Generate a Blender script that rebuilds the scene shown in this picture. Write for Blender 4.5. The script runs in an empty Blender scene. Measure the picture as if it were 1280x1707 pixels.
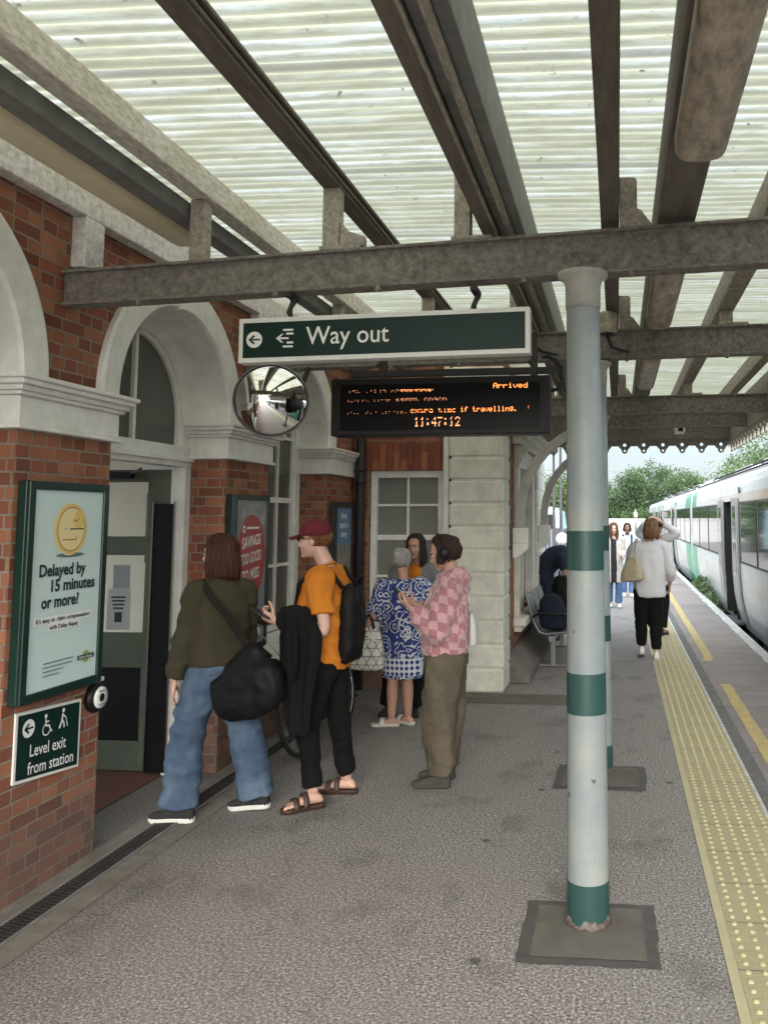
import bpy, bmesh, math, random
import numpy as np
from mathutils import Vector, Matrix, noise as mnoise
rad = math.radians
PI = math.pi
scene = bpy.context.scene
COL = scene.collection
random.seed(7)

# ------------------------------------------------------------------ camera
cam_d = bpy.data.cameras.new("camera")
cam = bpy.data.objects.new("camera", cam_d)
COL.objects.link(cam)
scene.camera = cam
cam_d.sensor_fit = 'HORIZONTAL'
cam_d.sensor_width = 36.0
cam_d.lens = 36.0 * 1400 / 1280
cam_d.shift_x = -240.8 / 1280
cam_d.shift_y = -124.5 / 1280
cam_d.clip_start = 0.05
cam_d.clip_end = 3000
YAW, PITCH, ROLL = 0.105164, 0.0943556, -0.002474
cy_, sy_ = math.cos(YAW), math.sin(YAW)
_f = Vector((-sy_, cy_, 0)); _r = Vector((cy_, sy_, 0)); _u = Vector((0, 0, 1))
_f, _u = _f * math.cos(PITCH) + _u * math.sin(PITCH), _u * math.cos(PITCH) - _f * math.sin(PITCH)
_r, _u = _r * math.cos(ROLL) + _u * math.sin(ROLL), _u * math.cos(ROLL) - _r * math.sin(ROLL)
_m = Matrix((_r, _u, -_f)).transposed().to_4x4()
_m.translation = Vector((0, 0, 1.8))
cam.matrix_world = _m

# ------------------------------------------------------------------ world and sun (bright overcast)
world = bpy.data.worlds.new("World")
scene.world = world
world.use_nodes = True
wn, wl = world.node_tree.nodes, world.node_tree.links
wn.clear()
w_out = wn.new("ShaderNodeOutputWorld")
w_bg = wn.new("ShaderNodeBackground")
w_sky = wn.new("ShaderNodeTexSky")
w_sky.sky_type = 'NISHITA'
w_sky.sun_disc = False
SUN_EL, SUN_ROT = rad(26), rad(168)
w_sky.sun_elevation = SUN_EL
w_sky.sun_rotation = SUN_ROT
w_sky.air_density = 1.0
w_sky.dust_density = 4.0
w_sky.ozone_density = 1.5
# thin bright cloud veil over the blue
w_tc = wn.new("ShaderNodeTexCoord")
w_map = wn.new("ShaderNodeMapping"); w_map.inputs['Scale'].default_value = (1, 1, 2.6)
w_no = wn.new("ShaderNodeTexNoise"); w_no.inputs['Scale'].default_value = 2.2; w_no.inputs['Detail'].default_value = 6
w_rp = wn.new("ShaderNodeValToRGB")
w_rp.color_ramp.elements[0].position = 0.30; w_rp.color_ramp.elements[0].color = (0.50, 0.50, 0.50, 1)
w_rp.color_ramp.elements[1].position = 0.62; w_rp.color_ramp.elements[1].color = (0.92, 0.92, 0.92, 1)
w_mix = wn.new("ShaderNodeMixRGB")
w_mix.inputs[2].default_value = (6.6, 7.5, 7.9, 1)
wl.new(w_tc.outputs['Generated'], w_map.inputs[0]); wl.new(w_map.outputs[0], w_no.inputs[0])
wl.new(w_no.outputs[0], w_rp.inputs[0]); wl.new(w_rp.outputs[0], w_mix.inputs[0])
wl.new(w_sky.outputs[0], w_mix.inputs[1]); wl.new(w_mix.outputs[0], w_bg.inputs[0])
# the cloud is brightest round the hidden sun and dims towards the far end of the line
w_dot = wn.new("ShaderNodeVectorMath"); w_dot.operation = 'DOT_PRODUCT'
w_dot.inputs[1].default_value = (math.sin(SUN_ROT), math.cos(SUN_ROT), 0.35)
w_mr = wn.new("ShaderNodeMapRange"); w_mr.interpolation_type = 'SMOOTHSTEP'
w_mr.inputs['From Min'].default_value = -0.75; w_mr.inputs['From Max'].default_value = 0.75
w_mr.inputs['To Min'].default_value = 0.031; w_mr.inputs['To Max'].default_value = 0.155
wl.new(w_tc.outputs['Generated'], w_dot.inputs[0]); wl.new(w_dot.outputs['Value'], w_mr.inputs['Value'])
wl.new(w_mr.outputs[0], w_bg.inputs[1])
wl.new(w_bg.outputs[0], w_out.inputs[0])

sun_d = bpy.data.lights.new("sun", 'SUN')
sun_d.energy = 0.75
sun_d.angle = rad(38)
sun_d.color = (1.0, 0.96, 0.9)
sun = bpy.data.objects.new("sun", sun_d)
COL.objects.link(sun)
_sd = Vector((math.cos(SUN_EL) * math.sin(SUN_ROT), math.cos(SUN_EL) * math.cos(SUN_ROT), math.sin(SUN_EL)))
sun.rotation_euler = _sd.to_track_quat('Z', 'Y').to_euler()
sun.location = (8, -6, 14)

vs = scene.view_settings
vs.view_transform = 'Standard'
vs.look = 'None'
vs.gamma = 1
vs.exposure = 2.42
scene.render.film_transparent = False
cyc = scene.cycles
cyc.max_bounces = 10
cyc.diffuse_bounces = 6
cyc.glossy_bounces = 4
cyc.transmission_bounces = 6
cyc.transparent_max_bounces = 8
cyc.sample_clamp_indirect = 6
cyc.use_denoising = True

# ------------------------------------------------------------------ mesh helper
class MB:
    def __init__(s):
        s.v = []; s.f = []; s.m = []; s.sm = []
    def add(s, verts, faces, mi=0, smooth=False):
        b = len(s.v)
        s.v.extend([tuple(v) for v in verts])
        for f in faces:
            s.f.append(tuple(i + b for i in f)); s.m.append(mi); s.sm.append(smooth)
        return s
    def box(s, x0, x1, y0, y1, z0, z1, mi=0):
        v = [(x0,y0,z0),(x1,y0,z0),(x1,y1,z0),(x0,y1,z0),(x0,y0,z1),(x1,y0,z1),(x1,y1,z1),(x0,y1,z1)]
        return s.add(v, [(0,3,2,1),(4,5,6,7),(0,1,5,4),(1,2,6,5),(2,3,7,6),(3,0,4,7)], mi)
    def obox(s, c, ax, ay, az, mi=0):
        """box around c with half-axis vectors ax, ay, az"""
        c, ax, ay, az = Vector(c), Vector(ax), Vector(ay), Vector(az)
        v = [c+ax*i+ay*j+az*k for k in (-1,1) for (i,j) in ((-1,-1),(1,-1),(1,1),(-1,1))]
        return s.add(v, [(0,3,2,1),(4,5,6,7),(0,1,5,4),(1,2,6,5),(2,3,7,6),(3,0,4,7)], mi)
    def bar(s, p0, p1, w, h, up=(0,0,1), mi=0):
        p0, p1 = Vector(p0), Vector(p1)
        d = p1 - p0; L = d.length; d = d / L
        r = d.cross(Vector(up)).normalized(); u = r.cross(d).normalized()
        return s.obox((p0+p1)/2, d*(L/2), r*(w/2), u*(h/2), mi)
    def quad(s, a, b, c, d, mi=0):
        return s.add([a,b,c,d], [(0,1,2,3)], mi)
    def rings(s, rings, closed=True, cap=True, mi=0, smooth=True):
        n = len(rings[0]); v = [p for r in rings for p in r]; f = []
        for i in range(len(rings)-1):
            for j in range(n if closed else n-1):
                k = (j+1) % n
                f.append((i*n+j, i*n+k, (i+1)*n+k, (i+1)*n+j))
        s.add(v, f, mi, smooth)
        if cap and closed:
            b = len(s.v) - len(v)
            s.f.append(tuple(b+j for j in range(n))[::-1]); s.m.append(mi); s.sm.append(False)
            s.f.append(tuple(b+(len(rings)-1)*n+j for j in range(n))); s.m.append(mi); s.sm.append(False)
        return s
    def tube(s, pts, r, n=10, mi=0, cap=True, closed=False, smooth=True):
        pts = [Vector(p) for p in pts]
        N = len(pts); rr = r if isinstance(r, (list, tuple)) else [r]*N
        tan = []
        for i in range(N):
            a = pts[i-1] if (i > 0 or closed) else pts[0]
            b = pts[(i+1) % N] if (i < N-1 or closed) else pts[-1]
            t = (b-a); tan.append(t.normalized() if t.length > 1e-9 else Vector((0,0,1)))
        ref = Vector((0,0,1)) if abs(tan[0].z) < 0.9 else Vector((0,1,0))
        u = (ref - tan[0]*ref.dot(tan[0])).normalized()
        rings = []
        for i in range(N):
            u = (u - tan[i]*u.dot(tan[i])); u = u.normalized() if u.length > 1e-6 else Vector((1,0,0))
            w = tan[i].cross(u)
            rings.append([pts[i] + (u*math.cos(2*PI*k/n) + w*math.sin(2*PI*k/n))*rr[i] for k in range(n)])
        if closed: rings.append(rings[0])
        return s.rings(rings, True, cap and not closed, mi, smooth)
    def cyl(s, p0, p1, r, n=20, mi=0, r1=None):
        return s.tube([p0, p1], [r, r if r1 is None else r1], n, mi)
    def lathe(s, prof, c, n=28, mi=0, axis='z', smooth=True, cap=True):
        c = Vector(c); rings = []
        for (r, h) in prof:
            ring = []
            for k in range(n):
                a = 2*PI*k/n; x, y = r*math.cos(a), r*math.sin(a)
                if axis == 'z': ring.append(c + Vector((x, y, h)))
                elif axis == 'y': ring.append(c + Vector((x, h, -y)))
                else: ring.append(c + Vector((h, x, y)))
            rings.append(ring)
        return s.rings(rings, True, cap, mi, smooth)
    def prism(s, poly, o, ax, ay, depth, mi=0):
        """2-D outline poly in the frame (o, ax, ay), extruded by vector depth"""
        o, ax, ay, d = Vector(o), Vector(ax), Vector(ay), Vector(depth)
        n = len(poly)
        a = [o+ax*p[0]+ay*p[1] for p in poly]; b = [p+d for p in a]
        f = [tuple(range(n)), tuple(range(2*n-1, n-1, -1))] + [(i, i+n, (i+1)%n+n, (i+1)%n) for i in range(n)]
        return s.add(a+b, f, mi)
    def extrude_y(s, prof, y0, y1, mi=0, closed=True, smooth=False, cap=True):
        n = len(prof)
        return s.rings([[(p[0], y0, p[1]) for p in prof], [(p[0], y1, p[1]) for p in prof]], closed, cap and closed, mi, smooth)
    def ball(s, c, r, nu=14, nv=9, mi=0, ax=None):
        rx, ry, rz = (r, r, r) if not isinstance(r, (tuple, list)) else r
        c = Vector(c)
        A = ax or (Vector((1,0,0)), Vector((0,1,0)), Vector((0,0,1)))
        rings = []
        for i in range(nv+1):
            t = -PI/2 + PI*i/nv; t = max(-PI/2+0.06, min(PI/2-0.06, t))
            rings.append([c + A[0]*(rx*math.cos(t)*math.cos(2*PI*k/nu)) + A[1]*(ry*math.cos(t)*math.sin(2*PI*k/nu)) + A[2]*(rz*math.sin(t)) for k in range(nu)])
        return s.rings(rings, True, True, mi, True)
    def mesh(s, name, off=Vector((0,0,0))):
        me = bpy.data.meshes.new(name)
        me.from_pydata([tuple(Vector(v)-off) for v in s.v], [], s.f)
        me.polygons.foreach_set('material_index', s.m)
        me.polygons.foreach_set('use_smooth', s.sm)
        me.update()
        return me
    def build(s, name, mats, parent=None, origin=None, bevel=0, fix=True):
        off = Vector((0,0,0))
        if parent is not None: off = world_loc(parent)
        elif origin is not None: off = Vector(origin)
        elif s.v:
            a = np.array(s.v); mn, mx = a.min(0), a.max(0)
            off = Vector(((mn[0]+mx[0])/2, (mn[1]+mx[1])/2, mn[2]))
        me = s.mesh(name, off)
        if fix:
            bm = bmesh.new(); bm.from_mesh(me); bmesh.ops.recalc_face_normals(bm, faces=bm.faces); bm.to_mesh(me); bm.free()
        for m in (mats if isinstance(mats, (list, tuple)) else [mats]): me.materials.append(m)
        o = bpy.data.objects.new(name, me); COL.objects.link(o)
        if parent is not None: o.parent = parent
        else: o.location = off
        if bevel:
            b = o.modifiers.new('bevel', 'BEVEL'); b.width = bevel; b.segments = 2; b.limit_method = 'ANGLE'; b.angle_limit = rad(40)
        return o

def world_loc(o):
    t = Vector((0,0,0))
    while o is not None:
        t += o.location; o = o.parent
    return t

def tag(o, label=None, cat=None, group=None, kind=None):
    if label: o['label'] = label
    if cat: o['category'] = cat
    if group: o['group'] = group
    if kind: o['kind'] = kind
    return o

def thing(name, label, cat, loc, group=None):
    o = bpy.data.objects.new(name, None); COL.objects.link(o)
    o.empty_display_size = 0.1; o.location = loc
    return tag(o, label, cat, group)

def copy_tree(o, parent=None):
    c = o.copy(); COL.objects.link(c); c.parent = parent
    for ch in [x for x in o.children]: copy_tree(ch, c)
    return c

# ------------------------------------------------------------------ materials
def newmat(name):
    m = bpy.data.materials.new(name); m.use_nodes = True
    nt = m.node_tree; b = nt.nodes['Principled BSDF']
    return m, nt.nodes, nt.links, b

def coords(n, l, kind='Object', scale=(1,1,1)):
    if kind == 'World':
        g = n.new('ShaderNodeNewGeometry'); src = g.outputs['Position']
    else:
        t = n.new('ShaderNodeTexCoord'); src = t.outputs[kind]
    mp = n.new('ShaderNodeMapping'); mp.inputs['Scale'].default_value = scale
    l.new(src, mp.inputs[0])
    return mp.outputs[0]

def ntex(n, l, vec, scale, detail=4, rough=.6):
    t = n.new('ShaderNodeTexNoise'); t.inputs['Scale'].default_value = scale; t.inputs['Detail'].default_value = detail
    t.inputs['Roughness'].default_value = rough
    l.new(vec, t.inputs['Vector']); return t.outputs['Fac']

def ramp(n, l, fac, stops):
    r = n.new('ShaderNodeValToRGB'); e = r.color_ramp.elements
    while len(e) < len(stops): e.new(0.5)
    for x, (p, c) in zip(e, stops):
        x.position = p; x.color = (*(c if isinstance(c, (tuple, list)) else (c, c, c)), 1)
    if fac is not None: l.new(fac, r.inputs[0])
    return r.outputs[0]

def mixc(n, l, fac, a, b, mode='MIX'):
    m = n.new('ShaderNodeMixRGB'); m.blend_type = mode
    for i, x in enumerate((fac, a, b)):
        if hasattr(x, 'links'): l.new(x, m.inputs[i])
        elif i == 0: m.inputs[0].default_value = x
        else: m.inputs[i].default_value = (*x, 1)
    return m.outputs[0]

def mth(n, l, op, a, b=0.0, c=None):
    m = n.new('ShaderNodeMath'); m.operation = op
    for i, x in enumerate((a, b) if c is None else (a, b, c)):
        if hasattr(x, 'links'): l.new(x, m.inputs[i])
        else: m.inputs[i].default_value = x
    return m.outputs[0]

def bump(n, l, b, h, strength=.3, dist=.01):
    bp = n.new('ShaderNodeBump'); bp.inputs['Strength'].default_value = strength; bp.inputs['Distance'].default_value = dist
    l.new(h, bp.inputs['Height']); l.new(bp.outputs[0], b.inputs['Normal'])

def pm(name, c, rough=.6, var=.18, vs=6, bs=0, bstr=.2, metal=0, dirt=None, dfac=.5, dscale=3, kind='Object', spec=.5, stretch=(1,1,1), coat=0):
    """painted / plain surface with colour mottling, optional stains and bump"""
    m, n, l, b = newmat(name)
    co = coords(n, l, kind, stretch)
    f = ntex(n, l, co, vs, 5)
    col = mixc(n, l, f, tuple(x*(1-var) for x in c), tuple(min(1, x*(1+var)) for x in c))
    if dirt:
        d = ntex(n, l, co, dscale, 8, .7)
        dm = ramp(n, l, d, [(.5-.12, 0.0), (.5+.16, dfac)])
        col = mixc(n, l, dm, col, dirt)
    l.new(col, b.inputs['Base Color'])
    b.inputs['Roughness'].default_value = rough; b.inputs['Metallic'].default_value = metal
    b.inputs['Specular IOR Level'].default_value = spec
    if coat: b.inputs['Coat Weight'].default_value = coat
    if bs:
        bump(n, l, b, ntex(n, l, co, bs, 3), bstr, .004)
    return m

def wall_uv(n, l):
    """u along the wall face, v = height, from world position (real metres)"""
    g = n.new('ShaderNodeNewGeometry')
    sp = n.new('ShaderNodeSeparateXYZ'); l.new(g.outputs['Position'], sp.inputs[0])
    sn = n.new('ShaderNodeSeparateXYZ'); l.new(g.outputs['True Normal'], sn.inputs[0])
    k = mth(n, l, 'GREATER_THAN', mth(n, l, 'ABSOLUTE', sn.outputs[0]), .6)
    inv = mth(n, l, 'SUBTRACT', 1.0, k)
    u = mth(n, l, 'ADD', mth(n, l, 'MULTIPLY', sp.outputs[1], k), mth(n, l, 'MULTIPLY', sp.outputs[0], inv))
    cb = n.new('ShaderNodeCombineXYZ'); l.new(u, cb.inputs[0]); l.new(sp.outputs[2], cb.inputs[1])
    return cb.outputs[0], sp, g

def brick_mat(name, c1, c2, c3, mortar):
    m, n, l, b = newmat(name)
    uv, sp, g = wall_uv(n, l)
    # slightly uneven courses
    wob = n.new('ShaderNodeTexNoise'); wob.inputs['Scale'].default_value = 5; l.new(uv, wob.inputs['Vector'])
    wv = n.new('ShaderNodeVectorMath'); wv.operation = 'SCALE'; wv.inputs['Scale'].default_value = .012
    l.new(wob.outputs['Color'], wv.inputs[0])
    ad = n.new('ShaderNodeVectorMath'); ad.operation = 'ADD'; l.new(uv, ad.inputs[0]); l.new(wv.outputs[0], ad.inputs[1])
    bt = n.new('ShaderNodeTexBrick')
    bt.offset = .5; bt.squash = .55; bt.squash_frequency = 2
    for k, v in (('Scale', 1), ('Mortar Size', .0055), ('Mortar Smooth', .25), ('Bias', 0), ('Brick Width', .190), ('Row Height', .0675)):
        bt.inputs[k].default_value = v
    l.new(ad.outputs[0], bt.inputs['Vector'])
    bt.inputs['Color1'].default_value = (0, 0, 0, 1); bt.inputs['Color2'].default_value = (1, 1, 1, 1); bt.inputs['Mortar'].default_value = (.5, .5, .5, 1)
    per = ramp(n, l, bt.outputs['Color'], [(0.0, c2), (.35, c1), (.7, c3), (1.0, tuple(x*.42 for x in c1))])
    f2 = ntex(n, l, uv, 2.2, 3)
    per = mixc(n, l, ramp(n, l, f2, [(.35, 0.0), (.7, .5)]), per, tuple(x*.55 for x in c1))
    f3 = ntex(n, l, uv, 60, 4)
    per = mixc(n, l, ramp(n, l, f3, [(.3, 0.0), (.75, .35)]), per, (.16, .10, .075))
    mo = mixc(n, l, ntex(n, l, uv, 9, 4), tuple(x*.45 for x in mortar), tuple(x*1.25 for x in mortar))
    col = mixc(n, l, bt.outputs['Fac'], per, mo)
    # splash dirt on the lowest courses
    zz = mth(n, l, 'ADD', sp.outputs[2], mth(n, l, 'MULTIPLY', ntex(n, l, uv, 6, 4), -.45))
    dm = ramp(n, l, zz, [(0.0, .55), (.33, 0.0)])
    col = mixc(n, l, dm, col, (.115, .10, .088))
    l.new(col, b.inputs['Base Color'])
    b.inputs['Roughness'].default_value = .85; b.inputs['Specular IOR Level'].default_value = .25
    hh = mth(n, l, 'ADD', mth(n, l, 'MULTIPLY', bt.outputs['Fac'], -1.0), mth(n, l, 'MULTIPLY', f3, .35))
    bump(n, l, b, hh, .8, .010)
    return m

MT = {}
MT['brick'] = brick_mat('red_brick', (.33, .105, .060), (.18, .062, .046), (.44, .19, .10), (.30, .255, .21))
MT['brick_dark'] = brick_mat('dark_red_brick', (.27, .065, .038), (.20, .05, .032), (.31, .085, .045), (.22, .16, .13))
MT['white'] = pm('weathered_white_paint', (.83, .82, .79), .55, .04, 5, 40, .12, dirt=(.42, .39, .35), dfac=.35, dscale=7, kind='World')
MT['cream'] = pm('cream_paint', (.74, .72, .64), .55, .06, 5, 40, .12, dirt=(.36, .33, .27), dfac=.45, dscale=6, kind='World')
MT['grey_paint'] = pm('pale_grey_paint', (.50, .49, .46), .6, .1, 5, 40, .15, dirt=(.26, .25, .22), dfac=.6, dscale=4, kind='World')
MT['plate'] = pm('flaking_white_timber', (.80, .78, .78), .7, .1, 9, 60, .3, dirt=(.22, .20, .185), dfac=.6, dscale=24, kind='World')
MT['steel'] = pm('grimy_steel', (.25, .228, .205), .75, .5, 70, 60, .6, dirt=(.07, .058, .048), dfac=.75, dscale=26, kind='World')
MT['timber'] = pm('grimy_timber', (.125, .108, .09), .8, .3, 9, 60, .45, dirt=(.24, .21, .175), dfac=.6, dscale=7, kind='World', stretch=(4, .6, 4))
MT['timber_pale'] = pm('pale_painted_timber', (.42, .38, .32), .75, .3, 30, 60, .4, dirt=(.11, .092, .073), dfac=.7, dscale=16, kind='World', stretch=(3, .7, 3))
MT['purlin_pale'] = pm('flaking_cream_timber', (.80, .75, .67), .75, .14, 20, 60, .35, dirt=(.20, .17, .135), dfac=.6, dscale=22, kind='World', stretch=(2, .7, 2))
MT['galv'] = pm('galvanised_grey', (.20, .20, .195), .55, .2, 12, 60, .2, dirt=(.09, .085, .08), dfac=.6, dscale=8, kind='World')
MT['beige'] = pm('aged_beige_plastic', (.84, .75, .54), .45, .1, 4, 0, .2, dirt=(.42, .34, .2), dfac=.4, dscale=2, kind='World', stretch=(1, .4, 1))
MT['beige_dirty'] = pm('dirty_diffuser_plastic', (.56, .48, .38), .5, .15, 5, 0, .2, dirt=(.07, .055, .045), dfac=.75, dscale=16, kind='World', stretch=(1, .35, 1))
MT['black'] = pm('black_paint', (.006, .006, .0065), .45, .2, 6, spec=.3)
MT['iron'] = pm('dark_iron', (.022, .02, .02), .6, .3, 8, 40, .2)
MT['green_frame'] = pm('dark_green_paint', (.006, .028, .021), .35, .2, 5)
MT['green_door'] = pm('sage_green_paint', (.125, .15, .105), .5, .12, 4, 40, .1, dirt=(.04, .05, .035), dfac=.4, dscale=3)
MT['sign_green'] = pm('sign_green_enamel', (.005, .024, .0195), .34, .15, 3, kind='World', spec=.25)
MT['sign_white'] = pm('sign_white_enamel', (.74, .75, .73), .35, .04, 5, kind='World', dirt=(.5, .42, .32), dfac=.3, dscale=5)
MT['ink_white'] = pm('white_lettering', (.78, .78, .76), .4, .03)
MT['ink_dark'] = pm('dark_lettering', (.012, .035, .04), .5, .1)
MT['col_white'] = pm('pale_blue_grey_paint', (.235, .27, .285), .42, .06, 3, 30, .06, dirt=(.40, .40, .34), dfac=.4, dscale=5, kind='World')
def specks(m, c, th, sc):
    n, l = m.node_tree.nodes, m.node_tree.links; b = n['Principled BSDF']; src = b.inputs['Base Color'].links[0].from_socket
    f = ntex(n, l, coords(n, l, 'World', (1, 1, .7)), sc, 2, .5); l.new(mixc(n, l, ramp(n, l, f, [(th, 0.0), (th+.02, .85)]), src, c), b.inputs['Base Color'])
specks(MT['col_white'], (.07,.065,.055), .745, 22)
MT['col_green'] = pm('band_green_paint', (.027, .074, .069), .42, .1, 4, kind='World', dirt=(.02, .06, .055), dfac=.4, dscale=9)
MT['rust'] = pm('flaking_rust', (.06, .03, .018), .9, .5, 30, 80, .6, kind='World', dirt=(.40, .40, .38), dfac=.45, dscale=34)
MT['chrome'] = pm('bright_metal', (.6, .6, .6), .25, .05, metal=1)
MT['grey_metal'] = pm('grey_metal', (.20, .205, .21), .4, .1, 9, metal=.6)
MT['rubber'] = pm('black_rubber', (.014, .014, .014), .7, .3, 20)
MT['inside'] = pm('dim_cream_plaster', (.52, .48, .39), .8, .1, 2)
MT['redfloor'] = pm('worn_red_floor', (.13, .035, .025), .8, .25, 8, 60, .2, dirt=(.06, .04, .035), dfac=.6)

def glass_mat(name, c, rough, spec=.5):
    m, n, l, b = newmat(name)
    co = coords(n, l, 'World')
    f = ntex(n, l, co, 1.5, 3)
    l.new(mixc(n, l, f, tuple(x*.75 for x in c), tuple(x*1.25 for x in c)), b.inputs['Base Color'])
    b.inputs['Roughness'].default_value = rough; b.inputs['Specular IOR Level'].default_value = spec
    return m
MT['pane'] = glass_mat('reflection_grey_glass', (.10, .10, .093), .16)  # grey base colour stands in for what the panes reflect
MT['pane_pale'] = glass_mat('curtained_window_glass', (.20, .20, .185), .3)
MT['train_glass'] = glass_mat('train_window_glass', (.022, .024, .025), .05, .9)
# seen-through vision panel of the door
m, n, l, b = newmat('clear_glass'); b.inputs['Transmission Weight'].default_value = 1; b.inputs['Roughness'].default_value = .02
b.inputs['Base Color'].default_value = (.9, .92, .9, 1); b.inputs['IOR'].default_value = 1.05
MT['clear'] = m

def sheet_mat():
    m, n, l, b = newmat('algae_streaked_rooflight')
    co = coords(n, l, 'World', (.9, 9, 1))
    co2 = coords(n, l, 'World', (3.5, 24, 1))
    co3 = coords(n, l, 'World', (1, 1, 1))
    a = ntex(n, l, co, 1.0, 6, .7)
    c = ramp(n, l, a, [(.30, (.53, .53, .525)), (.43, (.48, .475, .45)), (.53, (.385, .365, .275)), (.66, (.27, .25, .18))])
    d = ntex(n, l, co2, 1.0, 6, .75)
    c = mixc(n, l, ramp(n, l, d, [(.48, 0.0), (.68, .65)]), c, (.27, .25, .185))
    big = ntex(n, l, coords(n, l, 'World', (.8, 2.6, 1)), 1.0, 6, .7)
    c = mixc(n, l, ramp(n, l, big, [(.46, 0.0), (.68, .6)]), c, (.24, .225, .16))
    sp = ntex(n, l, co3, 16, 3, .6)
    c = mixc(n, l, ramp(n, l, sp, [(.665, 0.0), (.715, .8)]), c, (.09, .08, .06))
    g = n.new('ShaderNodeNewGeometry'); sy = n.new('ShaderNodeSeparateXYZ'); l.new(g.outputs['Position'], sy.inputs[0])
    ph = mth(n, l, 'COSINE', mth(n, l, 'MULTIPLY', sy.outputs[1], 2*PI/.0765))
    tro = ramp(n, l, mth(n, l, 'ADD', mth(n, l, 'MULTIPLY', ph, -.5), mth(n, l, 'MULTIPLY', d, 1.5)), [(.52, 0.0), (1.25, .75)])  # trough dirt that also puts the corrugation shading into the colour
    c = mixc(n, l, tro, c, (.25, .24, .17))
    lap = mth(n, l, 'LESS_THAN', mth(n, l, 'FRACT', mth(n, l, 'MULTIPLY', sy.outputs[1], 1/.995)), .03)
    c = mixc(n, l, mth(n, l, 'MULTIPLY', lap, .6), c, (.20, .19, .16))
    tr = n.new('ShaderNodeBsdfTranslucent'); df = n.new('ShaderNodeBsdfDiffuse')
    l.new(c, tr.inputs[0]); l.new(c, df.inputs[0])
    mx = n.new('ShaderNodeMixShader'); mx.inputs[0].default_value = .30
    l.new(tr.outputs[0], mx.inputs[1]); l.new(df.outputs[0], mx.inputs[2])
    l.new(mx.outputs[0], n['Material Output'].inputs[0])
    return m
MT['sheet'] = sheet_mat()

def asphalt_mat():
    m, n, l, b = newmat('worn_platform_asphalt')
    co = coords(n, l, 'World')
    f1 = ntex(n, l, co, 78, 3, .85)
    c = ramp(n, l, f1, [(.37, (.045, .039, .037)), (.47, (.16, .144, .137)), (.56, (.30, .275, .262)), (.66, (.62, .58, .555))])
    f2 = ntex(n, l, co, .9, 5, .6)
    c = mixc(n, l, ramp(n, l, f2, [(.38, 0.0), (.68, .45)]), c, (.20, .178, .172))
    f3 = ntex(n, l, coords(n, l, 'World', (1.0, .7, 1)), 2.3, 6, .65)
    c = mixc(n, l, ramp(n, l, f3, [(.54, 0.0), (.70, .55)]), c, (.06, .055, .05))
    ve = n.new('ShaderNodeTexVoronoi'); ve.feature = 'DISTANCE_TO_EDGE'; ve.inputs['Scale'].default_value = .42
    wn_ = n.new('ShaderNodeTexNoise'); wn_.inputs['Scale'].default_value = 3.5; wn_.inputs['Detail'].default_value = 5; l.new(co, wn_.inputs['Vector'])
    ws_ = n.new('ShaderNodeVectorMath'); ws_.operation = 'SCALE'; ws_.inputs['Scale'].default_value = .35; l.new(wn_.outputs['Color'], ws_.inputs[0])
    wa_ = n.new('ShaderNodeVectorMath'); l.new(co, wa_.inputs[0]); l.new(ws_.outputs[0], wa_.inputs[1]); l.new(wa_.outputs[0], ve.inputs['Vector'])
    c = mixc(n, l, ramp(n, l, ve.outputs['Distance'], [(.0015, .30), (.0035, 0.0)]), c, (.06, .052, .048))
    # trodden-in gum and pale specks
    vo = n.new('ShaderNodeTexVoronoi'); vo.inputs['Scale'].default_value = 2.6; l.new(co, vo.inputs['Vector'])
    dist = mth(n, l, 'ADD', vo.outputs['Distance'], mth(n, l, 'MULTIPLY', ntex(n, l, co, 30, 2), .05))
    c = mixc(n, l, ramp(n, l, dist, [(.075, .8), (.105, 0.0)]), c, (.05, .045, .042))
    vo2 = n.new('ShaderNodeTexVoronoi'); vo2.inputs['Scale'].default_value = 3.7; l.new(coords(n, l, 'World', (1.1, .9, 1)), vo2.inputs['Vector'])
    d2 = mth(n, l, 'ADD', vo2.outputs['Distance'], mth(n, l, 'MULTIPLY', ntex(n, l, co, 40, 2), .06))
    c = mixc(n, l, ramp(n, l, d2, [(.052, .8), (.066, 0.0)]), c, (.50, .47, .43))
    # damp grubby margin along the station wall
    g = n.new('ShaderNodeNewGeometry'); s = n.new('ShaderNodeSeparateXYZ'); l.new(g.outputs['Position'], s.inputs[0])
    xx = mth(n, l, 'ADD', s.outputs[0], mth(n, l, 'MULTIPLY', ntex(n, l, co, 1.4, 5), 1.5))
    c = mixc(n, l, ramp(n, l, mth(n, l, 'MULTIPLY', mth(n, l, 'ADD', xx, 2.4), .5), [(.2, .6), (.62, 0.0)]), c, (.07, .062, .055))
    l.new(c, b.inputs['Base Color']); b.inputs['Roughness'].default_value = .85; b.inputs['Specular IOR Level'].default_value = .3
    bump(n, l, b, f1, .05, .003)
    return m
MT['asphalt'] = asphalt_mat()

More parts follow.
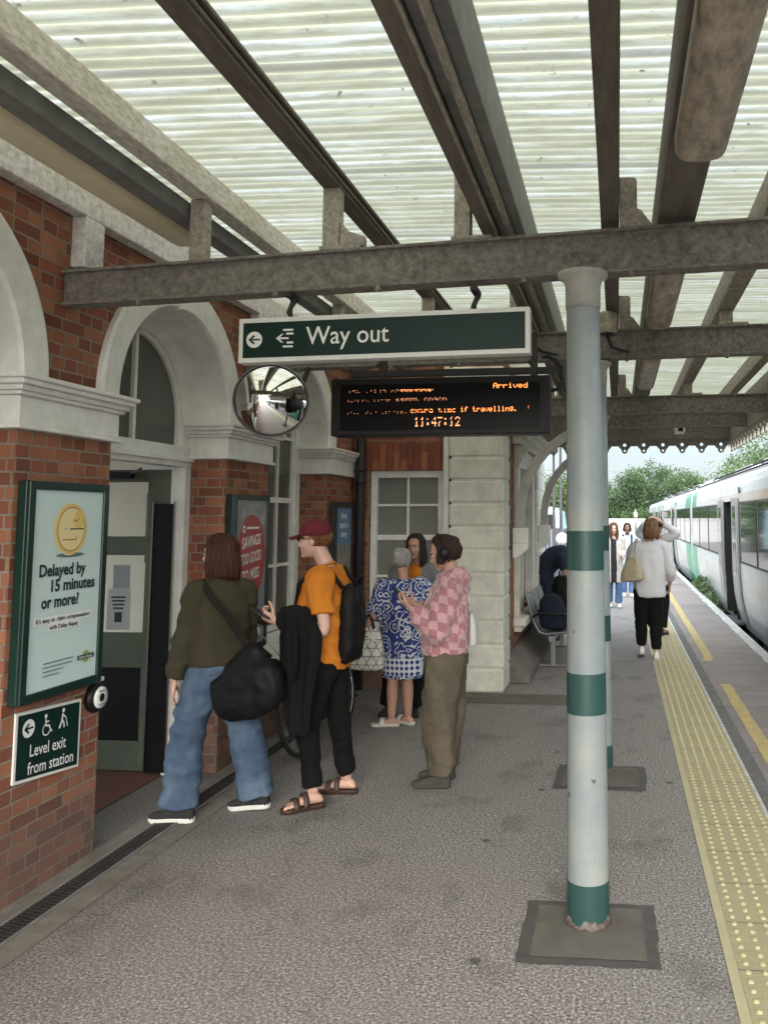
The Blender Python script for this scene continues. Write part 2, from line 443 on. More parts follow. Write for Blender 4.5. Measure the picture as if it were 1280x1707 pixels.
def slab_mat():
    m, n, l, b = newmat('platform_coping_slabs')
    g = n.new('ShaderNodeNewGeometry'); sp = n.new('ShaderNodeSeparateXYZ'); l.new(g.outputs['Position'], sp.inputs[0])
    cb = n.new('ShaderNodeCombineXYZ'); l.new(sp.outputs[1], cb.inputs[0]); l.new(mth(n, l, 'ADD', sp.outputs[0], .1), cb.inputs[1])
    bt = n.new('ShaderNodeTexBrick'); bt.offset = .35
    for k, v in (('Scale', 1), ('Mortar Size', .006), ('Mortar Smooth', .2), ('Brick Width', .78), ('Row Height', 2.2)):
        bt.inputs[k].default_value = v
    l.new(cb.outputs[0], bt.inputs['Vector'])
    bt.inputs['Color1'].default_value = (0, 0, 0, 1); bt.inputs['Color2'].default_value = (1, 1, 1, 1)
    c = ramp(n, l, bt.outputs['Color'], [(0.0, (.155, .135, .13)), (.4, (.22, .175, .165)), (.7, (.20, .18, .17)), (1.0, (.27, .21, .19))])
    co = coords(n, l, 'World')
    c = mixc(n, l, ramp(n, l, ntex(n, l, co, 55, 3, .7), [(.35, 0.0), (.75, .5)]), c, (.33, .30, .275))
    c = mixc(n, l, ramp(n, l, ntex(n, l, co, 2.2, 6, .65), [(.5, 0.0), (.72, .5)]), c, (.12, .10, .095))
    c = mixc(n, l, bt.outputs['Fac'], c, (.07, .065, .06))
    l.new(c, b.inputs['Base Color']); b.inputs['Roughness'].default_value = .8
    bump(n, l, b, ntex(n, l, co, 70, 3), .3, .005)
    return m
MT['slab'] = slab_mat()
MT['bitumen'] = pm('bitumen_sealing', (.06, .057, .056), .7, .3, 12, 90, .5, kind='World', dirt=(.12, .11, .10), dfac=.4, dscale=8)
MT['joint'] = pm('grey_joint_asphalt', (.10, .095, .092), .8, .3, 14, 90, .4, kind='World', dirt=(.20, .185, .175), dfac=.5, dscale=9)
MT['patch'] = pm('repair_concrete', (.125, .112, .098), .85, .25, 6, 90, .4, kind='World', dirt=(.07, .055, .045), dfac=.6, dscale=4)
MT['gutter'] = pm('old_concrete', (.17, .155, .135), .85, .25, 8, 60, .4, kind='World', dirt=(.07, .06, .05), dfac=.6, dscale=6)
MT['yline'] = pm('worn_yellow_line', (.50, .36, .13), .75, .18, 20, 60, .3, kind='World', dirt=(.24, .21, .17), dfac=.65, dscale=7)
MT['wline'] = pm('worn_white_line', (.60, .585, .56), .75, .12, 20, 60, .3, kind='World', dirt=(.22, .20, .185), dfac=.75, dscale=8)

def tactile_mat():
    m, n, l, b = newmat('yellow_blister_paving')
    co = coords(n, l, 'World')
    g = n.new('ShaderNodeNewGeometry'); sp = n.new('ShaderNodeSeparateXYZ'); l.new(g.outputs['Position'], sp.inputs[0])
    rib = mth(n, l, 'SINE', mth(n, l, 'MULTIPLY', sp.outputs[1], 2*PI/.0133))
    fr = mth(n, l, 'FRACT', mth(n, l, 'MULTIPLY', mth(n, l, 'ADD', sp.outputs[1], .02), 1/.4005))
    joint = mth(n, l, 'LESS_THAN', fr, .018)
    c = mixc(n, l, ntex(n, l, co, 3, 5), (.335, .295, .175), (.45, .40, .245))
    c = mixc(n, l, mth(n, l, 'MULTIPLY', mth(n, l, 'ADD', mth(n, l, 'MULTIPLY', rib, -.5), .5), .42), c, (.17, .148, .085))
    c = mixc(n, l, ramp(n, l, ntex(n, l, co, 7, 6, .7), [(.48, 0.0), (.75, .45)]), c, (.27, .24, .17))
    c = mixc(n, l, joint, c, (.10, .085, .05))
    l.new(c, b.inputs['Base Color']); b.inputs['Roughness'].default_value = .7
    bump(n, l, b, rib, .25, .003)
    return m
MT['tactile'] = tactile_mat()
MT['tactile_edge'] = pm('yellow_paving_edge', (.44, .39, .245), .7, .1, 4, 50, .2, kind='World', dirt=(.30, .26, .17), dfac=.4, dscale=5)
MT['stud'] = pm('yellow_blister', (.43, .375, .215), .65, .1, 8, kind='World')

# ------------------------------------------------------------------ lettering
def text_poly(s, size=1.0, bold=0.0, align='LEFT', shear=0.0):
    cu = bpy.data.curves.new('lettering', 'FONT')
    cu.body = s; cu.size = size; cu.offset = bold; cu.align_x = align; cu.resolution_u = 3; cu.shear = shear
    o = bpy.data.objects.new('lettering', cu); COL.objects.link(o)
    dg = bpy.context.evaluated_depsgraph_get(); dg.update()
    me = bpy.data.meshes.new_from_object(o.evaluated_get(dg))
    v = [tuple(x.co) for x in me.vertices]; f = [tuple(p.vertices) for p in me.polygons]
    bpy.data.objects.remove(o); bpy.data.curves.remove(cu); bpy.data.meshes.remove(me)
    return v, f
def put_text(mb, s, o, ax, ay, size, bold=0.0, align='LEFT', mi=0, sx=1.0, fit=None, shear=0.0):
    """lay text on the plane through o with unit axes ax (reading direction) and ay (up); fit = target width in metres"""
    v, f = text_poly(s, size, bold, align, shear)
    if not v: return mb
    o, ax, ay = Vector(o), Vector(ax), Vector(ay)
    if fit:
        w = max(p[0] for p in v) - min(p[0] for p in v); sx = fit / w
    return mb.add([o + ax*(p[0]*sx) + ay*p[1] for p in v], f, mi)
# ================================================================== GROUND
def sheet(name, x0, x1, y0, y1, z, mat, nx=1, ny=1, kind='structure'):
    mb = MB(); mb.quad((x0,y0,z),(x1,y0,z),(x1,y1,z),(x0,y1,z))
    return tag(mb.build(name, mat, origin=((x0+x1)/2,(y0+y1)/2,z), fix=False), kind=kind)
MT['earth'] = pm('rough_ground', (.10, .105, .06), .95, .35, .6, 5, .3, kind='World')
MT['ballast'] = pm('track_ballast', (.10, .09, .08), .95, .4, 14, 30, .8, kind='World')
sheet('ground', -900, 900, -300, 1500, -1.25, MT['earth'])
sheet('track_bed', 1.9, 9.5, -60, 260, -1.0, MT['ballast'])
mb = MB(); mb.box(-7.5, 1.93, -40, 78, -1.2, 0)
tag(mb.build('platform', MT['asphalt'], origin=(0,0,0)), kind='structure')
sheet('forecourt', -60, -7.5, -40, 78, -.05, MT['asphalt'])
sheet('platform_coping', .985, 1.945, -40, 78, .004, MT['slab'])
# yellow line: worn, in two runs with a gap, and the white edge
mb = MB()
random.seed(3)
for (ya, yb) in ((-40, 9.38), (10.85, 78)):
    y = ya; prev = None
    while y < yb - .01:
        st = .22 if -1 < y < 30 else 2
        y2 = min(yb, y + st)
        if prev is None: prev = (1.012 + random.uniform(-.006,.006), 1.125 + random.uniform(-.006,.006))
        nx = (1.03 + .004*min(30, max(0, y)) + random.uniform(-.006,.006), 1.145 + .004*min(30, max(0, y)) + random.uniform(-.006,.006))
        mb.quad((prev[0],y,.008),(prev[1],y,.008),(nx[1],y2,.008),(nx[0],y2,.008)); prev = nx; y = y2
tag(mb.build('yellow_line', MT['yline'], origin=(1.07,0,.008), fix=False), kind='structure')
mb = MB(); y = -40; prev = (1.80, 1.938)
while y < 78:
    st = .15 if -1 < y < 25 else 2
    nx = (1.79 + random.uniform(-.018,.018), 1.938); mb.quad((prev[0],y,.009),(prev[1],y,.009),(nx[1],y+st,.009),(nx[0],y+st,.009)); prev = nx; y += st
tag(mb.build('white_edge_line', MT['wline'], origin=(1.86,0,.009), fix=False), kind='structure')
# tactile strip
tp = MB()
tp.quad((.455,-40,.005),(.862,-40,.005),(.862,78,.005),(.455,78,.005), 0)
for x0, x1, mi in ((.412,.4535,1),(.8635,.886,2)):
    tp.quad((x0,-40,.005),(x1,-40,.005),(x1,78,.005),(x0,78,.005), mi)
for j in range(int(17/.0667)):
    for i in range(6):
        cx, cyy = .455 + .0678*(i+.5), 2.0 + .0667*(j+.5)
        r, r2, h = .0140, .0085, .0085
        n = 8 if cyy < 8 else 5
        ring = [[(cx+q*math.cos(2*PI*k/n), cyy+q*math.sin(2*PI*k/n), z) for k in range(n)] for q, z in ((r,.005),(r*.9,.010),(r2,.005+h))]
        v = sum(ring, []); f = []
        for a in range(2):
            for k in range(n): f.append((a*n+k, a*n+(k+1)%n, (a+1)*n+(k+1)%n, (a+1)*n+k))
        f.append(tuple(2*n+k for k in range(n)))
        tp.add(v, f, 3, True)
tag(tp.build('tactile_paving', [MT['tactile'], MT['tactile_edge'], MT['wline'], MT['stud']], origin=(.65,0,.005), fix=False), kind='structure')
sheet('joint_strip', .888, .983, -40, 78, .006, MT['joint'])
# kerb margin along the station wall
sheet('wall_margin', -2.84, -2.735, -20, 8.85, .005, MT['gutter'])
sheet('gutter_margin', -2.598, -2.47, -20, 8.6, .004, MT['gutter'])
# repair patches round the column feet, sealed with bitumen
def ragged(x0, x1, y0, y1, amp, n=9):
    P = []
    for (a, b) in (((x0,y0),(x1,y0)),((x1,y0),(x1,y1)),((x1,y1),(x0,y1)),((x0,y1),(x0,y0))):
        for i in range(n):
            t = i/n; P.append((a[0]+(b[0]-a[0])*t+random.uniform(-amp,amp), a[1]+(b[1]-a[1])*t+random.uniform(-amp,amp)))
    return P
def patch(x0, x1, y0, y1):
    P = ragged(x0, x1, y0, y1, .008)
    Q = [(x0+.055+(p[0]-x0)/(x1-x0)*(x1-x0-.11), y0+.05+(p[1]-y0)/(y1-y0)*(y1-y0-.10)) for p in P]
    m = MB(); m.add([(x,y,.004) for x,y in P], [tuple(range(len(P)))], 0); m.add([(x,y,.007) for x,y in Q], [tuple(range(len(Q)))], 1)
    tag(m.build('paving_repair', [MT['bitumen'], MT['patch']], fix=False), kind='structure')
patch(-.44, .15, 3.56, 4.12); patch(-.45, .17, 5.76, 6.30)
sheet('asphalt_patch', -1.75, -.45, 8.25, 8.69, .004, MT['patch'])

# drain channel with slotted grating
dr = thing('drain_channel', 'long black slotted drain channel set in the asphalt along the brick station wall', 'drain', (-2.667, 4, 0))
mb = MB(); mb.box(-2.73, -2.604, -2, 8.5, -.05, .004); mb.build('trough', MT['rubber'], dr)
mb = MB(); mb.box(-2.735, -2.722, -2, 8.5, .004, .012); mb.box(-2.612, -2.599, -2, 8.5, .004, .012); mb.build('frame', MT['galv'], dr)
mb = MB(); mb.box(-2.672, -2.662, .5, 8.5, .006, .011)
for k in range(int(8/.028)):
    y = .5 + k*.028
    mb.box(-2.7215, -2.6725, y, y+.013, .006, .0105); mb.box(-2.6615, -2.6125, y+.014, y+.027, .006, .0105)
mb.build('grating', MT['iron'], dr)

# ================================================================== STATION BUILDING
XW = -2.84; BK = -3.16; ZS = 2.48; RB = .705; RI = .682; RO = .87
OPEN = [(4.45 + 2.16*k, 5.86 + 2.16*k) for k in (-4, -3, -2, -1, 0, 1)]
sb = thing('station_building', 'red brick station building with white arches and painted corner blocks along the platform', 'station', (-3.2, 4, 0))
def arch_pts(yc, r, n=28, a0=0, a1=PI): return [(yc + r*math.cos(a0+(a1-a0)*i/n), ZS + r*math.sin(a0+(a1-a0)*i/n)) for i in range(n+1)]
mb = MB()
edges = [-9.0] + [e for o in OPEN for e in o] + [8.85]
ZT = 3.98
for i in range(0, len(edges), 2): mb.box(BK, XW, edges[i], edges[i+1], 0, ZS)
for (y0, y1) in OPEN:
    yc = (y0+y1)/2; A = arch_pts(yc, RB)
    for X, s in ((XW, 1), (BK, -1)):
        for i in range(len(A)-1):
            (ya, za), (yb, zb) = A[i], A[i+1]
            mb.quad((X,ya,za),(X,yb,zb),(X,yb,ZT),(X,ya,ZT))
    for i in range(len(A)-1): mb.quad((XW,*A[i]),(BK,*A[i]),(BK,*A[i+1]),(XW,*A[i+1]))
for i in range(0, len(edges), 2):
    mb.quad((XW,edges[i],ZS),(XW,edges[i+1],ZS),(XW,edges[i+1],ZT),(XW,edges[i],ZT)); mb.quad((BK,edges[i],ZS),(BK,edges[i+1],ZS),(BK,edges[i+1],ZT),(BK,edges[i],ZT))
mb.build('arcade_wall', MT['brick'], sb, fix=False)
# white archivolts: ring on the face and painted soffit
for (y0, y1) in OPEN[1:]:
    yc = (y0+y1)/2; n = 36; m = MB()
    prof = [(RI, BK-.02), (RI, XW+.012), (RI+.012, XW+.03), (RO-.02, XW+.04), (RO, XW+.03), (RO, XW-.01), (RB+.02, XW-.01), (RB-.004, XW-.02), (RB-.004, BK-.02)]
    rr = []
    for i in range(n+1):
        a = PI*i/n
        rr.append([(x, yc + r*math.cos(a), ZS + r*math.sin(a)) for r, x in prof])
    m.rings(rr, True, True, 0, False)
    m.build('archivolt', MT['white'], sb)
    m = MB(); m.box(XW+.02, XW+.058, yc-.075, yc+.075, ZS+RI-.015, ZS+RO+.03); m.box(BK+.04, XW+.02, yc-.07, yc+.07, ZS+RI-.016, ZS+RI+.015)
    m.build('keystone', MT['white'], sb, bevel=.006)
# imposts on the piers
piers = [(edges[i], edges[i+1]) for i in range(2, len(edges), 2)]
for (y0, y1) in piers:
    m = MB()
    for (za, zb, p) in ((2.225,2.248,.042),(2.248,2.385,.028),(2.385,2.405,.05),(2.405,2.432,.066),(2.432,2.458,.09),(2.458,2.482,.105)):
        m.box(BK+.03, XW+p, y0-p, y1+p if y1 < 8.5 else y1, za, zb)
    m.build('impost', MT['white'], sb, bevel=.006)
# bay infill: arched windows, and the doorway in bay 4.45-5.86
def arch_frame(m, yc, r0, r1, x0, x1, zb, mi=0, n=26):
    rr = []
    P = [(yc+r1, zb)] + arch_pts(yc, r1, n) + [(yc-r1, zb)]; Q = [(yc+r0, zb)] + arch_pts(yc, r0, n) + [(yc-r0, zb)]
    for p, q in zip(P, Q): rr.append([(x0,*p),(x1,*p),(x1,*q),(x0,*q)])
    m.rings(rr, True, True, mi, False)
def arch_pane(m, yc, r, x, zb, mi=0):
    P = arch_pts(yc, r, 26) + [(yc-r, zb), (yc+r, zb)]
    m.add([(x,*p) for p in P], [tuple(range(len(P)))], mi)
XF0, XF1 = -3.19, -3.115       # frame back / front
for k, (y0, y1) in enumerate(OPEN):
    yc = (y0+y1)/2; door = abs(y0-4.45) < .01
    if k < 1: continue
    if not door:
        m = MB(); arch_frame(m, yc, RI-.095, RI+.02, XF0, XF1, .72); m.box(XF0, XF1, y0+.02, y1-.02, .66, .76)
        arch_frame(m, yc, RI-.14, RI-.095, XF0+.012, XF1-.02, .76)
        w = m.build('window', MT['white'], sb, bevel=.004)
        m = MB()
        for z, h in ((1.96, .05), (1.36, .028), (.80, .05), (2.55, .03)): m.box(XF0+.014, XF1-.018, yc-RI+.11, yc+RI-.11, z-h/2, z+h/2)
        for dy in (-.21, .21): m.box(XF0+.016, XF1-.022, yc+dy-.014, yc+dy+.014, .8, ZS+.44)
        m.build('sash', MT['white'], w)
        m = MB(); arch_pane(m, yc, RI-.10, XF0+.03, .78); m.build('glazing', MT['pane'], w, fix=False)
        m = MB(); m.box(BK-.1, XW+(.06 if k > 4 else -.02), y0+.003, y1-.003, .60, .66); m.build('sill', MT['white'], sb, bevel=.008)
        m = MB(); m.box(BK, XW-.03, y0-.01, y1+.01, 0, .60); m.build('apron_wall', MT['brick'], sb)
    else:
        m = MB(); arch_frame(m, yc, RI-.10, RI+.02, XF0, XF1, ZS-.17); m.box(XF0-.02, XF1+.015, y0+.003, y1-.003, 2.165, 2.31)
        m.box(XF0-.02, XF1+.035, y0+.003, y1-.003, 2.20, 2.235)
        arch_frame(m, yc, RI-.135, RI-.10, XF0+.012, XF1-.02, ZS-.17)
        w = m.build('fanlight', MT['white'], sb, bevel=.004)
        m = MB(); m.box(XF0+.01, XF1-.02, yc-.017, yc+.017, 2.31, ZS+RI-.12); m.build('muntin', MT['white'], w)
        m = MB(); arch_pane(m, yc, RI-.11, XF0+.03, 2.31); m.build('glazing', MT['pane'], w, fix=False)
        for ya, yb in ((y0+.003, y0+.085), (y1-.085, y1-.003)):
            m = MB(); m.box(XF0-.02, XF1+.012, ya, yb, 0, 2.165); m.build('door_jamb', MT['white'], sb, bevel=.005)
# wall plate and its short posts, under the roof
m = MB(); m.box(XW+.002, XW+.085, -9, 8.84, 3.385, 3.56); m.build('wall_plate', MT['plate'], sb, bevel=.006)
for y in (-2.46, -.30, 1.86, 4.02, 6.18):
    m = MB(); m.box(XW+.002, XW+.085, y, y+.16, 3.11 if y < 5 else 3.08, 3.384); m.build('wall_post', MT['plate'], sb, bevel=.006)
# wing facing down the platform, with a sash window
YV, XV = 8.85, -1.22
m = MB()
WX0, WX1, WZ0, WZ1 = -2.655, -1.845, .62, 2.30
m.box(-2.9, WX0, YV, YV+.3, 0, 3.98); m.box(WX1, XV, YV, YV+.3, 0, 3.98); m.box(WX0, WX1, YV, YV+.3, 0, WZ0); m.box(WX0, WX1, YV, YV+.3, WZ1, 3.98)
m.build('wing_front_wall', MT['brick'], sb)
m = MB()
nl = 12
for i in range(nl):
    a = WX0-.05 + (WX1-WX0+.1)*i/nl; bb = WX0-.05 + (WX1-WX0+.1)*(i+1)/nl
    zm = WZ1+.005 + (.105 if i % 2 else .195)
    m.box(a+.003, bb-.003, YV-.012, YV+.05, WZ1+.005, zm-.003, random.choice((0,1,2,2))); m.box(a+.003, bb-.003, YV-.012, YV+.05, zm+.003, 2.60, random.choice((0,1,2,2)))
m.build('lintel', [pm('rubbed_dark_brick', (.20, .062, .04), .85, .4, 9, 60, .3, kind='World'), pm('rubbed_orange_brick', (.36, .13, .07), .85, .3, 9, 60, .3, kind='World'), pm('rubbed_red_brick', (.26, .078, .046), .8, .4, 7, 60, .3, kind='World', dirt=(.2,.06,.035), dfac=.6, dscale=5)], sb, bevel=.002)
m = MB()
for (a, b_, c, d) in ((WX0+.002, WX0+.07, WZ0, WZ1),(WX1-.07, WX1-.002, WZ0, WZ1),(WX0+.07, WX1-.07, WZ1-.075, WZ1),(WX0+.07, WX1-.07, WZ0, WZ0+.09)): m.box(a, b_, YV+.03, YV+.13, c, d)
w = m.build('window', MT['white'], sb, bevel=.004)
m = MB(); xm = (WX0+WX1)/2
m.box(WX0+.07, WX1-.07, YV+.055, YV+.10, 1.555, 1.61)
for z in (1.93, 1.17): m.box(WX0+.07, WX1-.07, YV+.065, YV+.095, z-.012, z+.012)
m.box(xm-.013, xm+.013, YV+.063, YV+.094, WZ0+.09, WZ1-.075)
m.build('sash', MT['white'], w)
m = MB(); m.quad((WX0+.06,YV+.085,WZ0),(WX1-.06,YV+.085,WZ0),(WX1-.06,YV+.085,WZ1),(WX0+.06,YV+.085,WZ1)); m.build('glazing', MT['pane_pale'], w, fix=False)
m = MB(); m.box(WX0-.05, WX1+.05, YV-.06, YV+.05, WZ0-.08, WZ0-.002); m.build('sill', MT['white'], sb, bevel=.008)
# rusticated corner blocks
def quoins(y0, y1, x0, x1, name):
    m = MB(); z = 0; i = 0
    m.box(x0+.02, x1-.012, y0+.012, y1-.012, 0, 3.4)
    while z < 3.2:
        h = .243; j = .0 if i % 2 else .012
        m.box(x0, x1-j*.3, y0, y1-.0, z+.012, z+h-.012); z += h; i += 1
    return m.build(name, MT['cream'], sb, bevel=.014)
quoins(8.72, 9.22, -1.765, -1.18, 'corner_quoin')
quoins(12.1, 13.42, -1.7, -1.155, 'corner_quoin')
# side wall of the wing with its window
m = MB(); SY0, SY1, SZ0, SZ1 = 10.05, 11.75, .62, 2.52
m.box(-1.5, XV, 9.2, SY0, 0, 3.9); m.box(-1.5, XV, SY1, 12.1, 0, 3.9); m.box(-1.5, XV, SY0, SY1, 0, SZ0); m.box(-1.5, XV, SY0, SY1, SZ1, 3.9)
m.box(-7.5, -1.7, 13.1, 13.4, 0, 3.9)
m.build('wing_side_wall', MT['brick'], sb)
m = MB(); m.box(XV-.1, XV+.05, SY0-.14, SY0+.10, SZ0, SZ1); m.box(XV-.1, XV+.05, SY1-.10, SY1+.14, SZ0, SZ1); m.box(XV-.1, XV+.05, SY0+.10, SY1-.10, SZ1-.12, SZ1+.12)
m.box(XV-.09, XV+.0, (SY0+SY1)/2-.03, (SY0+SY1)/2+.03, SZ0, SZ1); m.box(XV-.09, XV-.02, SY0+.1, SY1-.1, 1.53, 1.59)
w = m.build('window', MT['cream'], sb, bevel=.006)
m = MB(); m.quad((XV-.06,SY0,SZ0),(XV-.06,SY1,SZ0),(XV-.06,SY1,SZ1),(XV-.06,SY0,SZ1)); m.build('glazing', MT['pane'], w, fix=False)
m = MB(); m.box(XV-.05, XV+.15, SY0-.2, SY1+.2, SZ0-.09, SZ0); m.box(XV-.05, XV+.09, SY0-.15, SY1+.15, SZ0-.16, SZ0-.09); m.build('sill', MT['cream'], sb, bevel=.01)
m = MB()
for za, zb, p in ((2.66,2.74,.10),(2.74,2.80,.17),(2.80,2.86,.25)): m.box(XV-.02, XV+p, SY0-.25, SY1+.25, za, zb)
m.build('window_hood', MT['cream'], sb, bevel=.01)
for y in (SY0-.15, SY1+.02):
    m = MB(); m.prism([(0,0),(.05,0),(.12,.16),(.2,.28),(0,.28)], (XV+.001, y, 2.37), (1,0,0), (0,0,1), (0,.13,0)); m.build('console', MT['cream'], sb, bevel=.005)
m = MB(); m.prism([(0,0),(.26,0),(.26,.09),(.03,.30),(0,.30)], (XV+.001, 9.225, 0), (1,0,0), (0,0,1), (0,2.85,0)); m.build('plinth', MT['gutter'], sb, bevel=.02)
for y in (9.5, 12.3):
    m = MB(); x0 = -1.178 if y < 10 else -1.153
    m.box(x0, x0+.17, y-.07, y+.07, 1.50, 1.675); m.prism([(0,0),(.05,0),(.17,.1),(.17,.16),(0,.16)], (x0, y-.07, 1.338), (1,0,0), (0,0,1), (0,.14,0)); m.build('corbel', MT['white'], sb, bevel=.006)
# dim ticket hall seen through the doorway
m = MB()
m.quad((-7.4,2.6,3.0),(BK-.06,2.6,3.0),(BK-.06,8.3,3.0),(-7.4,8.3,3.0))
m.quad((-7.4,8.3,0),(BK-.06,8.3,0),(BK-.06,8.3,3.0),(-7.4,8.3,3.0)); m.quad((-7.4,2.6,0),(BK-.06,2.6,0),(BK-.06,2.6,3.0),(-7.4,2.6,3.0))
m.quad((BK-.06,5.95,0),(BK-.06,8.3,0),(BK-.06,8.3,3.0),(BK-.06,5.95,3.0)); m.quad((BK-.06,2.6,0),(BK-.06,4.40,0),(BK-.06,4.40,3.0),(BK-.06,2.6,3.0))
m.build('ticket_hall_wall', MT['inside'], sb, fix=False)
sheet('hall_floor', -7.4, -3.2, 2.6, 8.3, .005, MT['redfloor'])
# flat roof slab over the building behind the canopy
m = MB(); m.box(-7.6, -2.95, -9, 13.4, 3.98, 4.1); m.box(-2.95, -1.2, 8.9, 13.4, 3.98, 4.1); m.build('roof', MT['galv'], sb)

# green door standing open into the hall
dr = thing('hall_door', 'sage green panelled door with two glass lights standing open in the arched doorway', 'door', (-3.6, 5.83, 0))
DY0, DY1 = 5.80, 5.845
m = MB(); DX0, DX1 = -4.15, -3.205
m.box(-3.40, DX1, DY0, DY1, .02, 2.15); m.box(DX0, DX0+.13, DY0, DY1, .02, 2.15)
for za, zb in ((.02,.22),(.73,.975),(1.53,1.665),(2.06,2.15)): m.box(DX0+.13, -3.40, DY0, DY1, za, zb)
m.build('door_leaf', MT['green_door'], dr, bevel=.004)
m = MB(); m.box(DX0+.13, -3.40, DY0+.012, DY1-.012, .22, .73); m.build('kick_panel', MT['black'], dr)
m = MB(); m.quad((DX0+.13,DY0+.02,.975),(-3.40,DY0+.02,.975),(-3.40,DY0+.02,1.53),(DX0+.13,DY0+.02,1.53)); m.quad((DX0+.13,DY0+.02,1.665),(-3.40,DY0+.02,1.665),(-3.40,DY0+.02,2.06),(DX0+.13,DY0+.02,2.06))
m.build('glazing', MT['clear'], dr, fix=False)
m = MB(); m.box(-3.75, -3.50, 5.73, 5.785, 2.085, 2.13); m.tube([(-3.52,5.75,2.11),(-3.36,5.60,2.135),(-3.28,5.50,2.14)], .008, 6); m.build('door_closer', MT['black'], dr)
m = MB(); m.box(-3.325, -3.175, 5.765, 5.797, 0.02, 1.90); m.build('finger_guard', MT['black'], dr, bevel=.003)
m = MB(); m.box(-3.175, -3.162, 5.76, 5.798, .02, 1.92); m.box(-3.337, -3.326, 5.76, 5.798, .02, 1.91); m.build('edge_strip', MT['chrome'], dr)
MT['paper'] = pm('white_paper', (.55, .56, .55), .7, .04, 3)
MT['paper_blue'] = pm('pale_printed_paper', (.36, .39, .42), .6, .15, 10)
m = MB(); m.box(-3.66, -3.485, 5.776, 5.779, 1.0, 1.29)
for k in range(4): m.box(-3.63+.006*k, -3.52-.005*k, 5.7745, 5.7755, 1.225-.026*k, 1.237-.026*k, 1)
m.box(-3.60, -3.545, 5.7745, 5.7755, 1.055, 1.125, 1)
tag(m.build('paper_notice', [MT['paper'], MT['ink_dark']]), 'white paper notice with dark printing taped low on the glass of the green door', 'notice')
m = MB(); m.box(-3.625, -3.50, 5.782, 5.785, 1.292, 1.46); tag(m.build('paper_notice', MT['paper_blue']), 'plain pale paper sheet taped just above the printed notice on the green door glass', 'notice')
# things on the hall wall, dim through the door glass
m = MB(); m.box(-4.75, -4.2, 8.24, 8.29, 1.35, 2.05); m.box(-4.70, -4.25, 8.23, 8.239, 1.40, 2.0, 1)
tag(m.build('picture_frame', [MT['green_frame'], MT['paper_blue']]), 'framed notice hanging on the ticket hall wall behind the green door', 'picture')
m = MB(); m.box(-4.75, -4.28, 8.05, 8.29, 2.18, 2.42); m.box(-4.72, -4.31, 8.03, 8.05, 2.21, 2.25)
tag(m.build('wall_heater', MT['paper'], bevel=.02), 'white wall unit high up inside the ticket hall behind the door', 'heater')
# ================================================================== CANOPY
cp = thing('platform_canopy', 'old steel and timber platform canopy with translucent corrugated roof sheets', 'canopy', (-.5, 4, 2.9))
def zroof(x): return 3.585 - .024*(x+2.8)
m = MB()
pitch, amp, x0, x1 = .0765, .0095, -2.80, 1.78
rows = []
y = -1.2
while y < 12.95:
    z = amp*math.cos(2*PI*y/pitch)
    rows.append([(x, y, zroof(x)+z + (.006*math.sin(x*2.1+y*.7))) for x in np.linspace(x0, x1, 7)])
    y += pitch/8
m.rings(rows, False, False, 0, True)
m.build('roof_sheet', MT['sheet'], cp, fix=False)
# crossbeams: rolled joists, rising slightly towards the track
def joist(mb, y, xa, xb, za, zb, ha, hb, fw=.11, ft=.016, wt=.05):
    def ring(x, z, h): return [(x,y-fw/2,z),(x,y+fw/2,z),(x,y+fw/2,z+ft),(x,y+wt/2,z+ft),(x,y+wt/2,z+h-ft),(x,y+fw/2,z+h-ft),(x,y+fw/2,z+h),(x,y-fw/2,z+h),(x,y-fw/2,z+h-ft),(x,y-wt/2,z+h-ft),(x,y-wt/2,z+ft),(x,y-fw/2,z+ft)]
    mb.rings([ring(xa,za,ha), ring(xb,zb,hb)], True, True, 0, False)
BEAMS = [(-.75,2.886,3.0,.19,.235),(4.0,2.888,3.012,.185,.238),(6.15,2.922,2.975,.205,.222),(9.5,2.94,2.955,.205,.208),(11.0,2.95,2.955,.19,.2),(12.6,2.945,2.95,.2,.2)]
for (y, za, zb, ha, hb) in BEAMS:
    m = MB(); joist(m, y, XW+.004 if y < 8.8 else XV+.004, 1.66, za, zb, ha, hb)
    for k in range(7):
        bx = -2.4 + .62*k + (.1 if k % 2 else 0)
        if y > 8.8 and bx < -1: continue
        m.cyl((bx, y-.066, za+(zb-za)*(bx+2.8)/4.5-.012), (bx, y-.066+.03, za+(zb-za)*(bx+2.8)/4.5-.012), .016, 6)
    m.build('crossbeam', MT['steel'], cp, bevel=.004)
def beam_top(y, x):
    for (yy, za, zb, ha, hb) in BEAMS:
        if yy == y:
            xa = XW if y < 8.8 else XV; t = (x-xa)/(1.66-xa); return za+(zb-za)*t + ha+(hb-ha)*t
# purlins running along the platform
Y0, Y1 = -1.2, 12.85
def purlin(name, x0, x1, z0, z1, mat, y1=Y1, extra=()):
    m = MB(); m.box(x0, x1, Y0, y1, z0, z1)
    for e in extra: m.box(e[0], e[1], Y0, y1, e[2], e[3])
    return m.build(name, MT[mat], cp, bevel=.006)
purlin('purlin', -2.15, -2.045, 3.425, 3.560, 'purlin_pale', 8.7)
purlin('conduit_channel', -2.265, -2.165, 3.325, 3.415, 'galv', 8.7)
purlin('purlin', -1.46, -1.365, 3.455, 3.545, 'timber', 8.7, ((-1.365,-1.35,3.47,3.485),(-1.365,-1.342,3.505,3.525)))
purlin('purlin', -.065, .025, 3.232, 3.50, 'timber')
purlin('purlin', .215, .395, 3.240, 3.50, 'timber')
purlin('purlin', .745, .865, 3.30, 3.478, 'timber_pale')
purlin('purlin', 1.38, 1.48, 3.30, 3.46, 'timber_pale')
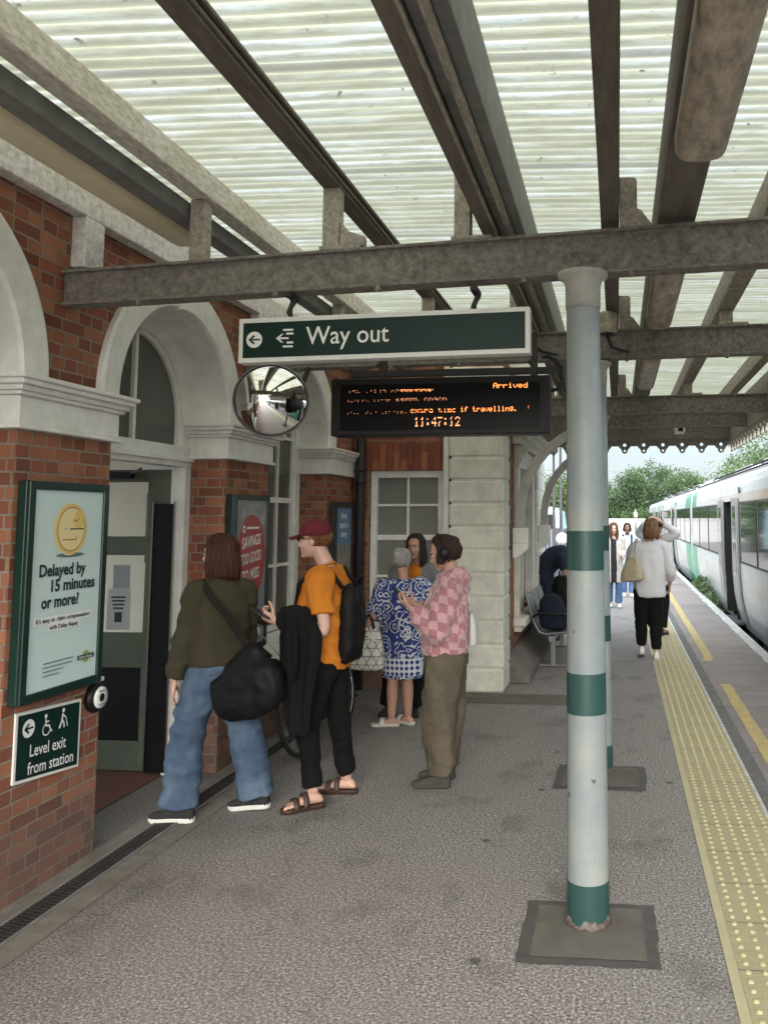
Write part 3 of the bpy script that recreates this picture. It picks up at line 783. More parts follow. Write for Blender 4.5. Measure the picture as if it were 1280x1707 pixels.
# valley gutter: ragged left board, trough, pale edge strips
g_ = MB()
g_.box(-.668, -.60, Y0, Y1, 3.232, 3.52); g_.build('gutter_board', MT['timber'], cp, bevel=.006)
g_ = MB(); g_.box(-.599, -.589, Y0, Y1, 3.235, 3.262); g_.box(-.588, -.535, Y0, Y1, 3.262, 3.50); g_.box(-.534, -.508, Y0, Y1, 3.240, 3.285); g_.box(-.507, -.455, Y0, Y1, 3.25, 3.50)
g_.build('valley_gutter', MT['galv'], cp, bevel=.004)
g_ = MB(); g_.box(-.600, -.586, Y0, Y1, 3.226, 3.236); g_.box(-.537, -.505, Y0, Y1, 3.229, 3.2395); g_.build('gutter_edge', MT['timber_pale'], cp)
# stub posts standing on the crossbeams
for (y, *_r) in BEAMS:
    for (xa, xb, zt) in ((-2.155, -2.075, 3.425), (-1.455, -1.37, 3.456), (-.785, -.705, 3.50), (.762, .85, 3.301)):
        if y > 8.8 and xa < -1.2: continue
        zb = beam_top(y, (xa+xb)/2) + .001
        m = MB(); m.box(xa, xb, y-.04, y+.04, zb, zt-.001)
        m.box(xa-.015, xb+.11, y-.045, y+.045, zb, zb+.022) if xa > -2 else None
        if -1.6 < xa < -1: m.prism([(0,0),(.125,0),(.125,.05),(.05,.075),(.0,.13)], (xb+.001, y-.03, zb+.022), (1,0,0), (0,0,1), (0,.06,0))
        m.build('stub_post', MT['timber_pale'], cp, bevel=.006)
    zb = beam_top(y, .1) + .001
    m = MB(); m.prism([(0,0),(.165,0),(.125,.055),(.105,.085),(.085,.095),(.085,.235),(.075,.25),(0,.255)], (.027, y-.035, zb), (1,0,0), (0,0,1), (0,.07,0)); m.build('step_bracket', MT['timber_pale'], cp, bevel=.005)
# curved braces from the wall corbels
for y in (9.5, 12.3):
    m = MB(); sh = 0 if y < 10 else .03
    path = [(-1.105,1.676),(-1.098,1.88),(-1.07,2.06),(-1.01,2.25),(-.91,2.42),(-.78,2.57),(-.60,2.70),(-.36,2.82),(-.20,2.90)]
    ins, out, rr = [], [], []
    for i, (x, z) in enumerate(path):
        a = path[max(0,i-1)]; b_ = path[min(len(path)-1,i+1)]; tx, tz = b_[0]-a[0], b_[1]-a[1]; L = math.hypot(tx,tz); nx, nz = tz/L, -tx/L
        h = .055 - .008*i/len(path)
        rr.append([(x+sh-nx*h,y-.045,z-nz*h),(x+sh-nx*h,y+.045,z-nz*h),(x+sh+nx*h,y+.045,z+nz*h),(x+sh+nx*h,y-.045,z+nz*h)])
    m.rings(rr, True, True, 0, False); m.build('curved_brace', MT['grey_paint'], cp, bevel=.006)
# end fascia and fretted valance
m = MB(); m.box(XV+.01, 1.70, 12.72, 12.76, 2.93, 3.46); m.build('end_fascia', MT['timber_pale'], cp)
m = MB(); m.box(1.665, 1.705, Y0, 12.72, 2.93, 3.40); m.build('side_fascia', MT['timber_pale'], cp)
def valance(mb, o, ax, L, th):
    """board with scalloped foot and a row of pierced holes, built as strips so the holes are real"""
    w = .285; n = max(1, int(round(L/w))); w = L/n
    o, ax = Vector(o), Vector(ax); up = Vector((0,0,1)); th = Vector(th)
    for i in range(n):
        c = o + ax*(w*(i+.5))
        poly = [(-w/2,.16),(-w/2,.055),(-w*.38,.06),(-w*.30,.05),(-w*.25,.025),(-w*.20,.018)]
        for k in range(7):
            a = PI + PI*k/6; poly.append((.045*math.cos(a), -.01+.045*math.sin(a)))
        poly += [(-p[0], p[1]) for p in [(-w*.20,.018),(-w*.25,.025),(-w*.30,.05),(-w*.38,.06),(-w/2,.055),(-w/2,.16)]]
        # top edge follows back leftwards; pierce two holes by cutting the strip through their centres
        def hole(hx, hz, r): return [(hx + r*math.cos(2*PI*k/10), hz + r*math.sin(2*PI*k/10)) for k in range(10)]
        h1 = hole(0, .075, .026); h2 = hole(0, -.012, .017)
        cu = bpy.data.curves.new('outline', 'CURVE'); cu.dimensions = '2D'; cu.fill_mode = 'BOTH'; cu.extrude = .012
        for pl in (poly, h1, h2):
            s = cu.splines.new('POLY'); s.points.add(len(pl)-1)
            for q, p in zip(s.points, pl): q.co = (p[0], p[1], 0, 1)
            s.use_cyclic_u = True
        ob = bpy.data.objects.new('outline', cu); COL.objects.link(ob)
        dg = bpy.context.evaluated_depsgraph_get(); dg.update()
        me = bpy.data.meshes.new_from_object(ob.evaluated_get(dg))
        tn = th.normalized()
        mb.add([c + ax*v.co.x + up*v.co.y + tn*v.co.z for v in me.vertices], [tuple(p.vertices) for p in me.polygons])
        bpy.data.objects.remove(ob); bpy.data.curves.remove(cu); bpy.data.meshes.remove(me)
m = MB(); valance(m, (XV+.05, 12.74, 2.80), (1,0,0), 2.86, (0,1,0)); m.build('end_valance', MT['timber_pale'], cp)
m = MB(); valance(m, (1.685, 4.2, 2.80), (0,1,0), 8.5, (1,0,0)); m.build('side_valance', MT['timber_pale'], cp)

# ------------------------------------------------------------------ columns
def column(x, y, ztop, label):
    t = thing('support_column', label, 'column', (x, y, 0), 'banded columns holding up the canopy')
    R = .094
    segs = [(.02,.19,1),(.19,.915,0),(.915,1.095,1),(1.095,1.555,0),(1.555,1.735,1),(1.735,ztop-.175,0)]
    sh = MB(); bd = []
    for (za, zb, g) in segs:
        ra = R - (R-.078)*za/ztop; rb = R - (R-.078)*zb/ztop
        if not g: sh.lathe([(ra,za),(rb,zb)], (x,y,0), 32, cap=False)
        else: bd.append((za, zb, ra, rb))
    sh.lathe([(.0785,ztop-.18),(.0785,ztop)], (x,y,0), 32, cap=False)
    sh.build('shaft', MT['col_white'], t)
    for (za, zb, ra, rb) in bd:
        m = MB(); m.lathe([(ra+.0015,za),(rb+.0015,zb)], (x,y,0), 32, cap=False); m.build('band', MT['col_green'], t)
    m = MB(); m.lathe([(.083,ztop-.175),(.084,ztop-.06),(.09,ztop-.05),(.094,ztop-.035),(.118,ztop-.022),(.122,ztop-.002)], (x,y,0), 32); m.build('capital', MT['grey_paint'], t)
    m = MB(); random.seed(int(y*100)); prof = []
    rr = [[(x+(R+.004+random.uniform(-.004,.008))*math.cos(2*PI*k/40), y+(R+.004+random.uniform(-.004,.008))*math.sin(2*PI*k/40), z) for k in range(40)] for z in (.006,.014)]
    top = [(x+(R+.001)*math.cos(2*PI*k/40), y+(R+.001)*math.sin(2*PI*k/40), .03+random.uniform(-.012,.022)) for k in range(40)]
    m.rings(rr+[top], True, True); m.build('rusty_foot', MT['rust'], t)
    return t
column(-.152, 3.93, 2.958, 'pale column with three dark green bands standing in the sealed patch between camera and platform edge')
column(-.150, 6.17, 2.94, 'second banded column, mostly hidden behind the big pale column')
column(-.185, 9.52, 2.944, 'third banded column, lined up behind the other two near the bench')
m = MB(); m.ball((-.06, 3.845, 1.34), .012, 10, 6)
# ------------------------------------------------------------------ light fittings under the canopy
def strip_light(x, ya, yb, zt, w, mat, label):
    t = thing('strip_light', label, 'light fitting', (x, (ya+yb)/2, zt), 'fluorescent fittings along the canopy')
    m = MB(); m.box(x-w*.42, x+w*.42, ya+.01, yb-.01, zt-.03, zt-.002); m.build('backplate', MT['timber_pale'], t, bevel=.004)
    prof = []
    for k in range(13):
        a = PI*k/12; prof.append((x - (w/2)*math.copysign(abs(math.cos(a))**.55, math.cos(a)), zt-.03-.085*abs(math.sin(a))**.55))
    m = MB(); rr = []
    for yy, s in ((ya,.82),(ya+.035,.97),(ya+.08,1),(yb-.08,1),(yb-.035,.97),(yb,.82)):
        rr.append([(x+(p[0]-x)*s, yy, zt-.03+(p[1]-zt+.03)*s) for p in prof])
    m.rings(rr, True, True, 0, True); m.build('diffuser', MT[mat], t)
    return t
strip_light(.325, 1.45, 3.12, 3.238, .195, 'beige_dirty', 'dirty beige strip light under the beam, largest and nearest overhead')
strip_light(.305, 4.35, 5.98, 3.238, .185, 'beige_dirty', 'grubby strip light between the first two crossbeams')
strip_light(.305, 7.2, 8.85, 3.238, .185, 'beige_dirty', 'grubby strip light just beyond the second crossbeam')
strip_light(-2.40, 1.2, 4.45, 3.445, .20, 'beige', 'long yellowed strip light mounted along the brick wall above the arches')
m = MB(); m.box(-2.325, -2.285, 1.0, 4.5, 3.42, 3.47); m.build('light_batten', MT['plate'], cp, bevel=.004)
# loudspeaker, camera, cables
t = thing('loudspeaker', 'round beige loudspeaker hanging beside the column head', 'loudspeaker', (-.05, 5.72, 3.1))
m = MB(); m.lathe([(.062,-.075),(.066,-.06),(.066,.06),(.05,.075)], (-.055, 5.72, 3.13), 20); m.build('housing', MT['beige_dirty'], t)
m = MB(); m.lathe([(.056,-.082),(.056,-.0755)], (-.055, 5.72, 3.13), 20); m.build('grille', MT['iron'], t)
m = MB(); m.tube([(-.055,5.72,3.04),(-.03,5.85,2.99),(.05,5.95,2.98),(.09,6.1,3.0)], .012, 8); m.build('mounting_arm', MT['iron'], t)
t = thing('security_camera', 'small white box security camera fixed to the end crossbeam', 'security camera', (.88, 11.9, 3.0))
m = MB(); m.box(.82, .95, 11.8, 12.1, 2.97, 3.12); m.build('housing', MT['white'], t, bevel=.01)
m = MB(); m.box(.85, .92, 11.785, 11.799, 2.985, 3.10); m.build('lens_window', MT['black'], t)
m = MB(); m.tube([(.885,12.0,3.12),(.93,12.02,3.2),(1.0,12.4,3.3)], .012, 6); m.build('cable', MT['galv'], t)

# ================================================================== SIGNS
sg = thing('way_out_sign', 'dark green Way out sign in white frame hanging on two hooks under the crossbeam', 'sign', (-1.14, 4.0, 2.56))
SX0, SX1, SZ0_, SZ1_ = -1.872, -.408, 2.566, 2.803
def skew(x): return .018*(x-SX0)/(SX1-SX0)
m = MB()
m.rings([[(SX0,3.955,SZ0_),(SX0,4.03,SZ0_),(SX0,4.03,SZ1_-.012),(SX0,3.955,SZ1_-.012)],[(SX1,3.955,SZ0_+.018),(SX1,4.03,SZ0_+.018),(SX1,4.03,SZ1_+.01),(SX1,3.955,SZ1_+.01)]], True, True, 0, False)
m.build('sign_frame', MT['sign_white'], sg, bevel=.004)
m = MB(); e = .024
m.add([(SX0+e,3.9535,SZ0_+e),(SX1-e,3.9535,SZ0_+.018+e),(SX1-e,3.9535,SZ1_+.01-e),(SX0+e,3.9535,SZ1_-.012-e)], [(0,1,2,3)]); m.build('sign_face', MT['sign_green'], sg, fix=False)
m = MB(); ry = 3.9515
def disc(mb, cx, cz, r, y, mi=0, n=28, axx=(1,0,0)):
    A = Vector(axx); mb.add([Vector((0,y,0))*(1 if abs(A.x) else 0) + (A*(cx + r*math.cos(2*PI*k/n)) + Vector((0,0,cz + r*math.sin(2*PI*k/n)))) + (Vector((y,0,0)) if abs(A.y) else Vector((0,0,0))) for k in range(n)], [tuple(range(n))], mi)
disc(m, -1.789, 2.682, .041, ry)
def poly2(mb, pts, o, ax, ay, mi=0):
    o, ax, ay = Vector(o), Vector(ax), Vector(ay); mb.add([o+ax*p[0]+ay*p[1] for p in pts], [tuple(range(len(pts)))], mi)
ARROW = [(-.9,0),(-.1,.72),(.14,.5),(-.28,.13),(.9,.13),(.9,-.13),(-.28,-.13),(.14,-.5),(-.1,-.72)]
def arrow(mb, cx, cz, s, o, ax, mi=0): 
    # concave arrow as three convex pieces
    for P in ([(-.9,0),(-.1,.72),(.14,.5),(-.42,0)], [(-.9,0),(-.42,0),(.14,-.5),(-.1,-.72)], [(-.45,.13),(.9,.13),(.9,-.13),(-.45,-.13)]):
        poly2(mb, [(cx+p[0]*s, cz+p[1]*s) for p in P], o, ax, (0,0,1), mi)
arrow(m, 0, 0, .034, (-1.789, ry-.001, 2.682), (1,0,0), 1)
# exit pictogram: bars and arrow
def bars(o, s, mi=0):
    for (a, b_, c, d) in ((-.2,.95,.82,1.04),(.18,1.0,.40,.62),(.25,1.0,-.60,-.38),(-.2,.95,-1.04,-.82)):
        poly2(m, [(a*s,c*s),(b_*s,c*s),(b_*s,d*s),(a*s,d*s)], o, (1,0,0), (0,0,1), mi)
    for P in ([(-1.0,0),(-.35,.5),(-.15,.5),(-.62,0)],[(-1.0,0),(-.62,0),(-.15,-.5),(-.35,-.5)],[(-.7,.10),(.45,.10),(.45,-.10),(-.7,-.10)]):
        poly2(m, [(p[0]*s,p[1]*s) for p in P], o, (1,0,0), (0,0,1), mi)
bars((-1.632, ry, 2.686), .045)
put_text(m, 'Way out', (-1.522, ry, 2.652), (1,0,.012), (0,0,1), .128, .0008, fit=.42)
m.build('lettering', [MT['ink_white'], MT['ink_dark']], sg, fix=False)
m = MB()
for x in (-1.615, -.68):
    m.tube([(x,3.99,2.90),(x+.012,3.985,2.875),(x,3.98,2.85),(x-.01,3.985,2.825),(x,3.99,2.795)], [.014,.016,.012,.015,.01], 8)
    m.box(x-.018, x+.018, 3.93, 4.05, 2.895, 2.915)
m.build('hanger', MT['iron'], sg)
# departure board
db = thing('departure_board', 'black LED departure board with amber text hanging below the sign', 'departure board', (-1.08, 5.05, 2.3))
BX0, BX1, BZ0, BZ1, BY = -1.757, -.398, 2.300, 2.655, 5.0
m = MB(); m.box(BX0, BX1, BY, BY+.16, BZ0, BZ1); m.build('housing', MT['black'], db, bevel=.006)
m = MB(); m.quad((BX0+.06,BY-.0015,BZ0+.03),(BX1-.06,BY-.0015,BZ0+.03),(BX1-.06,BY-.0015,BZ1-.04),(BX0+.06,BY-.0015,BZ1-.04)); m.build('screen', glass_mat('smoked_screen', (.004,.004,.0045), .3, .12), db, fix=False)
m = MB(); m.box(BX0+.1, BX1+.03, BY+.06, BY+.10, BZ1+.02, BZ1+.06)
for x in (-1.45, -.50): m.box(x-.02, x+.02, BY+.05, BY+.11, BZ1-.01, 2.93); m.tube([(x,BY+.08,BZ1+.05),(x-.03,BY+.05,BZ1+.10)], .012, 6)
m.build('bracket', MT['iron'], db)
m = MB()
m.tube([(-.48,BY+.3,2.86),(-.45,BY+.2,2.80),(-.42,BY+.12,2.79),(-.37,BY+.09,2.76),(-.335,BY+.08,2.71),(-.325,BY+.08,2.63),(-.35,BY+.08,2.58),(-.395,BY+.08,2.57)], .013, 8)
m.tube([(-.60,BY+.2,2.95),(-.53,BY+.16,2.88),(-.45,BY+.12,2.82),(-.36,BY+.1,2.795)], .009, 8)
m.build('cable', MT['rubber'], db)
F5 = {' ':0,'A':'01110 10001 10001 11111 10001 10001 10001','r':'00000 00000 10110 11001 10000 10000 10000','i':'00100 00000 01100 00100 00100 00100 01110','v':'00000 00000 10001 10001 10001 01010 00100','e':'00000 00000 01110 10001 11111 10000 01110','d':'00001 00001 01101 10011 10001 10001 01111',
'x':'00000 00000 10001 01010 00100 01010 10001','t':'01000 01000 11100 01000 01000 01001 00110','a':'00000 00000 01110 00001 01111 10001 01111','m':'00000 00000 11010 10101 10101 10101 10101','f':'00110 01001 01000 11100 01000 01000 01000','l':'01100 00100 00100 00100 00100 00100 01110','n':'00000 00000 10110 11001 10001 10001 10001','g':'00000 01111 10001 10001 01111 00001 01110','(':'00010 00100 01000 01000 01000 00100 00010','.':'00000 00000 00000 00000 00000 01100 01100',
'E':'11111 10000 10000 11110 10000 10000 11111','s':'00000 00000 01110 10000 01110 00001 11110','b':'10000 10000 10110 11001 10001 10001 11110','o':'00000 00000 01110 10001 10001 10001 01110','u':'00000 00000 10001 10001 10001 10011 01101','h':'10000 10000 10110 11001 10001 10001 10001','c':'00000 00000 01110 10000 10000 10001 01110','w':'00000 00000 10001 10001 10101 10101 01010','p':'00000 00000 11110 10001 11110 10000 10000','y':'00000 00000 10001 10001 01111 00001 01110',
'0':'01110 10001 10011 10101 11001 10001 01110','1':'00100 01100 00100 00100 00100 00100 01110','2':'01110 10001 00001 00010 00100 01000 11111','3':'11111 00010 00100 00010 00001 10001 01110','4':'00010 00110 01010 10010 11111 00010 00010','5':'11111 10000 11110 00001 00001 10001 01110','7':'11111 00001 00010 00100 01000 01000 01000',':':'00000 01100 01100 00000 01100 01100 00000'}
def led(mb, s, x, z, dx, dz, rows=range(7), mi=0, drop=0.0):
    """dot-matrix text from its top-left corner; only the given pixel rows are lit (the scan caught mid-refresh)"""
    for ch in s:
        g = F5.get(ch)
        if g:
            for r, row in enumerate(g.split()):
                if r not in rows: continue
                for c, b_ in enumerate(row):
                    if b_ == '1' and random.random() >= drop:
                        px, pz = x + c*dx, z - r*dz
                        mb.quad((px,BY-.004,pz-dz*.86),(px+dx*.86,BY-.004,pz-dz*.86),(px+dx*.86,BY-.004,pz),(px,BY-.004,pz), mi)
        x += 6*dx
def emis(name, c, s):
    m, n, l, b = newmat(name); b.inputs['Base Color'].default_value = (*(x*.2 for x in c), 1)
    b.inputs['Emission Color'].default_value = (*c, 1); b.inputs['Emission Strength'].default_value = s; return m
m = MB(); random.seed(5); U = (BX1-BX0)/810.0
def bx(px): return BX0 + (px-375)*U
def bz(py): return BZ1 - (py-330)*U*.985
d = 2.15*U; dz = 2.7*U
led(m, 'Arrived', bx(980), bz(357), 3.05*U, dz)
led(m, '1st 11:45 Eastbourne', bx(440), bz(370), 2.7*U, dz*.9, (2,3,5), 1, .3)
led(m, 'bourne', bx(640), bz(370), 3.2*U, dz*.9, (2,3,4), 0, .1)
led(m, 'calls from the', bx(440), bz(404), 2.7*U, dz*.9, (3,5), 1, .35); led(m, 'front coach', bx(624), bz(402), 2.85*U, dz*.95, (2,3,4,5), 1, .1)
led(m, 'please allow', bx(440), bz(448), 3.1*U, dz, (3,5), 1, .35)
led(m, 'extra time', bx(676), bz(444), 2.85*U, dz, (2,3,5,6), 0, .08); led(m, 'if travelling.', bx(860), bz(443), 2.5*U, dz); led(m, '(', bx(1104), bz(440), 2.6*U, dz, (1,2,3,4), 1)
led(m, '11:47:12', bx(690), bz(480), 3.6*U, 4.9*U, (0,1,3,4,5,6), 2, .06)
m.build('text_display', [emis('amber_led', (1.0,.30,.07), .62), emis('dim_amber_led', (1.0,.40,.18), .20), emis('orange_led', (1.0,.36,.15), .46)], db, fix=False)

# convex mirror on an arm from the crossbeam
mr = thing('convex_mirror', 'round convex safety mirror with dark rim beside the Way out sign', 'mirror', (-2.33, 5.5, 2.3))
mc = Vector((-2.322, 5.42, 2.588)); m = MB(); m2 = MB(); R = .243
md = Vector((.40,-1,-.06)).normalized(); mu = Vector((0,0,1)); ms = md.cross(mu).normalized(); mu = ms.cross(md)
rr = []
for i in range(15):
    q = R*i/14 if i else .002; h = .075*(1-(q/R)**2)
    rr.append([mc + md*h + (ms*math.cos(2*PI*k/48)+mu*math.sin(2*PI*k/48))*q for k in range(48)])
m.rings(rr, True, True, 0, True)
mm, n, l, b = newmat('mirror_face'); b.inputs['Base Color'].default_value = (.82,.83,.82,1); b.inputs['Metallic'].default_value = 1; b.inputs['Roughness'].default_value = .015
m.build('mirror_face', mm, mr)
m = MB(); m.tube([mc + (ms*math.cos(2*PI*k/48)+mu*math.sin(2*PI*k/48))*(R+.003) for k in range(48)], .0055, 8, closed=True); m.build('rim', MT['grey_metal'], mr)
m = MB(); m.lathe([(.0,.0)], (0,0,0)) if 0 else None
m.tube([mc - md*.012, mc - md*.12, mc - md*.12 + Vector((0,.4,.02)), (mc.x+.0, 6.1, 2.93)], .018, 8)
rr = [[mc - md*(.012+.03*j) + (ms*math.cos(2*PI*k/32)+mu*math.sin(2*PI*k/32))*(R*(1-.5*j)) for k in range(32)] for j in (0,1)]
m.rings(rr, True, True); m.build('back_arm', MT['iron'], mr)

# ---- wall poster cases: built on the plane X = const, reading direction +Y
AY = Vector((0,1,0)); AZ = Vector((0,0,1))
def case(name, label, y0, y1, z0, z1, depth, fw, face_mat, cat='poster case', mat='green_frame'):
    t = thing(name, label, cat, (XW, (y0+y1)/2, z0))
    x1 = XW + depth; m = MB()
    m.box(XW+.004, x1-.02, y0, y1, z0, z1)
    for (a, b_, c, d) in ((y0,y0+fw,z0,z1),(y1-fw,y1,z0,z1),(y0+fw,y1-fw,z0,z0+fw),(y0+fw,y1-fw,z1-fw,z1)): m.box(x1-.02, x1, a, b_, c, d)
    m.build('frame', MT[mat], t, bevel=.005)
    m = MB(); m.quad((x1-.012,y0+fw,z0+fw),(x1-.012,y1-fw,z0+fw),(x1-.012,y1-fw,z1-fw),(x1-.012,y0+fw,z1-fw)); m.build('poster', face_mat, t, fix=False)
    return t, x1-.010
MT['poster_blue'] = pm('pale_mint_poster', (.60, .73, .72), .3, .05, 2)
gold = pm('poster_gold', (.74, .53, .17), .4, .12, 4); gold2 = pm('poster_gold_light', (.80, .66, .34), .4, .08, 4); brown = pm('poster_brown', (.28, .12, .04), .5); shade = pm('poster_shadow_ink', (.13, .18, .19), .5)
lime = pm('poster_lime', (.28, .40, .08), .5); navy = pm('poster_navy', (.012, .045, .05), .5)
t, px = case('poster_case', 'large green framed poster about delayed trains with a gold coin on pale blue', 3.725, 4.352, .925, 1.98, .07, .043, MT['poster_blue'])
m = MB(); P0 = Vector((px, 3.768, .968)); PW, PH = .541, .969     # poster origin, size
def pt(u, v, k=0): return P0 + AY*(u*PW) + AZ*(v*PH) + Vector((.0008*k,0,0))
def ell(mb, u, v, ru, rv, mi, k, n=40): mb.add([pt(u + ru*math.cos(2*PI*i/n), v + rv*math.sin(2*PI*i/n), k) for i in range(n)], [tuple(range(n))], mi)
def rect(mb, u0, u1, v0, v1, mi, k): mb.add([pt(u0,v0,k),pt(u1,v0,k),pt(u1,v1,k),pt(u0,v1,k)], [(0,1,2,3)], mi)
ell(m, .53, .665, .205, .012, 3, 1); ell(m, .505, .80, .235, .137, 1, 2); ell(m, .525, .80, .225, .132, 0, 3); ell(m, .52, .80, .198, .117, 2, 4); ell(m, .518, .80, .190, .112, 1, 5)
rect(m, .49, .70, .797, .804, 6, 6); rect(m, .40, .59, .742, .748, 2, 6); rect(m, .585, .595, .748, .765, 2, 6); rect(m, .42, .445, .80, .806, 2, 6)
for q in ((.53,.835,.56,.85),(.56,.838,.6,.842),(.6,.842,.63,.856)): m.add([pt(q[0],q[1],6),pt(q[2],q[3],6),pt(q[2],q[3]+.006,6),pt(q[0],q[1]+.006,6)], [(0,1,2,3)], 2)
ell(m, .62, .85, .07, .05, 0, 5.5)
put_text(m, 'Delayed by', pt(.10,.565,3), AY*1, AZ, .082, .0024, mi=6, fit=.66*PW)
put_text(m, '15 minutes', pt(.25,.485,3), AY*1, AZ, .082, .0024, mi=6, fit=.64*PW)
put_text(m, 'or more?', pt(.15,.405,3), AY*1, AZ, .082, .0024, mi=6, fit=.53*PW)
rect(m, .06, .88, .325, .362, 7, 2); rect(m, .25, .72, .285, .325, 7, 2)
put_text(m, "It's easy to claim compensation", pt(.09,.333,3), AY, AZ, .030, .0008, mi=6, fit=.76*PW)
put_text(m, 'with Delay Repay', pt(.28,.294,3), AY, AZ, .030, .0008, mi=6, fit=.41*PW)
for k in range(4): rect(m, .22, .22+(.42,.40,.28,.23)[k], .125-.021*k, .131-.021*k, 8, 2)
ell(m, .83, .115, .06, .032, 4, 2); rect(m, .70, .955, .102, .126, 5, 3)
put_text(m, 'Delay Repay', pt(.72,.108,4), AY, AZ, .018, .0003, mi=7, fit=.21*PW)
m.build('poster_print', [gold, gold2, brown, shade, lime, navy, MT['ink_dark'], MT['ink_white'], shade], t, fix=False)
# station exit sign on the same pier
t = thing('exit_sign', 'small green Level exit from station sign with white border on the pier below the poster', 'sign', (XW, 4.02, .5))
def zs(y): return -.050*(y-3.79)/.49
m = MB(); sx = XW+.012
m.rings([[(XW+.002,y,.552+zs(y)),(sx,y,.552+zs(y)),(sx,y,.88+zs(y)*.6),(XW+.002,y,.88+zs(y)*.6)] for y in (3.785, 4.272)], True, True, 0, False); m.build('sign_border', MT['sign_white'], t)
m = MB(); e = .014; m.add([(sx+.001,3.785+e,.552+e),(sx+.001,4.272-e,.503+e),(sx+.001,4.272-e,.851-e),(sx+.001,3.785+e,.879-e)], [(0,1,2,3)]); m.build('sign_face', MT['sign_green'], t, fix=False)
m = MB(); X2 = sx+.002; slope = Vector((0,1,-.085)).normalized()
disc(m, 3.873, .792, .043, X2, 0, 28, (0,1,0)); arrow(m, 0, 0, .036, (X2+.0008, 3.873, .792), (0,1,0), 1)
# wheelchair user pictogram
disc(m, 3.995, .822, .011, X2, 0, 12, (0,1,0))
def stroke(mb, P, w, x=X2, mi=0):
    for (a, b_) in zip(P[:-1], P[1:]):
        d = Vector((b_[0]-a[0], b_[1]-a[1])).normalized(); nx, nz = -d.y*w/2, d.x*w/2
        mb.add([(x,a[0]+nx,a[1]+nz),(x,b_[0]+nx,b_[1]+nz),(x,b_[0]-nx,b_[1]-nz),(x,a[0]-nx,a[1]-nz)], [(3,2,1,0)], mi)
stroke(m, [(3.995,.808),(3.998,.775),(4.022,.772),(4.036,.742),(4.046,.745)], .010); stroke(m, [(3.997,.795),(4.02,.793)], .007)
stroke(m, [(4.003+.028*math.cos(a), .757+.028*math.sin(a)) for a in np.linspace(PI*.62, PI*1.95, 12)], .0065)
# walker with stick
disc(m, 4.128, .822, .011, X2, 0, 12, (0,1,0))
stroke(m, [(4.125,.808),(4.118,.772),(4.100,.738)], .013); stroke(m, [(4.12,.775),(4.135,.757),(4.138,.735)], .010); stroke(m, [(4.124,.802),(4.145,.785)], .007); stroke(m, [(4.147,.787),(4.165,.735)], .005)
put_text(m, 'Level exit', (X2, 3.885, .655), slope, AZ, .082, .0006, fit=.27)
put_text(m, 'from station', (X2, 3.878, .573), slope, AZ, .082, .0006, fit=.345)
m.build('lettering', [MT['ink_white'], MT['sign_green']], t, fix=False)
# door button
t = thing('door_button', 'round black and white push button on the corner of the brick pier', 'button', (XW, 4.385, .83))
m = MB(); m.lathe([(.076,.002),(.078,.02),(.074,.035),(.066,.042)], (XW, 4.385, .83), 32, axis='x'); m.build('bezel', MT['black'], t)
m = MB(); m.lathe([(.058,.0425),(.056,.050),(.03,.052)], (XW, 4.39, .832), 32, axis='x'); m.build('push_plate', MT['ink_white'], t)
m = MB(); m.lathe([(.022,.0535),(.0215,.0545)], (XW, 4.39, .832), 20, axis='x'); put_text(m, 'Press', (XW+.0535, 4.366, .861), AY, AZ, .016, .0003, fit=.05); put_text(m, 'to open', (XW+.0535, 4.362, .793), AY, AZ, .014, .0002, fit=.055); m.build('symbol', MT['black'], t, fix=False)
m = MB(); m.box(XW+.003, XW+.03, 4.36, 4.44, .912, .935); tag(m.build('label_plate', MT['ink_white'], bevel=.003), 'tiny white plate between the poster case and the push button', 'plate')
# sale poster on the second pier
def photo_mat(name, cols, sc=3):
    m, n, l, b = newmat(name); co = coords(n, l, 'Object', (1, 1, .8))
    c = ramp(n, l, ntex(n, l, co, sc, 6, .7), [(.3, cols[0]), (.45, cols[1]), (.55, cols[2]), (.7, cols[3])])
    l.new(c, b.inputs['Base Color']); b.inputs['Roughness'].default_value = .3; return m
t, px = case('poster_case', 'green framed sale poster with a big red oval on the pier beyond the doorway', 5.878, 6.492, .80, 1.972, .075, .042, photo_mat('poster_photo', ((.10,.11,.12),(.30,.31,.32),(.20,.17,.15),(.45,.47,.50)), 6))
m = MB(); P0 = Vector((px, 5.92, .845)); PW, PH = .53, 1.085
ell(m, .50, .60, .47, .30, 0, 1, 48); ell(m, .80, .20, .16, .26, 2, .5, 30)
put_text(m, 'SAVINGS', pt(.19,.665,3), AY+AZ*.10, AZ, .115, .002, mi=1, fit=.60*PW); put_text(m, 'TOO GOOD', pt(.16,.55,3), AY+AZ*.10, AZ, .115, .002, mi=1, fit=.66*PW); put_text(m, 'TO MISS', pt(.21,.435,3), AY+AZ*.10, AZ, .115, .002, mi=1, fit=.56*PW)
ell(m, .24, .80, .045, .027, 1, 2); ell(m, .24, .80, .022, .013, 0, 3); rect(m, .33, .74, .80, .815, 1, 2)
rect(m, .62, .86, .045, .10, 1, 2); rect(m, .55, .80, .115, .14, 1, 2)
m.build('poster_print', [pm('poster_red', (.34,.05,.045), .4, .08, 3), MT['ink_white'], pm('poster_grey_figure', (.22,.24,.27), .4, .3, 8)], t, fix=False)
t, px = case('poster_case', 'narrow dark framed poster with a blue panel on the last brick pier', 8.09, 8.668, .75, 1.955, .07, .06, photo_mat('poster_photo_dark', ((.03,.05,.035),(.12,.14,.12),(.33,.26,.23),(.10,.12,.15)), 7), mat='iron')
m = MB(); P0 = Vector((px, 8.15, .81)); PW, PH = .458, 1.085
rect(m, 0, 1, .66, 1.0, 0, 1)
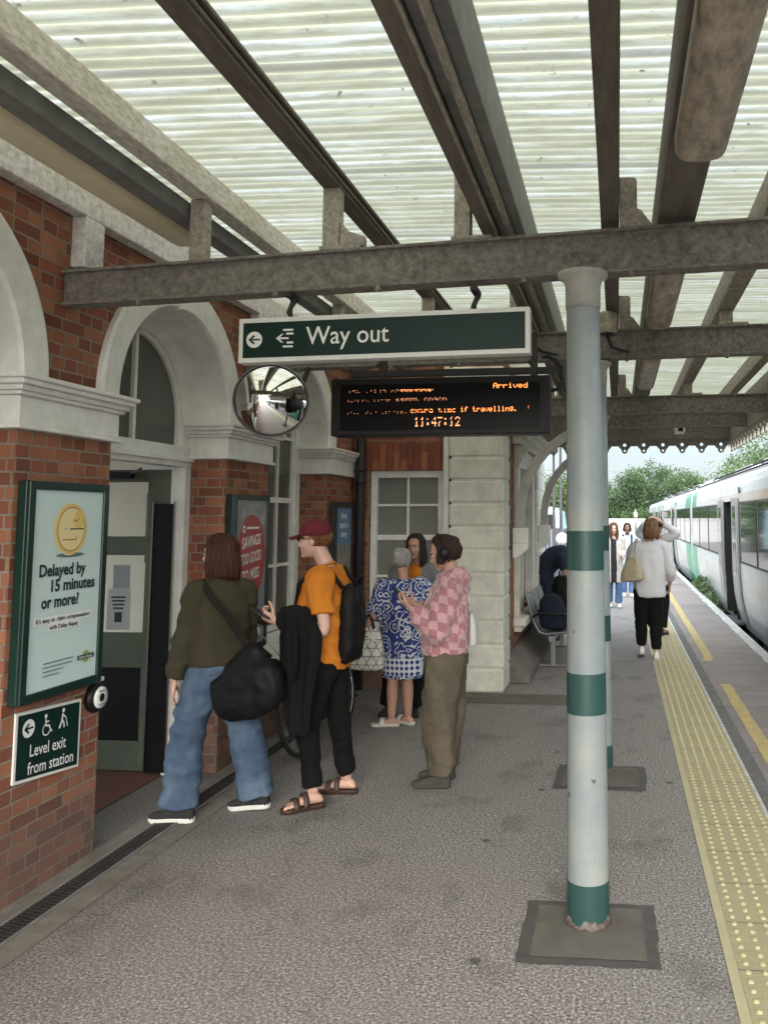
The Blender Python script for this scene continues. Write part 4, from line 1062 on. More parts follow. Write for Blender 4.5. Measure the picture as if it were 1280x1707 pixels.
for k, s in enumerate(('Every', "stop's a", 'story')): put_text(m, s, pt(.5,.90-.085*k,2), AY, AZ, .085, .002, 'CENTER', 1)
rect(m, .05, .45, .02, .10, 1, 1); m.build('poster_print', [pm('poster_blue_panel', (.10,.20,.36), .4, .2, 3), MT['ink_white']], t, fix=False)
# rain pipes in the corner
t = thing('drainpipe', 'black cast iron drainpipe in the corner beside the wing window', 'pipe', (-2.74, 8.77, 0))
m = MB(); m.cyl((-2.735,8.765,0),(-2.735,8.765,3.9),.05,16); m.build('pipe', MT['iron'], t)
m = MB()
for z in (.5, 2.15, 2.28): m.cyl((-2.735,8.765,z),(-2.735,8.765,z+.05),.06,16)
m.build('collar', MT['iron'], t)
t = thing('drainpipe', 'white downpipe between the wing window and the painted corner blocks', 'pipe', (-1.80, 8.78, 0))
m = MB(); m.box(-1.835, -1.772, 8.75, 8.83, 0, 3.9); m.build('pipe', MT['white'], t, bevel=.01)
m = MB(); m.box(-1.772, -1.7655, 8.76, 8.84, 0, 3.9); m.build('gap_shade_strip', MT['iron'], t)  # thin dark strip in place of the shaded gap beside the corner blocks
m = MB(); m.box(XW+.001, XW+.02, 6.28, 6.46, 2.93, 3.12)
for k in range(5): m.box(XW+.02, XW+.03, 6.29, 6.45, 2.945+.034*k, 2.958+.034*k)
tag(m.build('air_vent', MT['iron']), 'small dark slatted air vent high in the brickwork beside the sign', 'vent')
# ================================================================== TRAIN
MT['train_white'] = pm('train_white_paint', (.66, .66, .66), .28, .03, 2, kind='World', dirt=(.42,.40,.37), dfac=.35, dscale=1.5)
MT['train_lower'] = pm('train_pale_grey_paint', (.60, .60, .60), .3, .04, 2, kind='World', dirt=(.34,.31,.28), dfac=.45, dscale=1.6, stretch=(1,.3,1.5))
MT['train_roof'] = pm('train_roof_paint', (.55, .56, .56), .45, .06, 3, kind='World', dirt=(.30,.29,.27), dfac=.5, dscale=2, stretch=(1,.2,1))
MT['train_green'] = pm('train_green_paint', (.10, .36, .235), .3, .06, 3)
MT['train_dgreen'] = pm('train_dark_green_paint', (.025, .085, .075), .35, .1, 3)
MT['train_door'] = pm('train_door_grey', (.30, .30, .29), .35, .06, 4)
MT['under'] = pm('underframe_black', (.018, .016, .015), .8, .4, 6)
MT['hand_yellow'] = pm('handrail_yellow', (.38, .31, .13), .4, .05)
TP = [(2.30,-.22),(2.235,-.05),(2.175,.16),(2.13,.42),(2.105,.75),(2.10,1.02),(2.10,2.03),(2.108,2.20),(2.135,2.36),(2.19,2.48),(2.29,2.59),(2.46,2.69),(2.80,2.79),(3.2,2.84),(3.5,2.85)]
FULL = TP + [(7.0-x, z) for x, z in TP[-2::-1]]
def xat(z):
    for (xa, za), (xb, zb) in zip(TP[:-1], TP[1:]):
        if za <= z <= zb: return xa + (xb-xa)*(z-za)/(zb-za)
def skin(mb, ya, yb, za, zb, d=.0, mi=0):
    zz = [za] + [z for x, z in TP if za < z < zb] + [zb]
    P = [(xat(z)-d, z) for z in zz]
    mb.rings([[(x,ya,z) for x, z in P], [(x,yb,z) for x, z in P]], False, False, mi, False)
def carriage(y0, y1, doors, label, bands):
    t = thing('train_carriage', label, 'train carriage', (3.5, (y0+y1)/2, -1), 'carriages of the train at the platform')
    iv = []; y = y0
    for (a, b) in doors: iv.append((y, a, 0)); iv.append((a, b, 1)); y = b
    iv.append((y, y1, 0))
    m = MB()
    for (a, b, dr_) in iv:
        if dr_: skin(m, a, b, 2.08, 2.48)
        else: skin(m, a, b, -.22, 2.48)
    m.rings([[(x,yy,z) for x, z in FULL if x > 3.6 and z < 2.5] for yy in (y0, y1)], False, False, 0, False)
    for yy in (y0, y1): m.add([(x,yy,z) for x, z in FULL], [tuple(range(len(FULL)))], 0)
    m.box(2.32, 4.7, y0, y1, -.24, -.20)
    m.build('body', MT['train_lower'], t, fix=False)
    m = MB(); R = [(x,z) for x, z in FULL if z >= 2.48]
    m.rings([[(x,yy,z) for x, z in R] for yy in (y0, y1)], False, False, 0, False)
    k = y0 + 1.5
    while k < y1 - 3.6:
        m.box(2.9, 4.1, k, k+2.6, 2.82, 2.93); k += 4.2
    m.build('roof', MT['train_roof'], t, fix=False)
    m = MB(); m.tube([(2.265,y0+.1,2.60),(2.265,y1-.1,2.60)], .016, 6); m.tube([(2.44,y0+.6,2.705),(2.44,y0+.9,2.715),(2.44,y1-2.9,2.715),(2.44,y1-2.5,2.705)], .022, 6); m.build('roof_gutter', MT['under'], t)
    # white cantrail panel and window band between the doors
    mw = MB(); ml = MB(); gaps = []
    y = y0
    for (a, b) in doors: gaps.append((y + (.12 if y == y0 else .72), a - .72)); y = b
    gaps.append((y + .72, y1 - .12))
    wins = []
    for (a, b) in gaps:
        if b - a < .5: continue
        mw = MB(); skin(mw, a+.01, b-.01, 2.06, 2.40, .004); mw.build('cantrail_panel', MT['train_white'], t, fix=False)
        L = b-a; nw = max(1, int(round(L/2.1))); w = L/nw
        for i in range(nw): wins.append((a+w*i+.05, a+w*(i+1)-.05))
    for (a, b) in wins:
        m = MB(); m.box(2.088, 2.099, a, b, 1.0, 2.045); w = m.build('window', MT['black'], t, bevel=.004)
        m = MB(); m.quad((2.0865,a+.05,1.04),(2.0865,b-.05,1.04),(2.0865,b-.05,2.01),(2.0865,a+.05,2.01)); m.build('pane', MT['train_glass'], w, fix=False)
    for (a, b) in bands:
        
        for za, zb, dd in ((-.1, 1.0, .003), (2.05, 2.46, .006)): m = MB(); skin(m, a, b, za, zb, dd); m.build('green_end_band', MT['train_green'], t, fix=False)
    # open sliding doors: leaves pushed out along the side, dark vestibule
    for (a, b) in doors:
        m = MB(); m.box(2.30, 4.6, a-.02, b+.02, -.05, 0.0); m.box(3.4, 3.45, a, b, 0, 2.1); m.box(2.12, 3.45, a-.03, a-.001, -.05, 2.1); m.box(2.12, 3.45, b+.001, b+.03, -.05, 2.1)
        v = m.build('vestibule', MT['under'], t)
        
        for yy in (a+.10, b-.10): m = MB(); m.cyl((2.26,yy,.85),(2.26,yy,1.9),.018,10); m.build('handrail', MT['hand_yellow'], v)
        m = MB(); m.box(1.99, 2.30, a+.05, b-.05, -.16, -.12); m.build('step', MT['grey_metal'], t)
        for (da, db_) in ((a-.70, a-.02), (b+.02, b+.70)):
            m = MB(); skin(m, da, db_, -.02, 2.12, .05); skin(m, da, db_, -.02, 2.12, .012)
            for yy in (da, db_):
                zz = [-.02]+[z for x, z in TP if -.02 < z < 2.12]+[2.12]
                m.rings([[(xat(z)-.05,yy,z) for z in zz],[(xat(z)-.012,yy,z) for z in zz]], False, False, 0, False)
            lf = m.build('door_leaf', MT['train_door'], t, fix=False)
            m = MB(); m.quad((2.0485,da+.14,.78),(2.0485,db_-.14,.78),(2.0485,db_-.14,1.98),(2.0485,da+.14,1.98)); 
            skin(m, da+.14, db_-.14, .76, 1.98, .0525); m.build('pane', MT['train_glass'], lf, fix=False)
            e = MB(); ya = db_-.035 if db_ < a else da; skin(e, ya, ya+.035, -.02, 2.12, .053); e.build('edge_seal', MT['black'], lf, fix=False)
        m = MB(); m.box(2.078, 2.094, a-.92, a-.78, 2.20, 2.30); m.build('number_plate', MT['ink_dark'], t)
    m = MB(); m.box(2.45, 4.55, y0+.3, y1-.3, -.95, -.24)
    for yy in (y0+2.4, y1-2.4):
        m.box(2.36, 2.6, yy-1.5, yy+1.5, -.72, -.34)
        for dy in (-.95, .95): m.cyl((2.5,yy+dy,-.62),(2.72,yy+dy,-.62),.4,20)
    k = y0 + 4.6
    while k < y1 - 5: m.box(2.33, 2.6, k, k+1.3, -.80, -.28); k += 1.9
    m.build('underframe', MT['under'], t)
    return t
carriage(4.55, 24.3, [(9.0,10.4),(15.68,17.05)], 'nearest white train carriage with open doors standing alongside the yellow strip', [(23.0,24.28)])
carriage(24.75, 44.5, [(31.6,33.0),(40.2,41.6)], 'second train carriage with green end band, beyond the dark coupling', [(24.77,26.6),(43.2,44.48)])
carriage(44.95, 58.0, [(49,50.4)], 'farthest short-looking train carriage at the end of the platform', [(56.6,57.98)])
carriage(-15.7, 4.1, [(-9,-7.6),(-2.3,-.9)], 'train carriage alongside the viewer, seen only in the convex mirror', [(2.8,4.08)])
for y in (24.3, 44.5, 4.1):
    m = MB(); pr = [(x+.22*(1 if x < 3.5 else -1)*(1 if abs(x-3.5) > .7 else 0), z-.09) for x, z in FULL]
    rr = []
    for k in range(7): rr.append([(x + (.03 if k % 2 else 0)*(1 if x < 3.5 else -1), y+.02+.41*k/6, z) for x, z in pr])
    m.rings(rr, True, True, 0, False)
    tag(m.build('gangway_bellows', MT['train_dgreen']), {24.3:'dark folded gangway joining the first two carriages', 44.5:'folded gangway between the two farthest carriages', 4.1:'gangway at the near end of the closest carriage'}[y], 'gangway')
# ---------------------------------------------------------------- weeds in the gap by the platform edge
def leafmat(name, c, var=.35):
    m, n, l, b = newmat(name); co = coords(n, l, 'World')
    f = ntex(n, l, co, 1.1, 4)
    col = mixc(n, l, f, tuple(x*(1-var) for x in c), tuple(x*(1+var) for x in c)); l.new(col, b.inputs['Base Color']); b.inputs['Roughness'].default_value = .6
    tr = n.new('ShaderNodeBsdfTranslucent'); l.new(col, tr.inputs[0]); mx = n.new('ShaderNodeMixShader'); mx.inputs[0].default_value = .3
    l.new(b.outputs[0], mx.inputs[1]); l.new(tr.outputs[0], mx.inputs[2]); l.new(mx.outputs[0], n['Material Output'].inputs[0]); return m
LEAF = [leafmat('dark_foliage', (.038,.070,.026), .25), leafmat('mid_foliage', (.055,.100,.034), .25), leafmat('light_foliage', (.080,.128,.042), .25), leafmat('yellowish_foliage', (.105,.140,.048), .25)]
BARK = pm('bark', (.07, .055, .042), .9, .3, 8, 40, .4)
def leaf_quad(mb, p, s, rng, mi):
    a = Vector((rng.gauss(0,1), rng.gauss(0,1), rng.gauss(0,.7))).normalized()
    b = a.cross(Vector((rng.gauss(0,1), rng.gauss(0,1), rng.gauss(0,1)))).normalized()
    p = Vector(p); w = s*rng.uniform(.35,.55)
    mb.add([p-a*s*.5, p+b*w*.5-a*s*.05, p+a*s*.5, p-b*w*.5], [(0,1,2,3)], mi)
m = MB(); rng = random.Random(11)
for k in range(900):
    y = rng.gauss(20.7, 1.5); x = 1.99 + rng.uniform(-.06,.12); z = rng.uniform(-.3,.02) + .42*max(0,1-abs(y-20.7)/3)*rng.random()
    leaf_quad(m, (x,y,z), rng.uniform(.10,.2), rng, rng.choice((1,2,2,3)))
tag(m.build('weeds', LEAF, fix=False), kind='stuff')
# ---------------------------------------------------------------- trees
def tree(name, label, cat, x, y, h, r, seed, nl, ls, z0=-1.2, lobes=9, tint=(0,1,1,2), squash=.8, base=.25, group=None):
    rng = random.Random(seed)
    t = thing(name, label, cat, (x, y, z0), group)
    tr = MB(); top = z0 + h
    tr.tube([(x,y,z0),(x+rng.uniform(-.1,.1),y,z0+h*.3),(x+rng.uniform(-.3,.3),y,z0+h*.6),(x,y,z0+h*.85)], [h*.028,h*.022,h*.014,h*.005], 7)
    L = []
    for k in range(lobes):
        a = rng.uniform(0,2*PI); q = r*math.sqrt(rng.random())*.75; f = rng.uniform(base, .88)
        c = Vector((x+q*math.cos(a), y+q*math.sin(a), z0+h*f)); rr_ = r*rng.uniform(.30,.52)*(1.15-.5*max(0,f-.5))
        L.append((c, rr_)); tr.tube([(x,y,z0+h*min(.6,f*.6)), (x*.4+c.x*.6,y*.4+c.y*.6,c.z-rr_*.5), c], [h*.010,h*.006,h*.002], 5)
    L.append((Vector((x,y,z0+h*.84)), h*.14))
    tr.build('trunk', BARK, t)
    cr = MB()
    tot = sum(q[1]**2 for q in L)
    for (c, q) in L:
        n = int(1.7*nl*q*q/tot); clumps = max(4, n//14)
        for k in range(clumps):
            d = Vector((rng.gauss(0,1), rng.gauss(0,1), rng.gauss(0,1))).normalized()
            p = c + Vector((d.x*q, d.y*q, d.z*q*squash))*rng.uniform(.62,1.10)
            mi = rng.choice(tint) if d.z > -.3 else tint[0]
            cs = q*.20
            for j in range(14): leaf_quad(cr, p + Vector((rng.gauss(0,cs),rng.gauss(0,cs),rng.gauss(0,cs*.8))), ls*.74*rng.uniform(.6,1.3), rng, mi)
    cr.build('crown', LEAF, t, fix=False)
    return t
TG = 'trees beyond the end of the platform'
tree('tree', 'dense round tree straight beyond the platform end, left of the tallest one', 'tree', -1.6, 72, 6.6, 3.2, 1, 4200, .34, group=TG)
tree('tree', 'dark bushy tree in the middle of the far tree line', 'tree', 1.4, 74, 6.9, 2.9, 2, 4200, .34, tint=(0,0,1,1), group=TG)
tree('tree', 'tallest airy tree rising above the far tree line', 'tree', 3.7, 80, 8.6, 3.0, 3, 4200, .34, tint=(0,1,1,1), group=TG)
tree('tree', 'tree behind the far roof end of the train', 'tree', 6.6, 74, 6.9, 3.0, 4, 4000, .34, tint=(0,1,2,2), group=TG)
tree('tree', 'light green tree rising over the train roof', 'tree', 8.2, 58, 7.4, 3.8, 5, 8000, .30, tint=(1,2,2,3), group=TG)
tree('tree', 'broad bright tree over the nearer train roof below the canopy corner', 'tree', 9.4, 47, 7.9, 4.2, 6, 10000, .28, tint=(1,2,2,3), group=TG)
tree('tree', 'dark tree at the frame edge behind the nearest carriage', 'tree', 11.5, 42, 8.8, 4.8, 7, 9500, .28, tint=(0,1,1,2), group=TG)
tree('bush', 'small round bush in front of the far tree line', 'bush', 1.5, 62, 3.7, 1.3, 8, 1500, .24, tint=(1,2,2,2), base=.35)
tree('tree', 'pale tree seen through the curved brace beyond the house', 'tree', -5.2, 52, 6.0, 2.4, 9, 2600, .30, tint=(1,2,2,3), group=TG)
tree('tree', 'tree behind the lamp posts past the wooden fence', 'tree', -2.9, 44, 5.2, 1.7, 10, 2200, .26, tint=(0,1,2,2), group=TG)
tree('tree', 'tree on the skyline between fence and far wall', 'tree', -4.6, 82, 7.4, 3.4, 12, 3000, .36, tint=(0,1,1,2), group=TG)
m = MB()
m.box(-14, 12, 88, 92, -1.2, 2.2)
tag(m.build('far_bank', pm('far_scrub', (.035,.06,.026), .9, .5, 1.2, 3, .8, kind='World')), kind='structure')
m = MB(); rng = random.Random(77)
for k in range(2600): leaf_quad(m, (rng.uniform(-13,13), 87.5+rng.uniform(-.6,.6), rng.uniform(-1,3.4)), rng.uniform(.3,.6), rng, rng.choice((0,1,1,2)))
tag(m.build('far_scrub', LEAF, fix=False), kind='stuff')
m = MB(); m.box(-9, 1.9, 60.5, 60.7, -.2, 1.55); m.box(-9.05, 1.95, 60.45, 60.75, 1.55, 1.66)
tag(m.build('boundary_wall', pm('pale_render', (.36,.36,.36), .85, .15, 1, 8, .3, kind='World')), 'long pale wall across the far end of the platform', 'wall')
m = MB(); m.cyl((1.15,55,0),(1.15,55,2.3),.05,8); m.box(1.02,1.28,54.94,55.06,1.75,2.1); tag(m.build('signal_post', MT['grey_metal']), 'thin pale post with a small box standing at the far platform end', 'post')
# house, fence, lamps glimpsed through the braces
h_ = thing('house', 'pale house with orange roof glimpsed through the curved braces', 'house', (-6.2, 46, -1.2))
m = MB(); m.box(-9.5, -3.9, 43, 50, -1.2, 2.9); m.build('wall', pm('pale_house_render', (.50,.42,.34), .9, .08, 1), h_)
m = MB(); m.prism([(-9.8,2.85),(-3.55,2.85),(-6.7,5.4)], (0,42.6,0), (1,0,0), (0,0,1), (0,7.8,0)); m.build('roof', pm('orange_tiles', (.42,.17,.08), .85, .25, 6, 20, .4), h_)
m = MB(); m.box(-4.6, -4.1, 42.95, 42.99, 1.6, 2.6); m.box(-6.2,-5.2,42.95,42.99,.6,2.0); m.build('window', MT['pane'], h_)
fb = thing('fence', 'dark vertical board fence behind the bench', 'fence', (-1.9, 22, 0))
m = MB(); rng = random.Random(5)
for k in range(24): x = -3.4 + .105*k; m.box(x, x+.095, 21.98, 22.0+rng.uniform(0,.01), 0.02, 1.46+.012*(k%3)+.03*k/24)
m.build('board_panel', pm('dark_fence_timber', (.055,.055,.065), .8, .25, 6), fb)
for x in (-3.4, -2.1, -.9):
    m = MB(); m.box(x-.05, x+.05, 22.02, 22.12, 0, 1.6); m.build('post', MT['iron'], fb)
for (x, y, hh, lb) in ((-1.68, 25, 4.4, 'tall dark green lamp post nearer the column'), (-1.96, 26, 3.7, 'slim dark lamp post beside the house')):
    t = thing('lamp_post', lb, 'lamp post', (x, y, 0), 'lamp posts past the fence')
    m = MB(); m.tube([(x,y,0),(x,y,.8),(x,y,hh)], [.07,.055,.035], 8); m.build('pole', MT['iron'], t)
    m = MB(); m.lathe([(.03,hh),(.13,hh+.1),(.16,hh+.35),(.03,hh+.45)], (x,y,0), 10); m.build('lantern', MT['iron'], t)
t = thing('bollard_lamp', 'short dark post with a white globe beside the fence', 'lamp', (-1.19, 18, 0))
m = MB(); m.tube([(-1.19,18,0),(-1.19,18,1.2)], .035, 8); m.build('post', MT['iron'], t)
m = MB(); m.ball((-1.19,18,1.33), .13, 14, 9); m.build('globe', MT['ink_white'], t)
t = thing('parked_van', 'pale blue panel van seen small between the brace and the lamp posts', 'van', (-3.1, 36, -.05))
m = MB(); m.extrude_y([(-4.3,.35),(-2.3,.35),(-2.3,1.2),(-2.4,2.0),(-2.7,2.2),(-3.9,2.2),(-4.2,2.0),(-4.3,1.2)], 34.6, 38.5); m.build('body', pm('pale_blue_van_paint', (.33,.47,.60), .3, .05), t, bevel=.05)
m = MB(); m.box(-4.05,-2.55,34.56,34.598,1.30,1.90); m.build('windscreen', MT['train_glass'], t)
for x in (-4.1,-2.5):
    for y in (35.3,37.8): m = MB(); m.cyl((x-.1,y,.3),(x+.1,y,.3),.32,16); m.build('wheel', MT['rubber'], t)

# ================================================================== BENCH AND BAGS
bn = thing('platform_bench', 'row of grey perforated metal seats against the wing wall', 'bench', (-.8, 11, 0))
def perf():
    m, n, l, b = newmat('perforated_metal'); co = coords(n, l, 'Object')
    vo = n.new('ShaderNodeTexVoronoi'); vo.inputs['Scale'].default_value = 55; vo.inputs['Randomness'].default_value = 0; l.new(co, vo.inputs['Vector'])
    l.new(ramp(n, l, vo.outputs['Distance'], [(.28, (.03,.03,.03)), (.36, (.27,.275,.28))]), b.inputs['Base Color']); b.inputs['Metallic'].default_value = .5; b.inputs['Roughness'].default_value = .4; return m
PERF = perf()
prof = [(-1.12,.84),(-1.10,.82),(-1.055,.66),(-1.0,.50),(-.955,.43),(-.88,.405),(-.74,.415),(-.60,.435),(-.555,.43),(-.54,.40)]
for i in range(3):
    y0 = 10.22 + .62*i; m = MB()
    inner = prof; outer = [(p[0]-.004, p[1]-.018) for p in prof]
    loop = inner + outer[::-1]
    m.extrude_y(loop, y0, y0+.55); m.build('seat', PERF, bn)
    m = MB(); 
    for yy in (y0, y0+.55): m.tube([(p[0],yy,p[1]-.009) for p in prof], .014, 6)
    m.build('seat_rim', MT['grey_metal'], bn)
    m = MB(); m.tube([(-1.03,y0-.03,.60),(-.95,y0-.03,.645),(-.62,y0-.03,.63),(-.58,y0-.03,.60),(-.60,y0-.03,.44)], .016, 8); m.build('armrest', MT['black'], bn)
m = MB(); m.box(-.83, -.76, 10.1, 12.1, .32, .385); m.build('rail', MT['grey_metal'], bn)
for y in (10.32, 11.86):
    m = MB(); m.box(-.825, -.765, y-.03, y+.03, 0.02, .32); m.box(-1.05, -.52, y-.03, y+.03, .004, .03); m.build('leg', MT['grey_metal'], bn, bevel=.006)

# ================================================================== BICYCLE
bk = thing('bicycle', 'black bicycle with bright handlebars leaning on the wall behind the man in orange', 'bicycle', (-2.46, 6.8, 0))
LE = rad(11); BU = Vector((-math.sin(LE),0,math.cos(LE))); BO = Vector((-2.39, 6.32, .0)); BSX = Vector((math.cos(LE),0,math.sin(LE)))
def bp(y, z, s=0): return BO + Vector((0,y,0)) + BU*z + BSX*s
for yy in (0, 1.06):
    wh = MB(); cc = bp(yy, .345)
    ring = lambda r: [cc + (Vector((0,1,0))*math.cos(2*PI*k/40) + BU*math.sin(2*PI*k/40))*r for k in range(40)]
    wh.tube(ring(.322), .019, 8, closed=True); w = wh.build('wheel', MT['rubber'], bk)
    r_ = MB(); r_.tube(ring(.300), .009, 6, closed=True)
    for k in range(28):
        a = 2*PI*k/28; r_.tube([cc + BSX*(.03*(-1)**k), cc + (Vector((0,1,0))*math.cos(a)+BU*math.sin(a))*.3], .0014, 3, cap=False)
    r_.build('rim', MT['chrome'], w)
    h = MB(); h.cyl(cc-BSX*.05, cc+BSX*.05, .02, 10); h.build('hub', MT['grey_metal'], w)
m = MB(); B = lambda a, b, r: m.tube([bp(*a), bp(*b)], r, 10)
B((.16,.86),(.66,.80),.016); B((.19,.76),(.55,.29),.018); B((.66,.86),(.55,.29),.016); B((.66,.80),(1.06,.345),.009); B((.55,.29),(1.06,.345),.010); B((.15,.92),(.20,.72),.019)
m.build('frame', MT['black'], bk)
m = MB()
for s in (-.05,.05): m.tube([bp(.20,.72), bp(.14,.66,s), bp(0,.345,s)], .011, 8)
m.build('fork', MT['black'], bk)
m = MB(); m.tube([bp(.15,.92), bp(.13,1.02), bp(.07,1.04)], .013, 8); m.tube([bp(.22,1.02,.31),bp(.10,1.05,.22),bp(.07,1.045,0),bp(.10,1.05,-.22),bp(.22,1.02,-.31)], .011, 8)
m.tube([bp(.05,1.03,.12),bp(-.12,.95,.14),bp(-.10,.75,.05),bp(.02,.70,0)], .003, 5); m.tube([bp(.05,1.03,-.12),bp(-.16,.97,-.10),bp(-.12,.78,.0),bp(.05,.72,0)], .003, 5)
m.build('handlebar', MT['chrome'], bk)
m = MB()
for s in (-1, 1): m.tube([bp(.10,1.048,.20*s), bp(.24,1.015,.33*s)], .017, 8)
m.ball(bp(.0,1.06,-.14), (.045,.03,.04)); m.build('grip', MT['rubber'], bk)
m = MB(); m.ball(bp(.71,.93), (.07,.13,.035)); m.tube([bp(.66,.80), bp(.69,.92)], .013, 8); m.build('saddle', MT['black'], bk)
m = MB(); m.lathe([(.09,-.006),(.09,.006)], bp(.55,.29,.06), 24, axis='x'); m.tube([bp(.55,.29,.07), bp(.62,.14,.08), bp(.62,.14,.16)], .01, 6); m.build('crank', MT['grey_metal'], bk)
# ================================================================== PEOPLE
def vec(*a): return Vector(a[0]) if len(a) == 1 else Vector(a)
def catmull(P, R, sub=5):
    P = [Vector(p) for p in P]; n = len(P); op, orr = [], []
    for i in range(n-1):
        p0, p1, p2, p3 = P[max(0,i-1)], P[i], P[i+1], P[min(n-1,i+2)]
        for k in range(sub):
            t = k/sub
            op.append(.5*((2*p1)+(p2-p0)*t+(2*p0-5*p1+4*p2-p3)*t*t+(3*p1-p0-3*p2+p3)*t**3)); s = t*t*(3-2*t); orr.append(R[i]*(1-s)+R[i+1]*s)
    op.append(P[-1]); orr.append(R[-1]); return op, orr
def limb(mb, P, R, n=14, sub=5):
    p, r = catmull(P, R, sub)
    # rounded ends
    d0 = (p[0]-p[1]).normalized(); d1 = (p[-1]-p[-2]).normalized()
    p = [p[0]+d0*r[0]*.55, p[0]+d0*r[0]*.3] + p + [p[-1]+d1*r[-1]*.3, p[-1]+d1*r[-1]*.55]; r = [r[0]*.35, r[0]*.8] + r + [r[-1]*.8, r[-1]*.35]
    return mb.tube(p, r, n)
def cloth_tube(mb, P, R, n=18, sub=5):
    p, r = catmull(P, R, sub); return mb.tube(p, r, n)
def torso(mb, secs, F, n=28, e=.82, sub=4):
    """secs: (x, y, z, half width, half depth); width lies across facing direction F"""
    C = [Vector(s[:3]) for s in secs]; c, hw = catmull(C, [s[3] for s in secs], sub); _, hd = catmull(C, [s[4] for s in secs], sub)
    F = Vector((F[0],F[1],0)).normalized(); S = Vector((F.y,-F.x,0)); rr = []
    for p, w, d in zip(c, hw, hd):
        ring = []
        for k in range(n):
            a = 2*PI*k/n; ca, sa = math.cos(a), math.sin(a)
            ring.append(p + S*(w*math.copysign(abs(ca)**e, ca)) + F*(d*math.copysign(abs(sa)**e, sa)))
        rr.append(ring)
    return mb.rings(rr, True, True)
def remesh(mb, voxel, smooth=3, fac=.5):
    me = mb.mesh('tmp'); bm = bmesh.new(); bm.from_mesh(me); bmesh.ops.recalc_face_normals(bm, faces=bm.faces); bm.to_mesh(me); bm.free()
    o = bpy.data.objects.new('tmp', me); COL.objects.link(o)
    r = o.modifiers.new('r', 'REMESH'); r.mode = 'VOXEL'; r.voxel_size = voxel; r.use_smooth_shade = True
    if smooth: s = o.modifiers.new('s', 'SMOOTH'); s.factor = fac; s.iterations = smooth
    dg = bpy.context.evaluated_depsgraph_get(); dg.update()
    e = bpy.data.meshes.new_from_object(o.evaluated_get(dg))
    bpy.data.objects.remove(o); bpy.data.meshes.remove(me)
    return e
def wrinkle(me, fn):
    n = len(me.vertices); co = np.empty(n*3, np.float32); me.vertices.foreach_get('co', co); co = co.reshape(-1,3)
    no = np.empty(n*3, np.float32); me.vertices.foreach_get('normal', no); no = no.reshape(-1,3)
    d = np.array([fn(Vector(p)) for p in co.tolist()], np.float32)
    me.vertices.foreach_set('co', (co + no*d[:,None]).ravel()); me.update()
def folds(amp, sx, sy, sz, seed=0, sharp=True):
    o = Vector((seed*7.3, seed*3.1, seed*5.7))
    def f(p):
        q = Vector((p.x*sx, p.y*sy, p.z*sz)) + o
        a = mnoise.noise(q); b = mnoise.noise(q*2.1)
        a = (1-abs(a)*2.2) if sharp else a
        return amp*(a*.7 + b*.45 - .25)
    return f
def place(me, name, mats, parent=None, origin=None, matfn=None):
    off = world_loc(parent) if parent is not None else Vector(origin)
    n = len(me.vertices); co = np.empty(n*3, np.float32); me.vertices.foreach_get('co', co); co = co.reshape(-1,3)
    if matfn:
        for p in me.polygons: p.material_index = matfn(Vector(p.center))
    me.vertices.foreach_set('co', (co - np.array(off, np.float32)).ravel())
    me.polygons.foreach_set('use_smooth', [True]*len(me.polygons)); me.update(); me.name = name
    for m in (mats if isinstance(mats, (list,tuple)) else [mats]): me.materials.append(m)
    o = bpy.data.objects.new(name, me); COL.objects.link(o)
    if parent is not None: o.parent = parent
    else: o.location = off
    return o

def skin_mat(name, c):
    m, n, l, b = newmat(name); co = coords(n, l, 'Object')
    f = ntex(n, l, co, 9, 4); col = mixc(n, l, f, tuple(x*.86 for x in c), (c[0]*1.12, c[1]*1.05, c[2]*1.05)); l.new(col, b.inputs['Base Color'])
    b.inputs['Roughness'].default_value = .5; b.inputs['Subsurface Weight'].default_value = .12; b.inputs['Subsurface Radius'].default_value = (.012,.005,.003); return m
def cloth_mat(name, c, var=.15, ws=240, bstr=.25, vs=3, rough=.9, stretch=(1,1,1), fade=None):
    m, n, l, b = newmat(name); co = coords(n, l, 'Object', stretch)
    f = ntex(n, l, co, vs, 5); col = mixc(n, l, f, tuple(x*(1-var) for x in c), tuple(min(1,x*(1+var)) for x in c))
    fine = ntex(n, l, coords(n, l, 'Object'), ws, 2, .7)
    col = mixc(n, l, mth(n, l, 'MULTIPLY', fine, .35), col, tuple(x*.55 for x in c))
    if fade: col = mixc(n, l, ramp(n, l, ntex(n, l, coords(n, l, 'Object', (1,1,.55)), 4.5, 5, .6), [(.42,0.0),(.66,.75)]), col, fade)
    l.new(col, b.inputs['Base Color']); b.inputs['Roughness'].default_value = rough; b.inputs['Specular IOR Level'].default_value = .2
    bump(n, l, b, fine, bstr, .003); return m
def hair_mat(name, c, c2):
    m, n, l, b = newmat(name)
    f = ntex(n, l, coords(n, l, 'Object', (70,70,5)), 1.0, 3, .6); g = ntex(n, l, coords(n, l, 'Object', (9,9,3)), 1, 3)
    col = mixc(n, l, ramp(n, l, f, [(.3,0.0),(.7,1.0)]), c, c2); col = mixc(n, l, mth(n, l, 'MULTIPLY', g, .5), col, tuple(x*.5 for x in c))
    l.new(col, b.inputs['Base Color']); b.inputs['Roughness'].default_value = .55; b.inputs['Specular IOR Level'].default_value = .22; bump(n, l, b, f, .6, .004); return m
SK = {'fair': skin_mat('fair_skin', (.52,.315,.235)), 'pale': skin_mat('pale_skin', (.56,.36,.285)), 'deep': skin_mat('deep_skin', (.105,.052,.034)), 'warm': skin_mat('warm_skin', (.47,.275,.20))}
EYEW = pm('eye_white', (.6,.58,.55), .3, .02); LIP = pm('lips', (.36,.13,.115), .5, .08); BROW = pm('brow_hair', (.05,.03,.02), .8)

